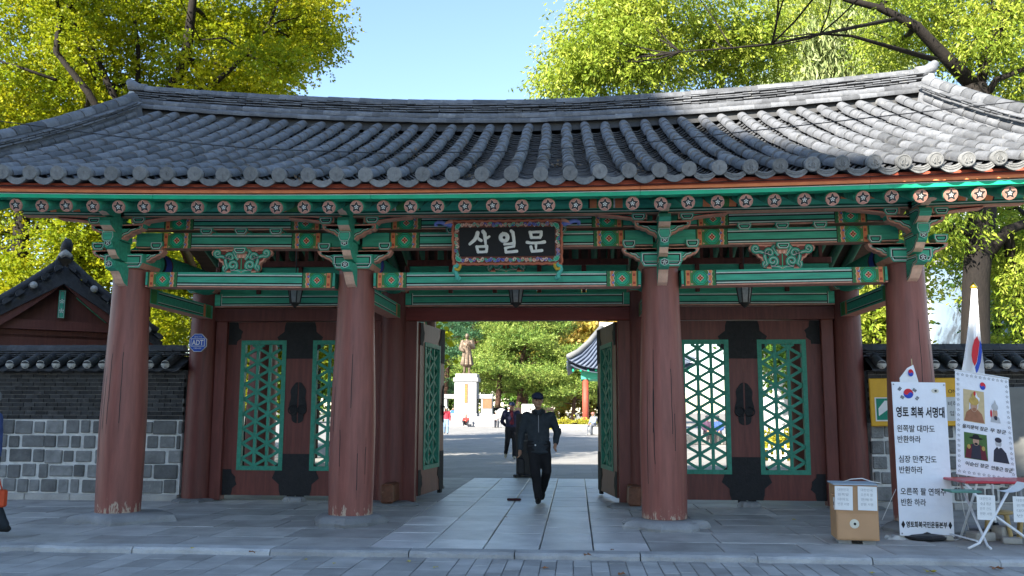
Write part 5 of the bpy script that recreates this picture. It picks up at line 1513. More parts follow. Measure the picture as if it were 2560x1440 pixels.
# ---------------------------------------------------------------- figure builder
def _ico(n):
    bm = bmesh.new(); bmesh.ops.create_icosphere(bm, subdivisions=n, radius=1)
    bm.verts.index_update(); v = np.array([tuple(q.co) for q in bm.verts]); f = np.array([[q.index for q in x.verts] for x in bm.faces]); bm.free()
    return v, f
ICO = (_ico(2), _ico(3))
def blob(parts, voxel, mats=None, smooth=2, wm=None):
    """union of tapered capsules / ellipsoids -> one continuous skin (voxel remesh)"""
    Vs, Fs, off = [], [], 0
    def ball(M, hi):
        nonlocal off
        v, f = ICO[hi]; A = np.array(M)
        Vs.append(v @ A[:3, :3].T+A[:3, 3]); Fs.append(f+off); off += len(v)
    for p in parts:
        if p[0] == 'c':      # capsule: p0,r0,p1,r1[,flat]
            a, r0, b, r1 = Vector(p[1]), p[2], Vector(p[3]), p[4]; fl = p[5] if len(p) > 5 else (1, 1, 1)
            n = max(2, int((b-a).length/(min(r0, r1)*.45))+1)
            for k in range(n+1):
                t = k/n; ball(T(a.lerp(b, t)) @ Matrix.Diagonal((*[f*(r0+(r1-r0)*t) for f in fl], 1)), 0)
        else:                # ellipsoid: centre, (rx,ry,rz), optional rotation matrix
            ball(T(p[1]) @ (p[3] if len(p) > 3 else I4) @ Matrix.Diagonal((*p[2], 1)), 1)
    V = np.concatenate(Vs); F = np.concatenate(Fs)
    me = bpy.data.meshes.new('raw'); me.vertices.add(len(V)); me.vertices.foreach_set('co', V.astype(np.float32).ravel())
    me.loops.add(F.size); me.loops.foreach_set('vertex_index', F.astype(np.int32).ravel())
    me.polygons.add(len(F)); me.polygons.foreach_set('loop_start', np.arange(0, F.size, 3, dtype=np.int32)); me.polygons.foreach_set('loop_total', np.full(len(F), 3, dtype=np.int32))
    me.update(calc_edges=True)
    ob = bpy.data.objects.new('raw', me)
    rm_ = ob.modifiers.new('r', 'REMESH'); rm_.mode = 'VOXEL'; rm_.voxel_size = voxel
    if smooth:
        s_ = ob.modifiers.new('s', 'SMOOTH'); s_.iterations = smooth; s_.factor = .5
    out = baked(ob)
    bpy.data.meshes.remove(me)
    out.polygons.foreach_set('use_smooth', [True]*len(out.polygons))
    return out
def skinobj(name, parts, m, parent, wm, voxel=.02, smooth=2, fold=0., fscale=9):
    me = blob(parts, voxel, smooth=smooth)
    if fold:
        n = len(me.vertices); co = np.empty(n*3, np.float32); me.vertices.foreach_get('co', co); co = co.reshape(-1, 3)
        no = np.empty(n*3, np.float32); me.vertices.foreach_get('normal', no); no = no.reshape(-1, 3)
        d = np.sin(co[:, 2]*fscale*2.1+np.sin(co[:, 0]*fscale*1.3)*1.7+co[:, 1]*fscale)*.5+np.sin(co[:, 2]*fscale*4.3+co[:, 0]*fscale*3)*.3+np.sin(co[:, 0]*fscale*5+co[:, 2]*2)*.3
        co += no*(d*fold)[:, None]; me.vertices.foreach_set('co', co.ravel()); me.update()
    me.materials.append(m)
    o = bpy.data.objects.new(name, me); COL.objects.link(o); put(o, parent, wm)
    return o
M_skin = mat('skin', (.36, .20, .13), .5, .1, 20, spec=.35)
M_hairg = mat('grey_hair', (.16, .155, .15), .7, .3, 60)
def head_parts(c, r=.098, turn=0.):
    """head with brow, nose, lips, chin and ears; faces -y turned by `turn`"""
    Rm = T(c) @ RZ(turn)
    P = lambda x, y, z: tuple(Rm @ Vector((x*r, y*r, z*r)))
    E = lambda p, s: ('e', p, tuple(q*r for q in s), RZ(turn))
    return [E(P(0, .05, .25), (.82, .98, .98)), E(P(0, -.12, -.35), (.68, .78, .85)), E(P(0, -.62, -.85), (.34, .25, .24)),
            ('c', P(0, -.88, .12), r*.10, P(0, -1.05, -.25), r*.16), E(P(0, -.86, -.55), (.28, .14, .10)), E(P(0, -.84, .32), (.60, .14, .10)),
            E(P(.84, .05, -.05), (.10, .20, .30)), E(P(-.84, .05, -.05), (.10, .20, .30)), E(P(.42, -.66, -.2), (.26, .22, .24)), E(P(-.42, -.66, -.2), (.26, .22, .24))]
def hand_parts(w, d, curl=.35, side=1, s=1.0):
    """wrist w, hand direction d: palm, four unequal fingers with knuckles and a thumb from the side of the palm"""
    d = Vector(d).normalized(); a = d.cross(Vector((0, 1, 0)));
    if a.length < .1: a = Vector((1, 0, 0))
    a.normalize(); b = a.cross(d).normalized(); w = Vector(w); out = []
    out.append(('c', tuple(w), .026*s, tuple(w+d*.075*s), .030*s, (1, 1, 1)))
    for k, L in enumerate((.070, .080, .075, .058)):
        o_ = w+d*.085*s+b*((k-1.5)*.020*s); m = o_+(d*math.cos(curl)+a*side*math.sin(curl))*L*.5*s; e = m+(d*math.cos(curl*2.4)+a*side*math.sin(curl*2.4))*L*.5*s
        out += [('c', tuple(o_), .0095*s, tuple(m), .009*s), ('c', tuple(m), .009*s, tuple(e), .0075*s)]
    o_ = w+d*.025*s-b*.028*s; m = o_+(d*.7-b*.6+a*side*.3)*.04*s; e = m+(d*.9+a*side*.4)*.03*s
    out += [('c', tuple(o_), .012*s, tuple(m), .011*s), ('c', tuple(m), .011*s, tuple(e), .009*s)]
    return out
def face_features(o, wm, c, r, turn):
    Rm = T(c) @ RZ(turn)
    mb = MB()
    for s in (-1, 1):
        mb2 = MB(); mb2.lathe([(.001, -.012), (.012, -.006), (.014, 0), (.012, .006), (.001, .012)], (0, 0, 0), 10)
        mb.add([Rm @ Vector((s*.36*r+v[0], -.80*r+v[1]*.5, .10*r+v[2]*.55)) for v in mb2.v], mb2.f)
        mb.tube([Rm @ Vector((s*.18*r, -.93*r, .30*r)), Rm @ Vector((s*.4*r, -.92*r, .36*r)), Rm @ Vector((s*.6*r, -.78*r, .28*r))], .006, 5)
    mb.build('eyes', mat('dark_eyes', (.02, .015, .012), .4, .1, 10), o, smooth=True, wm=wm)
    MB().tube([Rm @ Vector((-.26*r, -.97*r, -.56*r)), Rm @ Vector((0, -1.02*r, -.54*r)), Rm @ Vector((.26*r, -.97*r, -.56*r))], [.003, .0055, .003], 5).build('lips', mat('lips', (.22, .09, .07), .5, .1, 10), o, smooth=True, wm=wm)
def cap_hat(o, wm, c, r, turn, m, brim=True):
    Rm = T(c) @ RZ(turn)
    mb = MB(); prof = [(1.0, .34), (1.02, .50), (.98, .80), (.82, 1.08), (.55, 1.26), (.2, 1.33), (.01, 1.34)]
    mb.lathe([(q*r*.96, z*r) for q, z in prof], (0, 0, 0), 20)
    mb.v = [Rm @ Vector((v[0]*.95, v[1]*1.10+.03*r, v[2])) for v in mb.v]
    if brim:
        vs = []; n = 12
        for k in range(n+1):
            a = math.pi*(1.14+.72*k/n); vs += [Rm @ Vector((r*.92*math.cos(a), r*1.0*math.sin(a), r*.42)), Rm @ Vector((r*.86*math.cos(a), r*1.85*math.sin(a)+r*.1, r*(.22+.12*abs(math.cos(a)))))]
        mb.add(vs, [(2*k, 2*k+1, 2*k+3, 2*k+2) for k in range(n)]); b_ = len(mb.v)
        mb.add([Vector(v)+Vector((0, 0, -.008)) for v in vs], [(2*k, 2*k+2, 2*k+3, 2*k+1) for k in range(n)])
    mb.build('cap', m, o, smooth=True, wm=wm)
def person(loc, rz, lab, pose, colors, scale=1.0, vox=.02, detail=True, group=None, hat=None, turn=0., skirt=False, bare=True, long_coat=0., hair=None, fold=.006):
    """pose: dict of joints (local, facing -y)"""
    o = empty('person', loc, lab, 'person', group, rz)
    wm = W[o] @ Matrix.Diagonal((scale, scale, scale, 1))
    J = pose; c = J['head']; r = .100
    mats = {k: mat('cloth_%s_%d_%d_%d' % (k, *[int(q*255) for q in v]), v, .8, .22, 14, bump=.25, bscale=30) for k, v in colors.items()}
    ch, pv = Vector(J['chest']), Vector(J['pelvis']); nk = Vector(J['neck'])
    # the whole body, one skin
    body = head_parts(c, r, turn)+[('c', tuple(nk), .052, tuple(Vector(c)-Vector((0, 0, .06))), .05), ('c', tuple(pv), .12, tuple(ch), .13, (1.1, .75, 1)), ('c', tuple(ch), .11, tuple(nk), .06)]
    for s in ('l', 'r'):
        sh, el, wr = (Vector(J[s+k]) for k in ('sho', 'elb', 'wri')); hp, kn, an = (Vector(J[s+k]) for k in ('hip', 'kne', 'ank'))
        body += [('c', tuple(ch), .09, tuple(sh), .058), ('c', tuple(sh), .052, tuple(el), .040), ('c', tuple(el), .040, tuple(wr), .027), ('c', tuple(hp), .085, tuple(kn), .055), ('c', tuple(kn), .055, tuple(an), .036), ('c', tuple(pv), .1, tuple(hp), .085)]
        body += hand_parts(wr, (wr-el), side=1 if s == 'l' else -1)
    skinobj('body', body, M_skin, o, wm, vox*.75 if detail else vox)
    # jacket
    jk = [('c', tuple(pv+Vector((0, 0, .02-long_coat))), .168+long_coat*.12, tuple(pv.lerp(ch, .45)), .160, (1.12, .80, .3)), ('c', tuple(pv.lerp(ch, .45)), .160, tuple(ch), .165, (1.15, .80, 1)), ('c', tuple(ch), .15, tuple(ch.lerp(nk, .62)), .095, (1.2, .85, .9)), ('c', tuple(ch.lerp(nk, .7)), .085, tuple(ch.lerp(nk, .97)), .070)]
    for s in ('l', 'r'):
        sh, el, wr = (Vector(J[s+k]) for k in ('sho', 'elb', 'wri'))
        jk += [('c', tuple(ch.lerp(sh, .4)), .10, tuple(sh), .082), ('c', tuple(sh), .080, tuple(el), .064), ('c', tuple(el), .064, tuple(el.lerp(wr, .93)), .050)]
    skinobj('jacket', jk, mats['top'], o, wm, vox, fold=fold)
    tr = [('c', tuple(pv+Vector((0, 0, .03))), .145, tuple(pv-Vector((0, 0, .05))), .14, (1.1, .85, 1))]
    for s in ('l', 'r'):
        hp, kn, an = (Vector(J[s+k]) for k in ('hip', 'kne', 'ank'))
        tr += [('c', tuple(pv.lerp(hp, .6)), .12, tuple(hp), .112), ('c', tuple(hp), .110, tuple(kn), .082), ('c', tuple(kn), .082, tuple(an), .064)]
    skinobj('trousers', tr, mats['legs'], o, wm, vox, fold=fold)
    for s in ('l', 'r'):
        an = Vector(J[s+'ank']); tip = Vector(J.get(s+'toe', an+Vector((0, -.17, -.055))))
        d = (tip-an); hl2 = an+Vector((0, .045, -.05)) if s+'toe' not in J else an-d.normalized()*.03+Vector((0, .03, -.035))
        skinobj('shoe', [('c', tuple(hl2), .042, tuple(an.lerp(tip, .55)+Vector((0, 0, -.012))), .046, (1, 1, .9)), ('c', tuple(an.lerp(tip, .55)+Vector((0, 0, -.012))), .046, tuple(tip), .036, (1.1, 1, .8)), ('c', tuple(an), .045, tuple(hl2), .042)], mats['shoe'], o, wm, vox*.8)
    if detail: face_features(o, wm, c, r, turn)
    if hat: cap_hat(o, wm, c, r, turn, mats['hat'], hat == 'cap')
    if hat or hair:
        hp_ = [('e', tuple(Vector(c)+Vector((0, .035, .02))), (.088, .085, .075))] if hat else [('e', tuple(Vector(c)+Vector((0, .022, .04))), (.092, .096, .092))]
        skinobj('hair', hp_, M_hairg if not hair else hair, o, wm, vox*.8)
    return o, wm
def stand(step=.0, **k):
    J = dict(head=(0, -.02, 1.60), neck=(0, .01, 1.45), chest=(0, .01, 1.24), pelvis=(0, .01, .93), lsho=(.19, .01, 1.38), rsho=(-.19, .01, 1.38), lelb=(.24, .03, 1.10), relb=(-.24, .03, 1.10), lwri=(.25, -.03, .86), rwri=(-.25, -.03, .86),
             lhip=(.09, .01, .90), rhip=(-.09, .01, .90), lkne=(.10, -.01, .50), rkne=(-.10, -.01, .50), lank=(.10, .02, .095), rank=(-.10, .02, .095))
    J.update(k); return J
def sit(h=.45, **k):
    J = dict(head=(0, -.06, h+.76), neck=(0, -.01, h+.62), chest=(0, .01, h+.40), pelvis=(0, .05, h+.10), lsho=(.19, .0, h+.54), rsho=(-.19, .0, h+.54), lelb=(.23, -.10, h+.28), relb=(-.23, -.10, h+.28), lwri=(.10, -.30, h+.20), rwri=(-.10, -.30, h+.20),
             lhip=(.09, .02, h+.08), rhip=(-.09, .02, h+.08), lkne=(.13, -.40, h+.07), rkne=(-.13, -.40, h+.07), lank=(.12, -.36, .095), rank=(-.12, -.36, .095))
    J.update(k); return J

# ---- bronze statue: robed standing man, one hand raised to the chest
sb = zat(935)
st = empty('statue', (sx, YS, sb), 'bronze statue of a robed standing man on the granite pedestal', 'statue')
sh_ = (zat(830)-sb)/1.80
wm = T(sx+.15, YS, sb) @ Matrix.Diagonal((sh_, sh_, sh_, 1))
J = stand(relb=(-.27, .02, 1.10), rwri=(-.16, -.14, 1.00), lelb=(.27, .0, 1.14), lwri=(.12, -.20, 1.26))
parts = head_parts((0, -.02, 1.62), .1)+[('c', (0, .01, 1.45), .055, (0, 0, 1.56), .05), ('c', (0, .02, .98), .17, (0, .01, 1.25), .19, (1.1, .8, 1)), ('c', (0, .01, 1.25), .18, (0, .01, 1.40), .09, (1.25, .85, 1)), ('c', (0, .02, .98), .18, (0, .02, .42), .27, (1.0, .72, .5)),
        ('c', (.1, .02, .40), .075, (.10, .02, .10), .055), ('c', (-.1, .02, .40), .075, (-.10, .02, .10), .055), ('c', (.10, .03, .06), .05, (.12, -.14, .045), .045), ('c', (-.10, .03, .06), .05, (-.12, -.14, .045), .045), ('e', (0, 0, .015), (.30, .28, .03))]
for s in ('l', 'r'):
    a, b, c_ = J[s+'sho'], J[s+'elb'], J[s+'wri']
    parts += [('c', a, .09, b, .10), ('c', b, .10, c_, .075)]+hand_parts(c_, Vector(c_)-Vector(b))
for k in range(9):
    a = k/9*2*math.pi; parts.append(('c', (.17*math.cos(a), .12*math.sin(a), .95), .025, (.26*math.cos(a), .19*math.sin(a), .40), .035))
skinobj('figure', parts, M_bronze, st, wm, .018, fold=.004)
skinobj('collar', [('c', (-.12, -.13, 1.42), .018, (.05, -.17, 1.15), .018), ('c', (.12, -.13, 1.42), .018, (-.05, -.17, 1.15), .018), ('c', (.03, -.17, 1.15), .016, (.07, -.18, .85), .02)], M_bronze, st, wm, .012)

# ---- tiled pavilion at the right of the courtyard
def pavilion():
    Yp = 66; px2m = (Yp-CAMLOC.y)/CAMP['f']
    c0 = at(1418, 905, Y=Yp); ex = at(1560, 905, Y=Yp)
    x0, z0 = c0.x, c0.z-.1; wd = 11.0
    o = empty('pavilion', (x0+wd/2, Yp+4, 0), 'open pavilion with blue-grey tiled roof and red columns past the open door', 'pavilion')
    # hipped roof with raised corners; rows of tubes
    ridge_z = at(1500, 838, Y=Yp+4).z+.6
    def surf(u, s): # front slope: u along 0..1, s up
        xa = x0+s*3.2; xb = x0+wd-s*3.2; x = xa+(xb-xa)*u; cz = .9*(abs(u-.5)*2)**4*(1-s)
        return Vector((x, Yp+s*4.0, z0-.55+cz+(ridge_z-z0+.55)*(s**1.35)))
    def surfl(u, s): # left slope
        ya = Yp+s*4.0; yb = Yp+8-s*4.0; y = ya+(yb-ya)*u; cz = .9*(abs(u-.5)*2)**4*(1-s)
        return Vector((x0+s*3.2, y, z0-.55+cz+(ridge_z-z0+.55)*(s**1.35)))
    mb = MB(); n = 16
    for F in (surf, surfl):
        vs = [F(i/n, j/8) for j in range(9) for i in range(n+1)]
        mb.add(vs, [(j*(n+1)+i, j*(n+1)+i+1, (j+1)*(n+1)+i+1, (j+1)*(n+1)+i) for j in range(8) for i in range(n)])
        mb.add([v+Vector((0, .3 if F is surf else 0, -.35)) for v in vs], [(j*(n+1)+i, (j+1)*(n+1)+i, (j+1)*(n+1)+i+1, j*(n+1)+i+1) for j in range(8) for i in range(n)])
    rf = mb.build('roof', mat('pavilion_tile', (.10, .12, .16), .55, .2, 3, rnd=.1), o)
    mt = MATS['pavilion_tile']
    for F, nn in ((surf, 30), (surfl, 22)):
        for k in range(nn+1):
            MB().tube([F(k/nn, s)+Vector((0, 0, .05)) for s in (0, .3, .6, 1)], .10, 6, 0).build('tile_row', mt, rf, smooth=True)
    MB().tube([surf(0, s)+Vector((0, 0, .22)) for s in (0.03, .3, .6, 1)], [.25, .25, .25, .25], 8, 0).build('hip_ridge', M_tile_end, rf, smooth=True)
    MB().tube([surf(0, 1)+Vector((-.3, 0, .3)), surf(.5, 1)+Vector((0, 0, .2)), surf(1, 1)+Vector((.3, 0, .3))], .32, 8, 0).build('ridge', M_plaster, rf, smooth=True)
    MB().box(x0+1.2, x0+wd-1.2, Yp+1.2, Yp+6.8, z0-1.35, z0-.65).build('beam', M_green, o)
    for k in range(16):
        x = x0+.5+k*.66; MB().tube([(x, Yp+.35, z0-.62), (x, Yp+1.6, z0-.35)], .09, 8, 0).build('rafter', M_green2, o)
    for x, y in ((x0+1.6, Yp+1.5), (x0+1.6, Yp+6.3), (x0+4.2, Yp+1.5), (x0+6.8, Yp+1.5), (x0+9.4, Yp+1.5), (x0+4.2, Yp+6.3)):
        MB().lathe([(.27, -.02), (.27, z0-1.35)], (x, y, 0), 14).build('column', mat('pavilion_red', (.28, .06, .035), .6, .15, 4), o, smooth=True)
    MB().box(x0+1.1, x0+wd-1, Yp+1, Yp+6.9, -.05, .25).build('floor', M_granite, o)
pavilion()
# hedge, little white fence, stone seats
L_hedge = leaf_mat('hedge_leaves', [(.25, .27, .02), (.42, .38, .04), (.30, .30, .03)], .3)
def hedge(pxa, pxb, Y, h, lab, leaf, seed, d=.8):
    a, b = onray(pxa, Y), onray(pxb, Y); r = np.random.default_rng(seed); n = 9000
    P = np.stack([r.uniform(a, b, n), r.uniform(Y, Y+d, n), r.uniform(0, h, n)], 1)
    V, F, t = leaf_cloud(P, .04, n, .16, .6, 0, r)
    base = ((a+b)/2, Y+d/2, -.03); o = empty('hedge', base, lab, 'hedge')
    MB().box(a+.05, b-.05, Y+.06, Y+d-.06, -.03, h-.08).build('hedge_core', M_dark, o)
    big_mesh('foliage', V-np.array(base), F, [leaf], o, T(base), attr=t)
hedge(1385, 1520, 62.5, .62, 'low clipped yellow hedge behind the small white fence', L_hedge, 5)
hedge(1200, 1385, 79, 1.9, 'dark green bush beneath the pines', L_dgreen, 6, 1.5)
hedge(1880, 2040, 17.5, .5, 'low green hedge seen through the right lattice', L_hedge, 7)
def fence(pxa, pxb, Y, lab, h=.42):
    a, b = onray(pxa, Y), onray(pxb, Y); o = empty('picket_fence', ((a+b)/2, Y, -.03), lab, 'fence')
    m = mat('white_fence', (.75, .75, .73), .6, .08, 5)
    for z in (.12, .32): MB().box(a, b, Y-.015, Y+.015, z, z+.04).build('rail', m, o)
    n = int((b-a)/.16)
    for k in range(n+1):
        x = a+(b-a)*k/n; MB().prism([(x-.03, -.03), (x+.03, -.03), (x+.03, h-.05), (x, h), (x-.03, h-.05)], Y-.035, Y-.017).build('picket', m, o)
fence(1385, 1505, 61.8, 'small white picket fence in front of the yellow hedge')
fence(1880, 2040, 16.8, 'small white picket fence seen through the right lattice', .5)

# ================================================================== writing
def text_obj(s, size, m, parent, M, name='lettering', bold=0., align='LEFT', sx=1.0, fit=None):
    """flat lettering; M maps (x right, y up, z out of the face) to the world"""
    cu = bpy.data.curves.new('txt', 'FONT'); cu.body = s; cu.size = size; cu.align_x = align; cu.resolution_u = 3; cu.offset = bold
    ob = bpy.data.objects.new('txt', cu)
    me = baked(ob); bpy.data.curves.remove(cu)
    if fit and len(me.vertices):
        co = np.empty(len(me.vertices)*3, np.float32); me.vertices.foreach_get('co', co); co = co.reshape(-1, 3)
        sx = fit/(co[:, 0].max()-co[:, 0].min()); 
        if align == 'LEFT': co[:, 0] -= co[:, 0].min()
        me.vertices.foreach_set('co', co.ravel())
    me.materials.clear(); me.materials.append(m)
    o = bpy.data.objects.new(name, me); COL.objects.link(o); put(o, parent, M @ Matrix.Diagonal((sx, 1, 1, 1)))
    return o
class Face:
    """a flat rectangle given by three of its corners; x right, y up"""
    def __init__(s, tl, tr, bl):
        s.o = Vector(bl); s.u = (Vector(tr)-Vector(tl)); s.v = (Vector(tl)-Vector(bl)); s.w, s.h = s.u.length, s.v.length
        u = s.u.normalized(); n = u.cross(s.v).normalized(); v = n.cross(u)
        # n points towards the viewer (u x v)
        s.M = Matrix((u, v, n)).transposed().to_4x4(); s.M.translation = s.o
        s.shear = s.v.dot(u)/s.h
    def at(s, x, y, z=.003): return s.M @ T(x+s.shear*y, y, z)
def sheet_on(face, x0, x1, y0, y1, z, th, m, parent, name, seg=1):
    mb = MB(); mb.box(x0, x1, y0, y1, z, z+th)
    return mb.build(name, m, parent, wm=face.M)
M_dleaf0 = mat('litter', (.16, .12, .08), .9, .3, 30)
M_ink = mat('black_ink', (.012, .012, .014), .7, .1, 10)
M_vinyl = mat('white_vinyl', (.72, .73, .76), .55, .05, 3, bump=.9, bscale=5, spec=.4)
M_paper = mat('white_paper', (.72, .71, .68), .8, .05, 6)
M_fred = mat('flag_red', (.55, .02, .03), .6, .08, 10); M_fblue = mat('flag_blue', (.02, .06, .38), .6, .08, 10)
M_flag = mat('flag_white', (.80, .80, .80), .7, .04, 8)
M_wmetal = mat('white_metal', (.66, .66, .65), .4, .06, 8, spec=.5)
M_rubber = mat('black_plastic', (.018, .018, .02), .5, .15, 10, spec=.4)
def taegeuk(mb, cx, cy, r, z, ang=-.6, red=0, blue=1, n=28):
    def A(t): return (cx+r*math.cos(t+ang), cy+r*math.sin(t+ang), z)
    # red upper half with an S-shaped lower edge, blue the rest
    def S(k): # S curve from -r to r
        x = -r+2*r*k; y = (-1 if x < 0 else 1)*math.sqrt(max(0, (r/2)**2-(abs(x)-r/2)**2)); c, s = math.cos(ang), math.sin(ang)
        return (cx+x*c-y*s, cy+x*s+y*c, z)
    up = [A(math.pi*k/n) for k in range(n+1)]; dn = [A(math.pi+math.pi*k/n) for k in range(n+1)]
    sc1 = [S(k/n) for k in range(1, n)]
    mb.poly(up+sc1, red); mb.poly(dn+sc1[::-1], blue)
def trigram(mb, cx, cy, ang, w, h, broken, z, mi):
    c, s = math.cos(ang), math.sin(ang)
    for k in range(3):
        yy = (k-1)*h
        for (a, b) in (((-w/2, -w*.05), (w*.05, w/2)) if broken[k] else ((-w/2, w/2),)):
            q = [(a, yy-h*.32), (b, yy-h*.32), (b, yy+h*.32), (a, yy+h*.32)]
            mb.poly([(cx+x*c-y*s, cy+x*s+y*c, z) for x, y in q], mi)

# ---- leaning banner with the long text
f1 = Face(at(2229, 955, Y=-.98), at(2363, 957, Y=-.96), at(2250, 1338, Y=-.92))
b1 = empty('text_banner', at(2318, 1362, Z=0), 'white banner with large black lettering, leaning on a black weighted stand', 'banner')
sheet_on(f1, 0, f1.w, 0, f1.h, -.006, .006, M_vinyl, b1, 'banner_sheet').name = 'banner_sheet'
bs = [c for c in b1.children][0]
def shear_obj(o, face):   # follow the banner's slight skew
    me = o.data
    for v in me.vertices:
        p = W[o] @ v.co; q = face.M.inverted() @ p; q.x += face.shear*q.y; v.co = W[o].inverted() @ (face.M @ q)
shear_obj(bs, f1)
W1, H1 = f1.w, f1.h
lines = [('영토 회복 서명대', .075, .965, .855, .80, .006), ('왼쪽발 대마도', .085, .68, .725, .62, .003), ('반환하라', .085, .45, .648, .40, .003), ('심장 만주간도', .085, .70, .505, .62, .003), ('반환하라', .085, .47, .432, .40, .003), ('오른쪽 팔 연해주', .085, .90, .285, .80, .003), ('반환 하라', .085, .52, .213, .43, .003)]
for i, (s, x0, x1, y, wf, bd) in enumerate(lines):
    big_ = i == 0
    yb = {0: .775, 1: .675, 2: .605, 3: .475, 4: .405, 5: .265, 6: .195}[i]
    text_obj(s, .135 if big_ else .092, M_ink, b1, f1.at(.05*W1, yb*H1), bold=.004 if big_ else .0012, fit=({0: .90, 1: .70, 2: .43, 3: .70, 4: .43, 5: .84, 6: .46}[i])*W1)
text_obj('♦영토회복국민운동본부♦', .078, M_ink, b1, f1.at(.035*W1, .055*H1), bold=.0025, fit=.93*W1)
mb = MB()
taegeuk(mb, .30*W1, .925*H1, .058, .0035, -.5); 
for (dx, dy, a, br) in ((-.10, .055, .9, (0, 0, 0)), (.075, .04, -.6, (1, 0, 1)), (-.075, -.045, -.6, (0, 1, 0)), (.10, -.055, .9, (1, 1, 1))):
    trigram(mb, .30*W1+dx, .925*H1+dy, a, .045, .012, br, .0035, 2)
disc_pts = [(.80*W1+.045*math.cos(a), .945*H1+.028*math.sin(a), .0035) for a in [2*math.pi*k/20 for k in range(20)]]
mb.poly(disc_pts, 3); mb.poly([(.81*W1+.016*math.cos(a), .945*H1+.012*math.sin(a), .0045) for a in [2*math.pi*k/10 for k in range(10)]], 2)
mb.v = [(v[0]+f1.shear*v[1], v[1], v[2]) for v in mb.v]
tag(mb.build('printed_flag', [M_fred, M_fblue, M_ink, mat('cream_print', (.62, .58, .48), .7, .1, 20)], b1, wm=f1.M), kind='stuff')
for (x, y) in ((.03, .985), (.97, .985), (.04, .012), (.96, .012)):
    MB().lathe([(.008, 0), (.010, .003), (.004, .006)], (0, 0, 0), 8).build('grommet', M_gframe, b1, wm=f1.at(x*W1, y*H1, .002))
mid_b = f1.at(.5*W1, 0, -.03).translation; mid_t = f1.at(.5*W1, H1, -.03).translation
MB().tube([Vector((mid_b.x, mid_b.y+.03, .06)), mid_t], .012, 8).build('stand_pole', M_rubber, b1)
for f in (0.0, .995): MB().tube([f1.at(0, f*H1, -.012).translation, f1.at(W1, f*H1, -.012).translation], .010, 8).build('banner_rail', M_wmetal, b1)
c = at(2318, 1352, Z=0.02)
mb = MB(); mb.lathe([(.20, 0), (.245, .02), (.25, .04), (.20, .06), (.06, .075), (.03, .10)], (0, 0, 0), 8); mb.v = [(v[0]*1.0, v[1]*.8, v[2]) for v in mb.v]
mb.build('weighted_base', M_rubber, b1, wm=T(mid_b.x, mid_b.y+.0, .003))

# ---- small hand flag stuck behind the banner
hf = at(2281, 905, Y=-.50)
o = empty('hand_flag', (hf.x, hf.y, 1.85), 'small paper flag on a stick behind the top of the text banner', 'flag')
MB().tube([(hf.x, hf.y, 1.86), (hf.x-.01, hf.y, hf.z+.04)], .006, 6).build('stick', mat('pale_wood_stick', (.5, .38, .22), .7, .1, 20), o)
p = [at(2283, 912, Y=-.51), at(2295, 950, Y=-.52), at(2297, 963, Y=-.52), at(2250, 955, Y=-.53), at(2249, 945, Y=-.53), at(2268, 920, Y=-.53)]
mb = MB(); mb.add(p, [(0, 1, 2, 3, 4, 5)]); mb.add([v+Vector((0, .004, 0)) for v in p], [(5, 4, 3, 2, 1, 0)]); mb.build('flag_sheet', M_flag, o)
mb = MB(); c_ = at(2277, 932, Y=-.545); mb2 = MB(); taegeuk(mb2, 0, 0, .045, 0, -.9); mb.add([(c_.x+v[0]*.75, c_.y-.001, c_.z+v[1]) for v in mb2.v], mb2.f, mb2.m); mb.build('emblem', [M_fred, M_fblue], o)

# ---- second banner with portraits and stars
f2 = Face(at(2386, 926, Y=-.95), at(2523, 941, Y=-.93), at(2391, 1184, Y=-.90))
b2 = empty('portrait_banner', at(2470, 1235, Y=-.92), 'white banner with four portraits in a border of stars above the red table', 'banner')
W2, H2 = f2.w, f2.h
mb = MB(); nx, ny = 8, 12; vs = []
def curl(x, y): return .02*math.sin(3*x/W2+1)*(y/H2)+.025*math.sin(2.6*y/H2+.5)*(x/W2)**2
def P2(x, y, z=0.): 
    return f2.M @ Vector((x+f2.shear*y+.06*(1-y/H2)**2*(x/W2)*(1), y-.03*(x/W2), z+curl(x, y)))
for j in range(ny+1):
    for i in range(nx+1): vs.append(P2(W2*i/nx, H2*j/ny))
fs = [(j*(nx+1)+i, j*(nx+1)+i+1, (j+1)*(nx+1)+i+1, (j+1)*(nx+1)+i) for j in range(ny) for i in range(nx)]
mb.add(vs, fs); back = [v-f2.M.col[2].xyz*.003 for v in vs]; mb.add(back, [q[::-1] for q in fs]); o = mb.build('banner_sheet', M_vinyl, b2, smooth=True)
def printed(polys, mats, name):
    """flat print: list of (polygon in banner metres, material index, layer)"""
    mb = MB()
    for poly, mi, ly in polys: mb.poly([P2(x, y, .002+.0012*ly) for x, y in poly], mi)
    mb.build(name, mats, b2)
stars = []
def star5(cx, cy, r): return [(cx+(r if k % 2 == 0 else r*.42)*math.cos(math.pi/2+k*math.pi/5), cy+(r if k % 2 == 0 else r*.42)*math.sin(math.pi/2+k*math.pi/5)) for k in range(10)]
pos = [(.05*W2+.9*W2*k/11, .965*H2) for k in range(12)]+[(.05*W2+.9*W2*k/11, .03*H2) for k in range(12)]+[(.05*W2, .965*H2-.935*H2*k/19) for k in range(1, 19)]+[(.95*W2, .965*H2-.935*H2*k/19) for k in range(1, 19)]
for x, y in pos: stars += [(star5(x, y, .022), 0, 0), (star5(x, y, .011), 1, 1)]
printed(stars, [mat('star_grey', (.22, .22, .23), .7, .1, 20), M_vinyl], 'star_border')
def R4(x0, x1, y0, y1): return [(x0*W2, y0*H2), (x1*W2, y0*H2), (x1*W2, y1*H2), (x0*W2, y1*H2)]
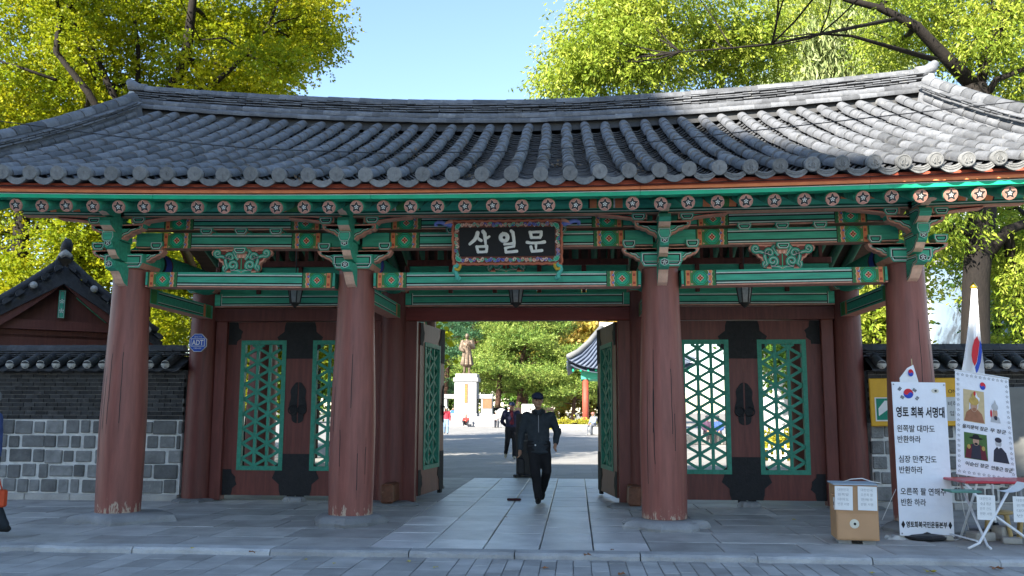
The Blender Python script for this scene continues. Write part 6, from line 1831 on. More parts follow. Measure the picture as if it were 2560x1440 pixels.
def ell(cx, cy, rx, ry, n=16): return [(cx*W2+rx*W2*math.cos(2*math.pi*k/n), cy*H2+ry*H2*math.sin(2*math.pi*k/n)) for k in range(n)]
PMAT = [mat('print_tan', (.52, .40, .22), .7, .1, 20), mat('print_brown', (.30, .13, .07), .7, .15, 20), mat('print_skin', (.45, .27, .18), .7, .1, 20), mat('print_gold', (.45, .30, .08), .7, .15, 20), mat('print_green', (.07, .14, .04), .7, .2, 20), M_ink, mat('print_maroon', (.12, .02, .03), .7, .1, 20), mat('print_grey', (.42, .42, .42), .7, .1, 20), M_vinyl, mat('print_dark', (.03, .03, .045), .7, .1, 20), M_fred, M_fblue]
pp = [(R4(.14, .52, .52, .83), 0, 0), ([(.15*W2, .525*H2), (.51*W2, .525*H2), (.47*W2, .61*H2), (.39*W2, .65*H2), (.27*W2, .65*H2), (.19*W2, .61*H2)], 1, 1), (ell(.33, .68, .065, .06), 2, 2), (ell(.33, .725, .09, .04), 3, 3), ([(.28*W2, .74*H2), (.38*W2, .74*H2), (.345*W2, .79*H2), (.33*W2, .815*H2), (.30*W2, .80*H2)], 3, 4), (ell(.345, .80, .02, .022), 10, 5), (ell(.33, .645, .035, .018), 1, 5),
      (R4(.14, .54, .165, .415), 4, 0), ([(.15*W2, .17*H2), (.53*W2, .17*H2), (.50*W2, .27*H2), (.42*W2, .31*H2), (.27*W2, .31*H2), (.18*W2, .27*H2)], 6, 1), ([(.25*W2, .17*H2), (.43*W2, .17*H2), (.41*W2, .31*H2), (.28*W2, .31*H2)], 9, 2), (ell(.345, .34, .055, .042), 2, 3), (ell(.345, .37, .12, .012), 5, 4), (ell(.345, .385, .06, .022), 5, 5), (ell(.22, .28, .03, .022), 3, 3), (ell(.47, .28, .03, .022), 3, 3), (ell(.345, .315, .03, .012), 5, 4),
      ([(.62*W2, .55*H2), (.80*W2, .55*H2), (.78*W2, .60*H2), (.73*W2, .62*H2), (.68*W2, .62*H2), (.64*W2, .60*H2)], 7, 1), (ell(.71, .64, .045, .05), 2, 2), (ell(.71, .70, .06, .035), 7, 3), ([(.67*W2, .71*H2), (.75*W2, .71*H2), (.715*W2, .77*H2)], 7, 4), (ell(.715, .595, .03, .022), 9, 5), (ell(.64, .63, .02, .04), 10, 0),
      (R4(.61, .90, .17, .42), 8, 0), ([(.63*W2, .172*H2), (.90*W2, .172*H2), (.86*W2, .27*H2), (.79*W2, .315*H2), (.70*W2, .315*H2), (.65*W2, .28*H2)], 9, 1), (ell(.735, .355, .055, .042), 7, 2), (ell(.735, .385, .06, .025), 9, 3), ([(.71*W2, .325*H2), (.77*W2, .325*H2), (.735*W2, .30*H2)], 8, 3)]
printed(pp, PMAT, 'portraits')
mb = MB(); taegeuk(mb, .50*W2, .885*H2, .045, 0, -.9); mb.v = [tuple(P2(v[0]*.8+.1*W2, v[1], .004)) for v in mb.v]; mb.build('emblem', [M_fred, M_fblue], b2)
def f2at(x, y): 
    o_ = P2(x, y, .006); ux = (P2(x+.05, y, .006)-o_).normalized(); vy = (P2(x, y+.05, .006)-o_).normalized(); n = ux.cross(vy).normalized(); vy = n.cross(ux)
    M = Matrix((ux, vy, n)).transposed().to_4x4(); M.translation = o_; return M
for s, x, y, wf in (('을지문덕 장군', .11, .455, .46), ('김무 장군', .60, .455, .29), ('이순신 장군', .15, .10, .42), ('안중근 장군', .58, .095, .38)):
    if s.startswith('김무'): s = '무 장군'
    text_obj(s, .052, M_ink, b2, f2at(x*W2, y*H2), bold=.001, fit=wf*W2)
MB().tube([P2(-.01, H2*1.0, 0), P2(W2*.5, H2, 0), P2(W2*1.01, H2, 0)], .010, 8).build('banner_rail', M_wmetal, b2)
MB().tube([P2(-.0, 0, -.005), P2(W2*1.0, 0, -.005)], .007, 8).build('banner_rail', M_wmetal, b2)
bp = P2(W2*.5, 0, -.03); 
MB().tube([(bp.x, bp.y, .70), P2(W2*.5, H2*.99, -.03)], .018, 8).build('stand_pole', M_wmetal, b2)
MB().tube([(bp.x, bp.y, .74), (bp.x, bp.y, .86)], .028, 8).build('pole_clamp', M_rubber, b2)
for x in (.02, .98):
    q = P2(W2*x, 0, 0); MB().tube([q, q+Vector((.01, -.01, -.06)), q+Vector((-.01, .0, -.12)), q+Vector((.0, .03, -.30))], .003, 5).build('tie_cord', M_paper, b2)

# ---- red folding table
tz = .735
ta = at(2398, 1243, Y=-1.35)
o = empty('folding_table', (ta.x+.6, -1.3, 0), 'red topped folding table with crossed white tube legs beside the banners', 'table')
tx0, tx1, ty0, ty1 = ta.x, ta.x+1.22, -1.55, -.85
mb = MB(); mb.box(tx0, tx1, ty0, ty1, tz-.028, tz, bev=.01); mb.build('table_top', mat('red_laminate', (.45, .02, .035), .35, .08, 6, spec=.5), o)
for x in (tx0+.16, tx1-.16):
    for s in (-1, 1):
        dx = .0
    MB().tube([(x-.02, ty0+.05, tz-.03), (x+.0, (ty0+ty1)/2, tz*.5), (x+.02, ty1-.02, .03), (x+.02, ty1+.05, .012)], .014, 8).build('leg', M_wmetal, o, smooth=True)
    MB().tube([(x+.03, ty1-.05, tz-.03), (x+.035, (ty0+ty1)/2, tz*.5), (x+.04, ty0+.02, .03), (x+.04, ty0-.06, .012)], .014, 8).build('leg', M_wmetal, o, smooth=True)
# the crossed pair facing the viewer
lx = [at(2418, 1240, Y=-1.52).x, at(2535, 1245, Y=-1.52).x]
fa, fb = at(2436, 1376, Z=.012), at(2580, 1366, Z=.012)
MB().tube([(lx[0], -1.5, tz-.03), (lx[0]+.28, -1.53, .36), (fb.x-.05, -1.56, .06), (fb.x+.05, -1.58, .014)], .015, 8).build('leg', M_wmetal, o, smooth=True)
MB().tube([(lx[1], -1.5, tz-.03), (lx[1]-.24, -1.56, .36), (fa.x+.12, -1.60, .07), (fa.x-.02, -1.64, .014)], .015, 8).build('leg', M_wmetal, o, smooth=True)
MB().tube([(fa.x+.10, -1.60, .09), (fa.x+.05, -1.0, .09)], .011, 8).build('leg_brace', M_wmetal, o)
def paper(name, corners, lab, txt=None, th=.002, group='notices taped to the box and table', m=None):
    tl, tr, bl = corners; f = Face(tl, tr, bl); o_ = empty(name, f.o, lab, 'paper', group)
    MB().box(0, f.w, 0, f.h, -th, 0).build('sheet', m or M_paper, o_, wm=f.M)
    if txt:
        mg = mat('faint_ink', (.30, .30, .30), .8, .1, 10)
        for k, s in enumerate(txt): text_obj(s, f.h*.13, mg, o_, f.M @ T(f.w*.16, f.h*(.80-.2*k), .0012), fit=f.w*.62)
    return o_
paper('paper_notice', (at(2452, 1238, Y=-1.565), at(2498, 1240, Y=-1.565), at(2444, 1299, Y=-1.572)), 'white notice sheet hanging from the front of the red table, nearer the text banner', ['대한민국', '심장', '만주 간도', '반환 서명'], group=None)
paper('paper_notice', (at(2537, 1241, Y=-1.565), at(2590, 1243, Y=-1.565), at(2535, 1305, Y=-1.572)), 'white notice sheet hanging at the cut-off end of the red table', ['대한민국', '왼쪽발', '대마도', '반환'], group=None)
# things on the table
q = at(2545, 1232, Z=tz+.002)
mb = MB(); n = 8; vs = []
for k in range(n+1):
    for j in (0, 1): vs.append((q.x-.10+.2*k/n, q.y+j*.22, tz+.003+.09*(k/n)**3))
mb.add(vs, [(2*k, 2*k+2, 2*k+3, 2*k+1) for k in range(n)]); mb.add([(x, y, z+.0015) for x, y, z in vs], [(2*k+1, 2*k+3, 2*k+2, 2*k) for k in range(n)])
oo = mb.build('loose_sheet', M_paper); tag(oo, 'curled white paper lying on the red table', 'paper')
q = at(2420, 1232, Z=tz+.002)
oo = MB().box(q.x-.16, q.x+.12, q.y-.02, q.y+.18, tz+.001, tz+.022, bev=.004).build('folder', mat('green_folder', (.10, .22, .17), .5, .1, 8)); tag(oo, 'green-grey folder lying on the red table', 'folder')

# ---- tall cloth flag on a pole behind the portrait banner
ft = at(2432, 716, Y=-.30)
o = empty('flag_on_pole', (ft.x+.13, -.25, 0), 'tall white flag with red and blue emblem hanging on a gold tipped pole', 'flag')
pb_ = Vector((ft.x+.10, -.27, .0))
MB().tube([pb_, (ft.x+.02, -.3, ft.z)], .014, 8).build('pole', M_wmetal, o)
MB().lathe([(.002, -.04), (.03, -.025), (.045, 0), (.03, .03), (.012, .055), (.002, .07)], (0, 0, 0), 12).build('finial', mat('gold_finial', (.55, .38, .05), .3, .15, 10, metal=.6), o, smooth=True, wm=T(ft.x+.01, -.3, ft.z-.01))
MB().lathe([(.22, 0), (.22, .03), (.05, .06), (.03, .14)], (0, 0, 0), 16).build('flag_foot', M_rubber, o, smooth=True, wm=T(pb_.x, pb_.y, .001))
# hanging folded cloth: rows of pixels left/right edges turned into a draped, pleated surface
rows = [(722, 2427, 2441), (760, 2425, 2443), (820, 2420, 2447), (870, 2414, 2451), (905, 2410, 2456), (930, 2405, 2458), (950, 2403, 2458), (985, 2404, 2452)]
nx = 24; vs = []
for (py, xa, xb) in rows:
    a, b = at(xa, py, Y=-.34), at(xb, py, Y=-.34); t0 = (py-722)/263
    for k in range(nx+1):
        t = k/nx; vs.append((a.x+(b.x-a.x)*t, -.34+.05*(t0+.25)*math.sin(t*9+.8)*(.4+t0)-.02, a.z+(b.z-a.z)*t-.03*t0*math.sin(t*7)))
mb = MB(); ms = []
fs = [(j*(nx+1)+k, (j+1)*(nx+1)+k, (j+1)*(nx+1)+k+1, j*(nx+1)+k+1) for j in range(len(rows)-1) for k in range(nx)]
mb.add(vs, fs); 
# emblem printed on the cloth
def zpx(py): return (py-722)/263
ms = []
for f in fs:
    cx_ = sum(vs[i][0] for i in f)/4; cz_ = sum(vs[i][2] for i in f)/4
    e = at(2444, 890, Y=-.34); dx, dz = (cx_-e.x)/.085, (cz_-e.z)/.24
    ms.append(0)
mb.m = ms
fl = mb.build('flag_cloth', [M_flag], o, smooth=True)
md = fl.modifiers.new('subd', 'SUBSURF'); md.levels = 1; md.render_levels = 1
e = [(2443, 840), (2436, 850), (2431, 868), (2429, 888), (2432, 905), (2437, 915), (2442, 905), (2446, 880), (2449, 855)]
b_ = [(2450, 850), (2454, 862), (2455, 880), (2452, 905), (2446, 925), (2441, 935), (2438, 918), (2443, 905), (2447, 880)]
for poly, m_, nm, yy in ((e, M_fred, 'emblem', -.425), (b_, M_fblue, 'emblem', -.428)):
    P_ = [at(x, y, Y=yy) for x, y in poly]; mb = MB(); mb.add(P_, [tuple(range(len(P_)))]); mb.add([v+Vector((0, .003, 0)) for v in P_], [tuple(range(len(P_)))[::-1]]); mb.build(nm, m_, o)

# ---- cardboard box cabinet
M_card = mat('brown_cardboard', (.42, .24, .12), .8, .08, 4)
ca, cb_, cc_ = at(2093, 1350, Z=.05), at(2200, 1353, Z=.05), at(2066, 1335, Z=.05)
ht = at(2093, 1212, Y=ca.y).z-.05
o = empty('cardboard_box', ((ca.x+cb_.x)/2, ca.y+.2, 0), 'brown cardboard box cabinet with two notices, standing on blocks', 'box')
fx = Face(Vector((ca.x, ca.y, .05+ht)), Vector((cb_.x, cb_.y, .05+ht)), Vector((ca.x, ca.y, .05)))
wb = fx.w; dp = .42
MB().box(0, wb, 0, ht, -dp, 0, bev=.006).build('box_body', M_card, o, wm=fx.M)
MB().box(-.02, wb+.005, ht+.001, ht+.015, -dp-.01, .02).build('lid', mat('blue_grey_board', (.32, .38, .42), .7, .1, 6), o, wm=fx.M)
MB().box(.015, wb-.01, .02, ht*.48, .0005, .006).build('flap', mat('brown_cardboard2', (.45, .26, .135), .8, .06, 4), o, wm=fx.M)
MB().lathe([(.050, 0), (.052, .004), (.046, .006)], (0, 0, 0), 20).build('round_sticker', mat('cream_print2', (.62, .58, .46), .6, .08, 30), o, wm=fx.M @ T(wb*.42, ht*.30, .006))
MB().lathe([(.014, 0), (.015, .003)], (0, 0, 0), 10).build('sticker_dot', M_ink, o, wm=fx.M @ T(wb*.43, ht*.30, .0125))
for x in (.10, wb-.10): MB().box(x-.07, x+.07, -.05, -.002, -.3, -.08).build('block', M_granite, o, wm=fx.M)
sf = fx.M @ Matrix.Rotation(-math.pi/2, 4, 'Y')
mb = MB(); mb.box(-.13, -.06, .33, .47, -.004, -.0005); mb.build('flag_sticker', M_paper, o, wm=fx.M @ T(0, 0, 0) @ Matrix(((0, 0, 1, -.0), (0, 1, 0, 0), (1, 0, 0, 0), (0, 0, 0, 1))))
mb = MB(); mb.box(-.11, -.08, .38, .42, -.006, -.0045); mb.build('sticker_emblem', M_ink, o, wm=fx.M @ Matrix(((0, 0, 1, -.0), (0, 1, 0, 0), (1, 0, 0, 0), (0, 0, 0, 1))))
for z in (.30, .55): 
    mb = MB(); mb.tube([(-.004, z*ht+.15, -.10), (-.02, z*ht+.17, -.14), (-.004, z*ht+.16, -.2)], .008, 6); mb.build('hand_hole_flap', M_card, o, wm=fx.M)
for (x0, x1, lab, tx) in ((-.01, wb*.40, 'white notice taped on the cardboard box, on the closed door side', ['대한민국', '왼쪽발', '대마도', '반환 서명']), (wb*.52, wb*.97, 'white notice taped on the cardboard box, on the text banner side', ['대한민국', '오른쪽 팔', '연해주', '반환 서명'])):
    paper('paper_notice', tuple((fx.M @ Vector(v)) for v in ((x0, ht-.01, .012), (x1, ht-.015, .012), (x0, ht*.55, .012))), lab, tx, group=None)
cord = [fx.M @ Vector(v) for v in ((.12, ht+.02, -.2), (.20, ht+.06, -.1), (.32, ht+.07, -.1), (.44, ht+.03, -.15), (.52, ht+.022, -.1))]
tag(MB().tube(cord, .005, 6).build('cord', M_paper, None, smooth=True), 'white cord lying on top of the cardboard box', 'cord')
# ---- odds and ends on the pavement by the banners
M_cblock = mat('concrete_block', (.36, .34, .30), .9, .12, 8, bump=.4, bscale=40)
for k, (px, py, w, d, h, a, lab) in enumerate(((2452, 1352, .26, .2, .10, .3, 'grey concrete block lying flat beneath the table legs'), (2505, 1350, .16, .16, .16, .5, 'upright pale concrete block beneath the red table'), (2530, 1360, .2, .14, .07, -.3, 'tilted flat concrete block beneath the red table'), (2370, 1352, .10, .10, .06, .1, 'small white block right beside the weighted banner stand'))):
    q = at(px, py, Z=0); oo = MB().box(-w/2, w/2, -d/2, d/2, 0, h, bev=.012).build('concrete_block', M_cblock, None, wm=T(q.x, q.y, .003) @ RZ(a)); tag(oo, lab, 'block')
for k, (px, py, lab) in enumerate(((2497, 1350, 'beige plastic stool behind the crossed table legs'), (2580, 1352, 'beige plastic stool cut off by the picture edge'))):
    q = at(px, py, Z=0); q.y = -.75; q.x = at(px, py, Y=-.75).x; o = empty('plastic_stool', (q.x, q.y, 0), lab, 'stool')
    m = mat('beige_plastic', (.42, .30, .12), .5, .08, 8)
    MB().lathe([(.16, .30), (.175, .31), (.17, .335), (.02, .34)], (0, 0, 0), 20).build('seat', m, o, smooth=True, wm=T(q.x, q.y, 0))
    for j in range(4):
        a = j*math.pi/2+.4; MB().tube([(q.x+.13*math.cos(a), q.y+.13*math.sin(a), .31), (q.x+.19*math.cos(a), q.y+.19*math.sin(a), .0)], [.03, .022], 8).build('leg', m, o)
q = at(2245, 1345, Z=0.02); r = random.Random(2)
mb = MB(); n = 10; pts = [[(q.x-.14+.28*i/n, q.y-.05+.16*j/6, .004+.05*r.random()*(0 < i < n)*(0 < j < 6)) for i in range(n+1)] for j in range(7)]
vs = sum(pts, []); mb.add(vs, [(j*(n+1)+i, j*(n+1)+i+1, (j+1)*(n+1)+i+1, (j+1)*(n+1)+i) for j in range(6) for i in range(n)])
tag(mb.build('plastic_sheet', mat('cloudy_plastic', (.45, .44, .40), .3, .1, 10, spec=.5)), 'crumpled pale plastic sheet on the paving by the weighted stand', 'plastic sheet')
cords = [([(2205, 1300), (2225, 1255), (2240, 1222)], .5), ([(2350, 1345), (2390, 1350), (2430, 1335), (2470, 1345)], 0), ([(2395, 1190), (2410, 1280), (2425, 1335)], .4)]
for k, (pts, z) in enumerate(cords):
    if k == 1: P_ = [at(x, y, Z=.01) for x, y in pts]
    else: P_ = [at(x, y, Y=-.75) for x, y in pts]
    tag(MB().tube(P_, .004, 5).build('cord', M_paper, None, smooth=True), ['pale cord stretched from the box to the text banner', 'white rope lying loose on the paving between the banner stands', 'thin cord hanging from the portrait banner to the ground'][k], 'cord')
tag(MB().tube([at(2200, 1316, Y=.2), at(2330, 1318, Y=.1), at(2600, 1322, Y=0.0)], .03, 8).build('pipe', M_gframe, None), 'grey pipe lying along the paving behind the banners', 'pipe')

# ---- yellow information sign on the right wall, grey board beyond it
fy = Face(at(2173, 946, Y=2.50), at(2420, 944, Y=2.50), at(2179, 1066, Y=2.50))
o = empty('yellow_sign', at(2290, 1068, Y=2.52), 'yellow framed information sign with green arrow panel on the wall', 'sign')
M_ysign = mat('sign_yellow', (.62, .33, .015), .45, .06, 8); M_sgreen = mat('sign_green', (.0, .20, .12), .5, .06, 8)
MB().box(0, fy.w, 0, fy.h, -.04, 0, bev=.012).build('frame', M_ysign, o, wm=fy.M)
MB().box(.07, .36, .08, fy.h*.60, .001, .004).build('panel', M_paper, o, wm=fy.M); MB().box(.09, .34, .10, fy.h*.58, .0045, .007).build('panel', M_sgreen, o, wm=fy.M)
MB().prism([(.13, .16), (.30, .30), (.30, .38), (.22, .38), (.13, .28)], -.010, -.0075).build('arrow', M_paper, o, wm=fy.M @ RX(-math.pi/2) @ Matrix.Diagonal((1, 1, 1, 1)) @ RX(math.pi) @ Matrix.Diagonal((1, 1, 1, 1))) if False else None
mb = MB(); mb.poly([(x, y, .0085) for x, y in ((.12, .16), (.32, .30), (.32, .40), (.22, .40), (.12, .28))], 0); mb.build('arrow', M_paper, o, wm=fy.M)
MB().box(1.05, fy.w-.07, .08, fy.h*.60, .001, .004).build('panel', mat('sign_grey', (.5, .5, .48), .6, .05, 8), o, wm=fy.M)
text_obj('ONE', .085, M_ink, o, fy.M @ T(1.20, fy.h*.68, .003)); text_obj('비하', .085, M_ink, o, fy.M @ T(1.18, fy.h*.42, .006)); text_obj('입니', .085, M_ink, o, fy.M @ T(1.20, fy.h*.22, .006))
fg = Face(at(2528, 968, Y=2.2), at(2600, 966, Y=2.2), at(2538, 1192, Y=2.2))
o = empty('notice_board', at(2560, 1250, Y=2.25), 'dark grey notice board standing against the right hand wall', 'board')
MB().box(0, .9, 0, fg.h, -.04, 0, bev=.01).build('panel', mat('board_grey', (.14, .14, .13), .6, .1, 6), o, wm=fg.M)
text_obj('안내', .07, M_paper, o, fg.M @ T(.10, .35, .003)) if False else None
for x in (.08, .82): MB().tube([fg.M @ Vector((x, 0.1, -.045)), Vector(((fg.M @ Vector((x, 0, -.045))).x, 2.24, 0))], .025, 8).build('post', M_gframe, o)

# ---- octagonal security plate on the door column
fc = at(495, 857, Y=2.46); r_ = 23.5/CAMP['f']*(2.46-CAMLOC.y)*1.0
o = empty('security_plate', (fc.x, 2.47, fc.z), 'blue octagonal security plate with white letters on the door post', 'sign')
M_pblue = mat('plate_blue', (.01, .075, .42), .35, .05, 8, spec=.5)
oc = lambda r: [(fc.x+r*math.cos(math.pi/8+k*math.pi/4), fc.z+r*math.sin(math.pi/8+k*math.pi/4)) for k in range(8)]
MB().prism(oc(r_*1.06), 2.455, 2.475).build('rim', M_paper, o); MB().prism(oc(r_*1.0), 2.449, 2.4545).build('panel', M_pblue, o)
TM = lambda x, z: Matrix(((1, 0, 0, fc.x+x), (0, 0, -1, 2.4472), (0, 1, 0, fc.z+z), (0, 0, 0, 1)))
mb = MB(); rw = r_*.78
for (x0, x1, z0, z1) in ((-rw, rw, -.40*r_, -.34*r_), (-rw, rw, .40*r_, .46*r_), (-rw, -rw+.06*r_, -.34*r_, .40*r_), (rw-.06*r_, rw, -.34*r_, .40*r_)): rect(mb, fc.x+x0, fc.x+x1, fc.z+z0, fc.z+z1, 2.4475, 0)
mb.build('border', M_paper, o)
text_obj('ADT', r_*.78, M_paper, o, TM(-r_*.66, -r_*.24), bold=.003, fit=r_*1.30)
text_obj('세콤경비구역'[2:], r_*.24, M_paper, o, TM(-r_*.42, r_*.56), fit=r_*.84); text_obj('1588-6400', r_*.24, M_paper, o, TM(-r_*.42, -r_*.68), fit=r_*.84)

# ---- dead leaves caught in the roof troughs
for k, (u, sv) in enumerate(((-1, .10), (-7, .06), (2, .32), (5, .14), (8, .45), (-4, .5), (10, .2), (-11, .3))):
    r = np.random.default_rng(k); n = 60; P = np.stack([r.normal(size=n)*.07, r.normal(size=n)*.13, np.abs(r.normal(size=n))*.012], 1)
    V, F, t = leaf_cloud(P, .01, n, .05, .5, 0, r)
    M = roof_frame(u, sv, -.075); o = big_mesh('leaf_litter', V, F, [M_dleaf0], None, M); tag(o, 'clump of dry leaf litter caught in a trough of the tiled roof', 'leaf litter', 'leaf litter on the roof')
# ---- black totem board in the passage, dropped pouch, fallen leaves, cable
q = at(1312, 1190, Z=0)
o = empty('totem_sign', (q.x, q.y, 0), 'tall narrow black display board standing behind the walking men', 'sign')
hh = at(1312, 1034, Y=q.y).z
MB().box(-.20, .20, -.03, .03, .04, hh, bev=.008).build('board', M_rubber, o, wm=T(q.x, q.y, 0)); MB().box(-.26, .26, -.16, .16, -.01, .04, bev=.01).build('foot', M_rubber, o, wm=T(q.x, q.y, 0))
for k in range(4): MB().box(-.12, .10+.02*k % .05, -.034, -.031, hh-.22-.14*k, hh-.19-.14*k).build('print', mat('faint_print', (.10, .10, .10), .7, .1, 9), o, wm=T(q.x, q.y, 0))
q = at(1285, 1251, Z=.004)
tag(MB().box(-.12, .12, -.045, .045, 0, .035, bev=.014).build('pouch', mat('maroon_cloth', (.06, .015, .02), .8, .15, 12), None, wm=T(q.x, q.y, .004) @ RZ(.08)), 'flat maroon pouch dropped on the middle paving', 'pouch')
M_dleaf = mat('dry_leaf', (.26, .11, .045), .8, .3, 30, rnd=.3); M_yleaf = mat('yellow_leaf', (.45, .36, .05), .8, .2, 30, rnd=.2)
for k, (px, py, s, y) in enumerate(((632, 1383, .085, 0), (1143, 1384, .12, 0), (1468, 1390, .09, 0), (1530, 1376, .05, 0), (1362, 1422, .07, 0), (1555, 1438, .09, 0), (765, 1400, .04, 1), (835, 1410, .04, 1), (1022, 1405, .05, 1), (1265, 1294, .05, 0), (2492, 1424, .11, 0), (2325, 1432, .10, 1), (2180, 1434, .05, 1), (1985, 1300, .05, 1), (480, 1372, .05, 1), (1090, 1420, .05, 1))):
    q = at(px, py, Z=-.055 if py > 1386 or py > 1370 and px < 1000 else .006); z = -.056 if q.y < -2.32 else .007
    q = at(px, py, Z=z); r = random.Random(k); mb = MB(); n = 14; vs = [(0, 0, .012)]
    for j in range(n):
        a = 2*math.pi*j/n; rr_ = s*(.5+.22*math.cos(5*a)+r.uniform(-.06, .06)); vs.append((rr_*math.cos(a), rr_*math.sin(a)*.8, .002+.03*s/.1*abs(math.sin(a*1.5+k))*r.uniform(.5, 1)))
    mb.add(vs, [(0, j+1, (j+1) % n+1) for j in range(n)]); oo = mb.build('fallen_leaf', M_yleaf if y else M_dleaf, None, wm=T(q.x, q.y, z+.002) @ RZ(r.uniform(0, 6)))
    tag(oo, 'fallen yellow leaf lying on the pale paving' if y else 'dry brown fallen leaf lying on the pale paving', 'leaf', 'yellow leaves on the ground' if y else 'brown leaves on the ground')
cp = [(-300, 255), (0, 303), (300, 342), (640, 372), (960, 383), (1280, 379), (1600, 358), (1900, 325), (2240, 287), (2560, 252), (2900, 205)]
tag(MB().tube([at(x, y, Y=-2.6) for x, y in cp], .006, 6).build('cable', M_rubber, None, smooth=True), 'thin black cable sagging across the front of the tiled roof', 'cable')

# ================================================================== people
NAVY, BLACK = (.018, .022, .035), (.010, .010, .012)
# walking man in the passage
q = at(1349, 1261, Z=.004)
J1 = stand(head=(-.015, -.07, 1.585), neck=(0, -.01, 1.435), chest=(0, .0, 1.22), pelvis=(.0, .01, .93), rsho=(-.19, -.0, 1.345), lsho=(.19, .0, 1.345), relb=(-.265, .02, 1.09), rwri=(-.285, -.03, .84), lelb=(.30, .07, 1.10), lwri=(.265, -.06, .93),
           lhip=(.09, .01, .90), rhip=(-.085, .0, .90), rkne=(-.05, -.07, .49), rank=(.0, -.02, .10), rtoe=(-.01, -.20, .042), lkne=(.13, .00, .50), lank=(.07, .36, .20), ltoe=(.06, .31, .06))
o, wm = person((q.x-.02, q.y+.05, .004), .05, 'man in dark jacket and navy cap walking through the passage with a bag', J1, dict(top=(.026, .034, .042), legs=(.009, .009, .011), shoe=(.01, .01, .01), hat=(.02, .028, .06)), 1.045, .016, hat='cap', turn=.22, long_coat=.15)
skinobj('collar', [('c', (-.08, -.03, 1.42), .035, (0, .07, 1.45), .035), ('c', (.08, -.03, 1.42), .035, (0, .07, 1.45), .035), ('c', (-.08, -.03, 1.42), .03, (-.02, -.11, 1.36), .02), ('c', (.08, -.03, 1.42), .03, (.02, -.11, 1.36), .02)], mat('jacket_collar', (.016, .02, .024), .8, .2, 14), o, wm, .012)
MB().tube([(0, -.135, 1.36), (0, -.155, 1.25), (0, -.155, 1.10)], .006, 5).build('zip', M_gframe, o, wm=wm)
for s in (-1, 1): MB().box(s*.11-.055, s*.11+.055, -.158, -.148, .885, .90, bev=.003).build('pocket', mat('jacket_seam', (.03, .036, .045), .8, .1, 10), o, wm=wm)
MB().lathe([(.012, 0), (.013, .004), (.006, .007)], (0, 0, 0), 8).build('pocket_stud', M_wmetal, o, wm=wm @ T(-.05, -.165, .905) @ RX(math.pi/2))
bag = empty('hand_bag', (q.x-.34, q.y+.06, .35), 'black soft bag carried by the man walking through', 'bag')
wb_ = T(q.x-.315, q.y+.04, .0)
skinobj('bag_body', [('c', (-.02, 0, .70), .05, (-.01, .0, .50), .055, (1.0, .6, 1)), ('c', (.03, 0, .70), .045, (.04, 0, .50), .05, (1, .6, 1))], mat('bag_black', (.008, .008, .009), .6, .2, 14), bag, wb_, .018, fold=.004)
MB().tube([(-.05, 0, .74), (-.02, -.01, .83), (.02, -.01, .84), (.05, 0, .74)], .010, 6).build('bag_handle', M_rubber, bag, smooth=True, wm=wb_)
# man behind him, padded vest over a maroon shirt
q = at(1278, 1147, Z=-.028)
J2 = stand(head=(.01, -.09, 1.57), neck=(0, -.03, 1.43), chest=(0, -.0, 1.21), relb=(-.29, .10, 1.12), rwri=(-.17, .19, .98), lelb=(.29, .10, 1.12), lwri=(.17, .19, .98), lkne=(.10, -.04, .50), rkne=(-.12, -.03, .50), rank=(-.16, .22, .17), rtoe=(-.17, .13, .04), lank=(.09, -.05, .095))
o, wm = person((q.x, q.y, -.028), .10, 'man in navy padded vest and cap walking with hands behind his back', J2, dict(top=(.018, .018, .045), legs=(.009, .009, .012), shoe=(.30, .27, .20), hat=(.02, .03, .075)), 1.06, .018, hat='cap', turn=.25)
skinobj('shirt', [('c', (.01, -.07, 1.36), .06, (.015, -.085, 1.08), .085, (.9, .72, 1)), ('c', (.0, -.07, 1.40), .05, (.0, -.05, 1.43), .06)], mat('maroon_shirt', (.10, .01, .02), .8, .15, 14), o, wm, .016)
far = dict(vox=.03, detail=False)
def fp(px, py, rz, lab, pose, colors, sc_=1.0, z=-.028, hat=None, hair=None, ztop=None):
    q = at(px, py, Z=z); return person((q.x, q.y, z), rz, lab, pose, colors, sc_, hat=hat, hair=hair, **far)
walk = stand(lkne=(.10, -.12, .50), lank=(.10, -.06, .10), rkne=(-.10, .02, .49), rank=(-.10, .20, .13))
fp(1115, 1086, .1, 'woman in red jacket, white hat and blue jeans walking by the statue steps', walk, dict(top=(.40, .03, .05), legs=(.16, .25, .36), shoe=(.04, .04, .05), hat=(.7, .7, .68)), 1.02, hat='hat')
sq = sit(.20, lkne=(.24, -.30, .52), rkne=(-.24, -.30, .52), lank=(.16, -.28, .095), rank=(-.16, -.28, .095), lelb=(.26, -.14, .60), relb=(-.26, -.14, .60), lwri=(.06, -.36, .56), rwri=(-.06, -.36, .56))
YQ = YS-3.0
q = at(1165, 1060, Y=YQ); person((q.x, YQ, -.028), 0, 'person in red jacket crouching before the statue steps', sq, dict(top=(.42, .035, .03), legs=(.03, .03, .035), shoe=(.4, .4, .4)), 1.08, hair=mat('dark_hair', (.02, .018, .016), .7, .2, 40), **far)
def stone_seat(px, Y, lab, w=.9, h=.5, d=.6):
    x = onray(px, Y); oo = MB().box(x-w/2, x+w/2, Y-d/2, Y+d/2, -.03, h, bev=.05).build('stone_seat', M_granite); return tag(oo, lab, 'seat')
Yq = 70; stone_seat(1241, Yq, 'pale stone block seat beside the round drum stone')
person((onray(1240, Yq), Yq+.0, -.028), .1, 'person in grey coat sitting on the stone seat near the steps', sit(.5), dict(top=(.38, .36, .34), legs=(.10, .10, .11), shoe=(.08, .08, .08), hat=(.7, .7, .68)), 1.08, hat='hat', **far)
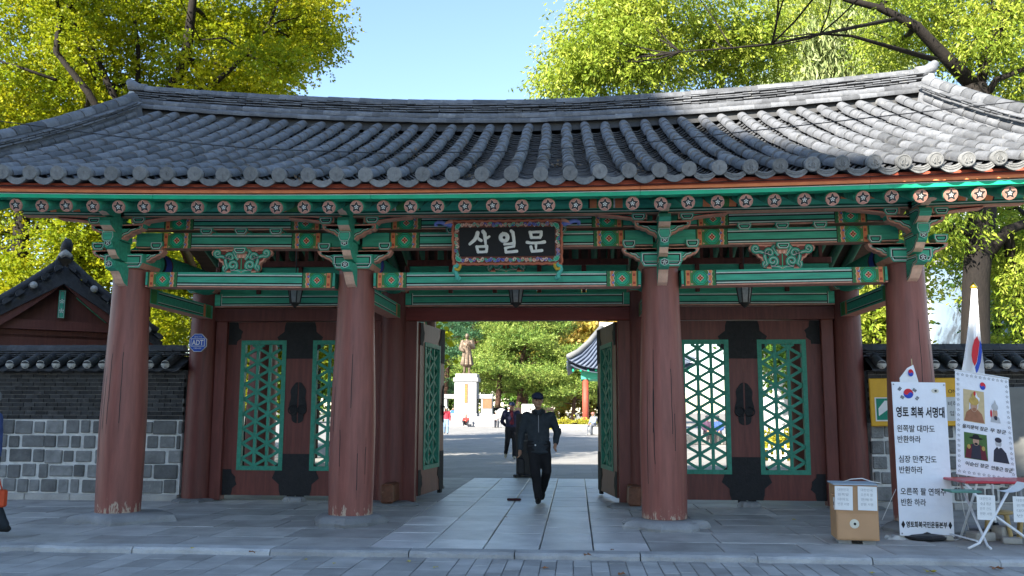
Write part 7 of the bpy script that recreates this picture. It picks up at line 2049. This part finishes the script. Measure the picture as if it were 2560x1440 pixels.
x = onray(1254, Yq+.2); oo = empty('drum_stone', (x, Yq+.2, -.03), 'round pale drum stone on a block by the steps', 'stone')
MB().box(x-.55, x+.55, Yq-.2, Yq+.6, -.03, .75, bev=.05).build('block', M_granite, oo); MB().tube([(x, Yq-.15, 1.23), (x, Yq-.1, 1.23), (x, Yq+.5, 1.23), (x, Yq+.55, 1.23)], [.42, .48, .48, .42], 20).build('drum', M_granite, oo, smooth=True)
person((onray(1272, 66), 66, -.028), .3, 'person in pale grey clothes standing behind the man with the vest', stand(), dict(top=(.45, .45, .43), legs=(.30, .30, .30), shoe=(.05, .05, .05), hat=(.6, .6, .58)), 1.04, hat='hat', **far)
person((onray(1326, 64), 64, -.028), 2.8, 'person in grey coat standing before the white wall by the bush', stand(), dict(top=(.22, .22, .23), legs=(.06, .06, .07), shoe=(.04, .04, .04)), 1.03, hair=M_hairg, **far)
x = onray(1326, 72); tag(MB().box(x-.8, x+.9, 72, 72.25, -.03, 2.1, bev=.03).build('white_screen', M_wwall), 'plain white upright panel behind the grey coated person', 'panel')
person((onray(1133, 83), 83, -.028), 0, 'person in bright blue jacket behind the pedestal side wall', stand(), dict(top=(.03, .12, .45), legs=(.05, .05, .06), shoe=(.04, .04, .04)), 1.05, hair=M_hairg, **far)
Ysr = 46; stone_seat(1492, Ysr, 'white stone block seat at the edge of the open door', 1.1, .5, .7)
person((onray(1484, Ysr), Ysr-.05, -.028), -.8, 'person in denim jacket and pink cap sitting on the white stone seat', sit(.5), dict(top=(.16, .19, .27), legs=(.15, .16, .18), shoe=(.3, .3, .3), hat=(.5, .16, .14)), 1.04, hat='cap', **far)
person((onray(1500, Ysr+.3), Ysr+.15, -.028), .6, 'person in grey coat sitting on the white stone seat, partly behind the door', sit(.5), dict(top=(.20, .19, .18), legs=(.05, .05, .06), shoe=(.03, .03, .03)), 1.04, hair=M_hairg, **far)
# two men on a low wall seen through the right lattice
Yl = at(1780, 1112, Z=-.03).y
x0 = onray(1700, Yl+.1); x1 = onray(1850, Yl+.1)
tag(MB().box(x0, x1, Yl+.05, Yl+.6, -.03, .45, bev=.03).build('low_wall', M_slab), 'low grey stone ledge seen through the right lattice door', 'ledge')
person((onray(1768, Yl), Yl+.15, -.028), .2, 'seated man in dark purple jacket seen through the right lattice', sit(.45), dict(top=(.06, .03, .06), legs=(.02, .02, .025), shoe=(.02, .02, .02), hat=(.02, .02, .03)), 1.0, hat='cap', **far)
person((onray(1795, Yl), Yl+.15, -.028), -.2, 'seated man in blue jacket seen through the right lattice', sit(.45), dict(top=(.03, .07, .22), legs=(.02, .02, .025), shoe=(.02, .02, .02), hat=(.02, .02, .03)), 1.0, hat='cap', **far)
# passer-by cut by the left edge
q = at(-46, 1345, Z=0)
person((q.x, q.y, .002), -1.2, 'passer-by in blue jacket with an orange bag at the picture edge', walk, dict(top=(.05, .08, .20), legs=(.02, .025, .03), shoe=(.012, .012, .012)), 1.0, .022, hair=M_hairg)
p = at(4, 1246, Y=q.y-.05); oo = empty('shopping_bag', (p.x, p.y, p.z-.12), 'orange bag held by the passer-by in blue', 'bag')
MB().box(-.11, .11, -.05, .05, 0, .2, bev=.02).build('bag_body', mat('orange_bag', (.55, .07, .02), .6, .1, 10), oo, wm=T(p.x-.06, p.y, p.z-.10)); MB().tube([(p.x-.12, p.y, p.z+.09), (p.x-.07, p.y, p.z+.3), (p.x, p.y, p.z+.09)], .008, 6).build('bag_handle', MATS['orange_bag'], oo, smooth=True)

bpy.data.scenes.remove(_tmp)
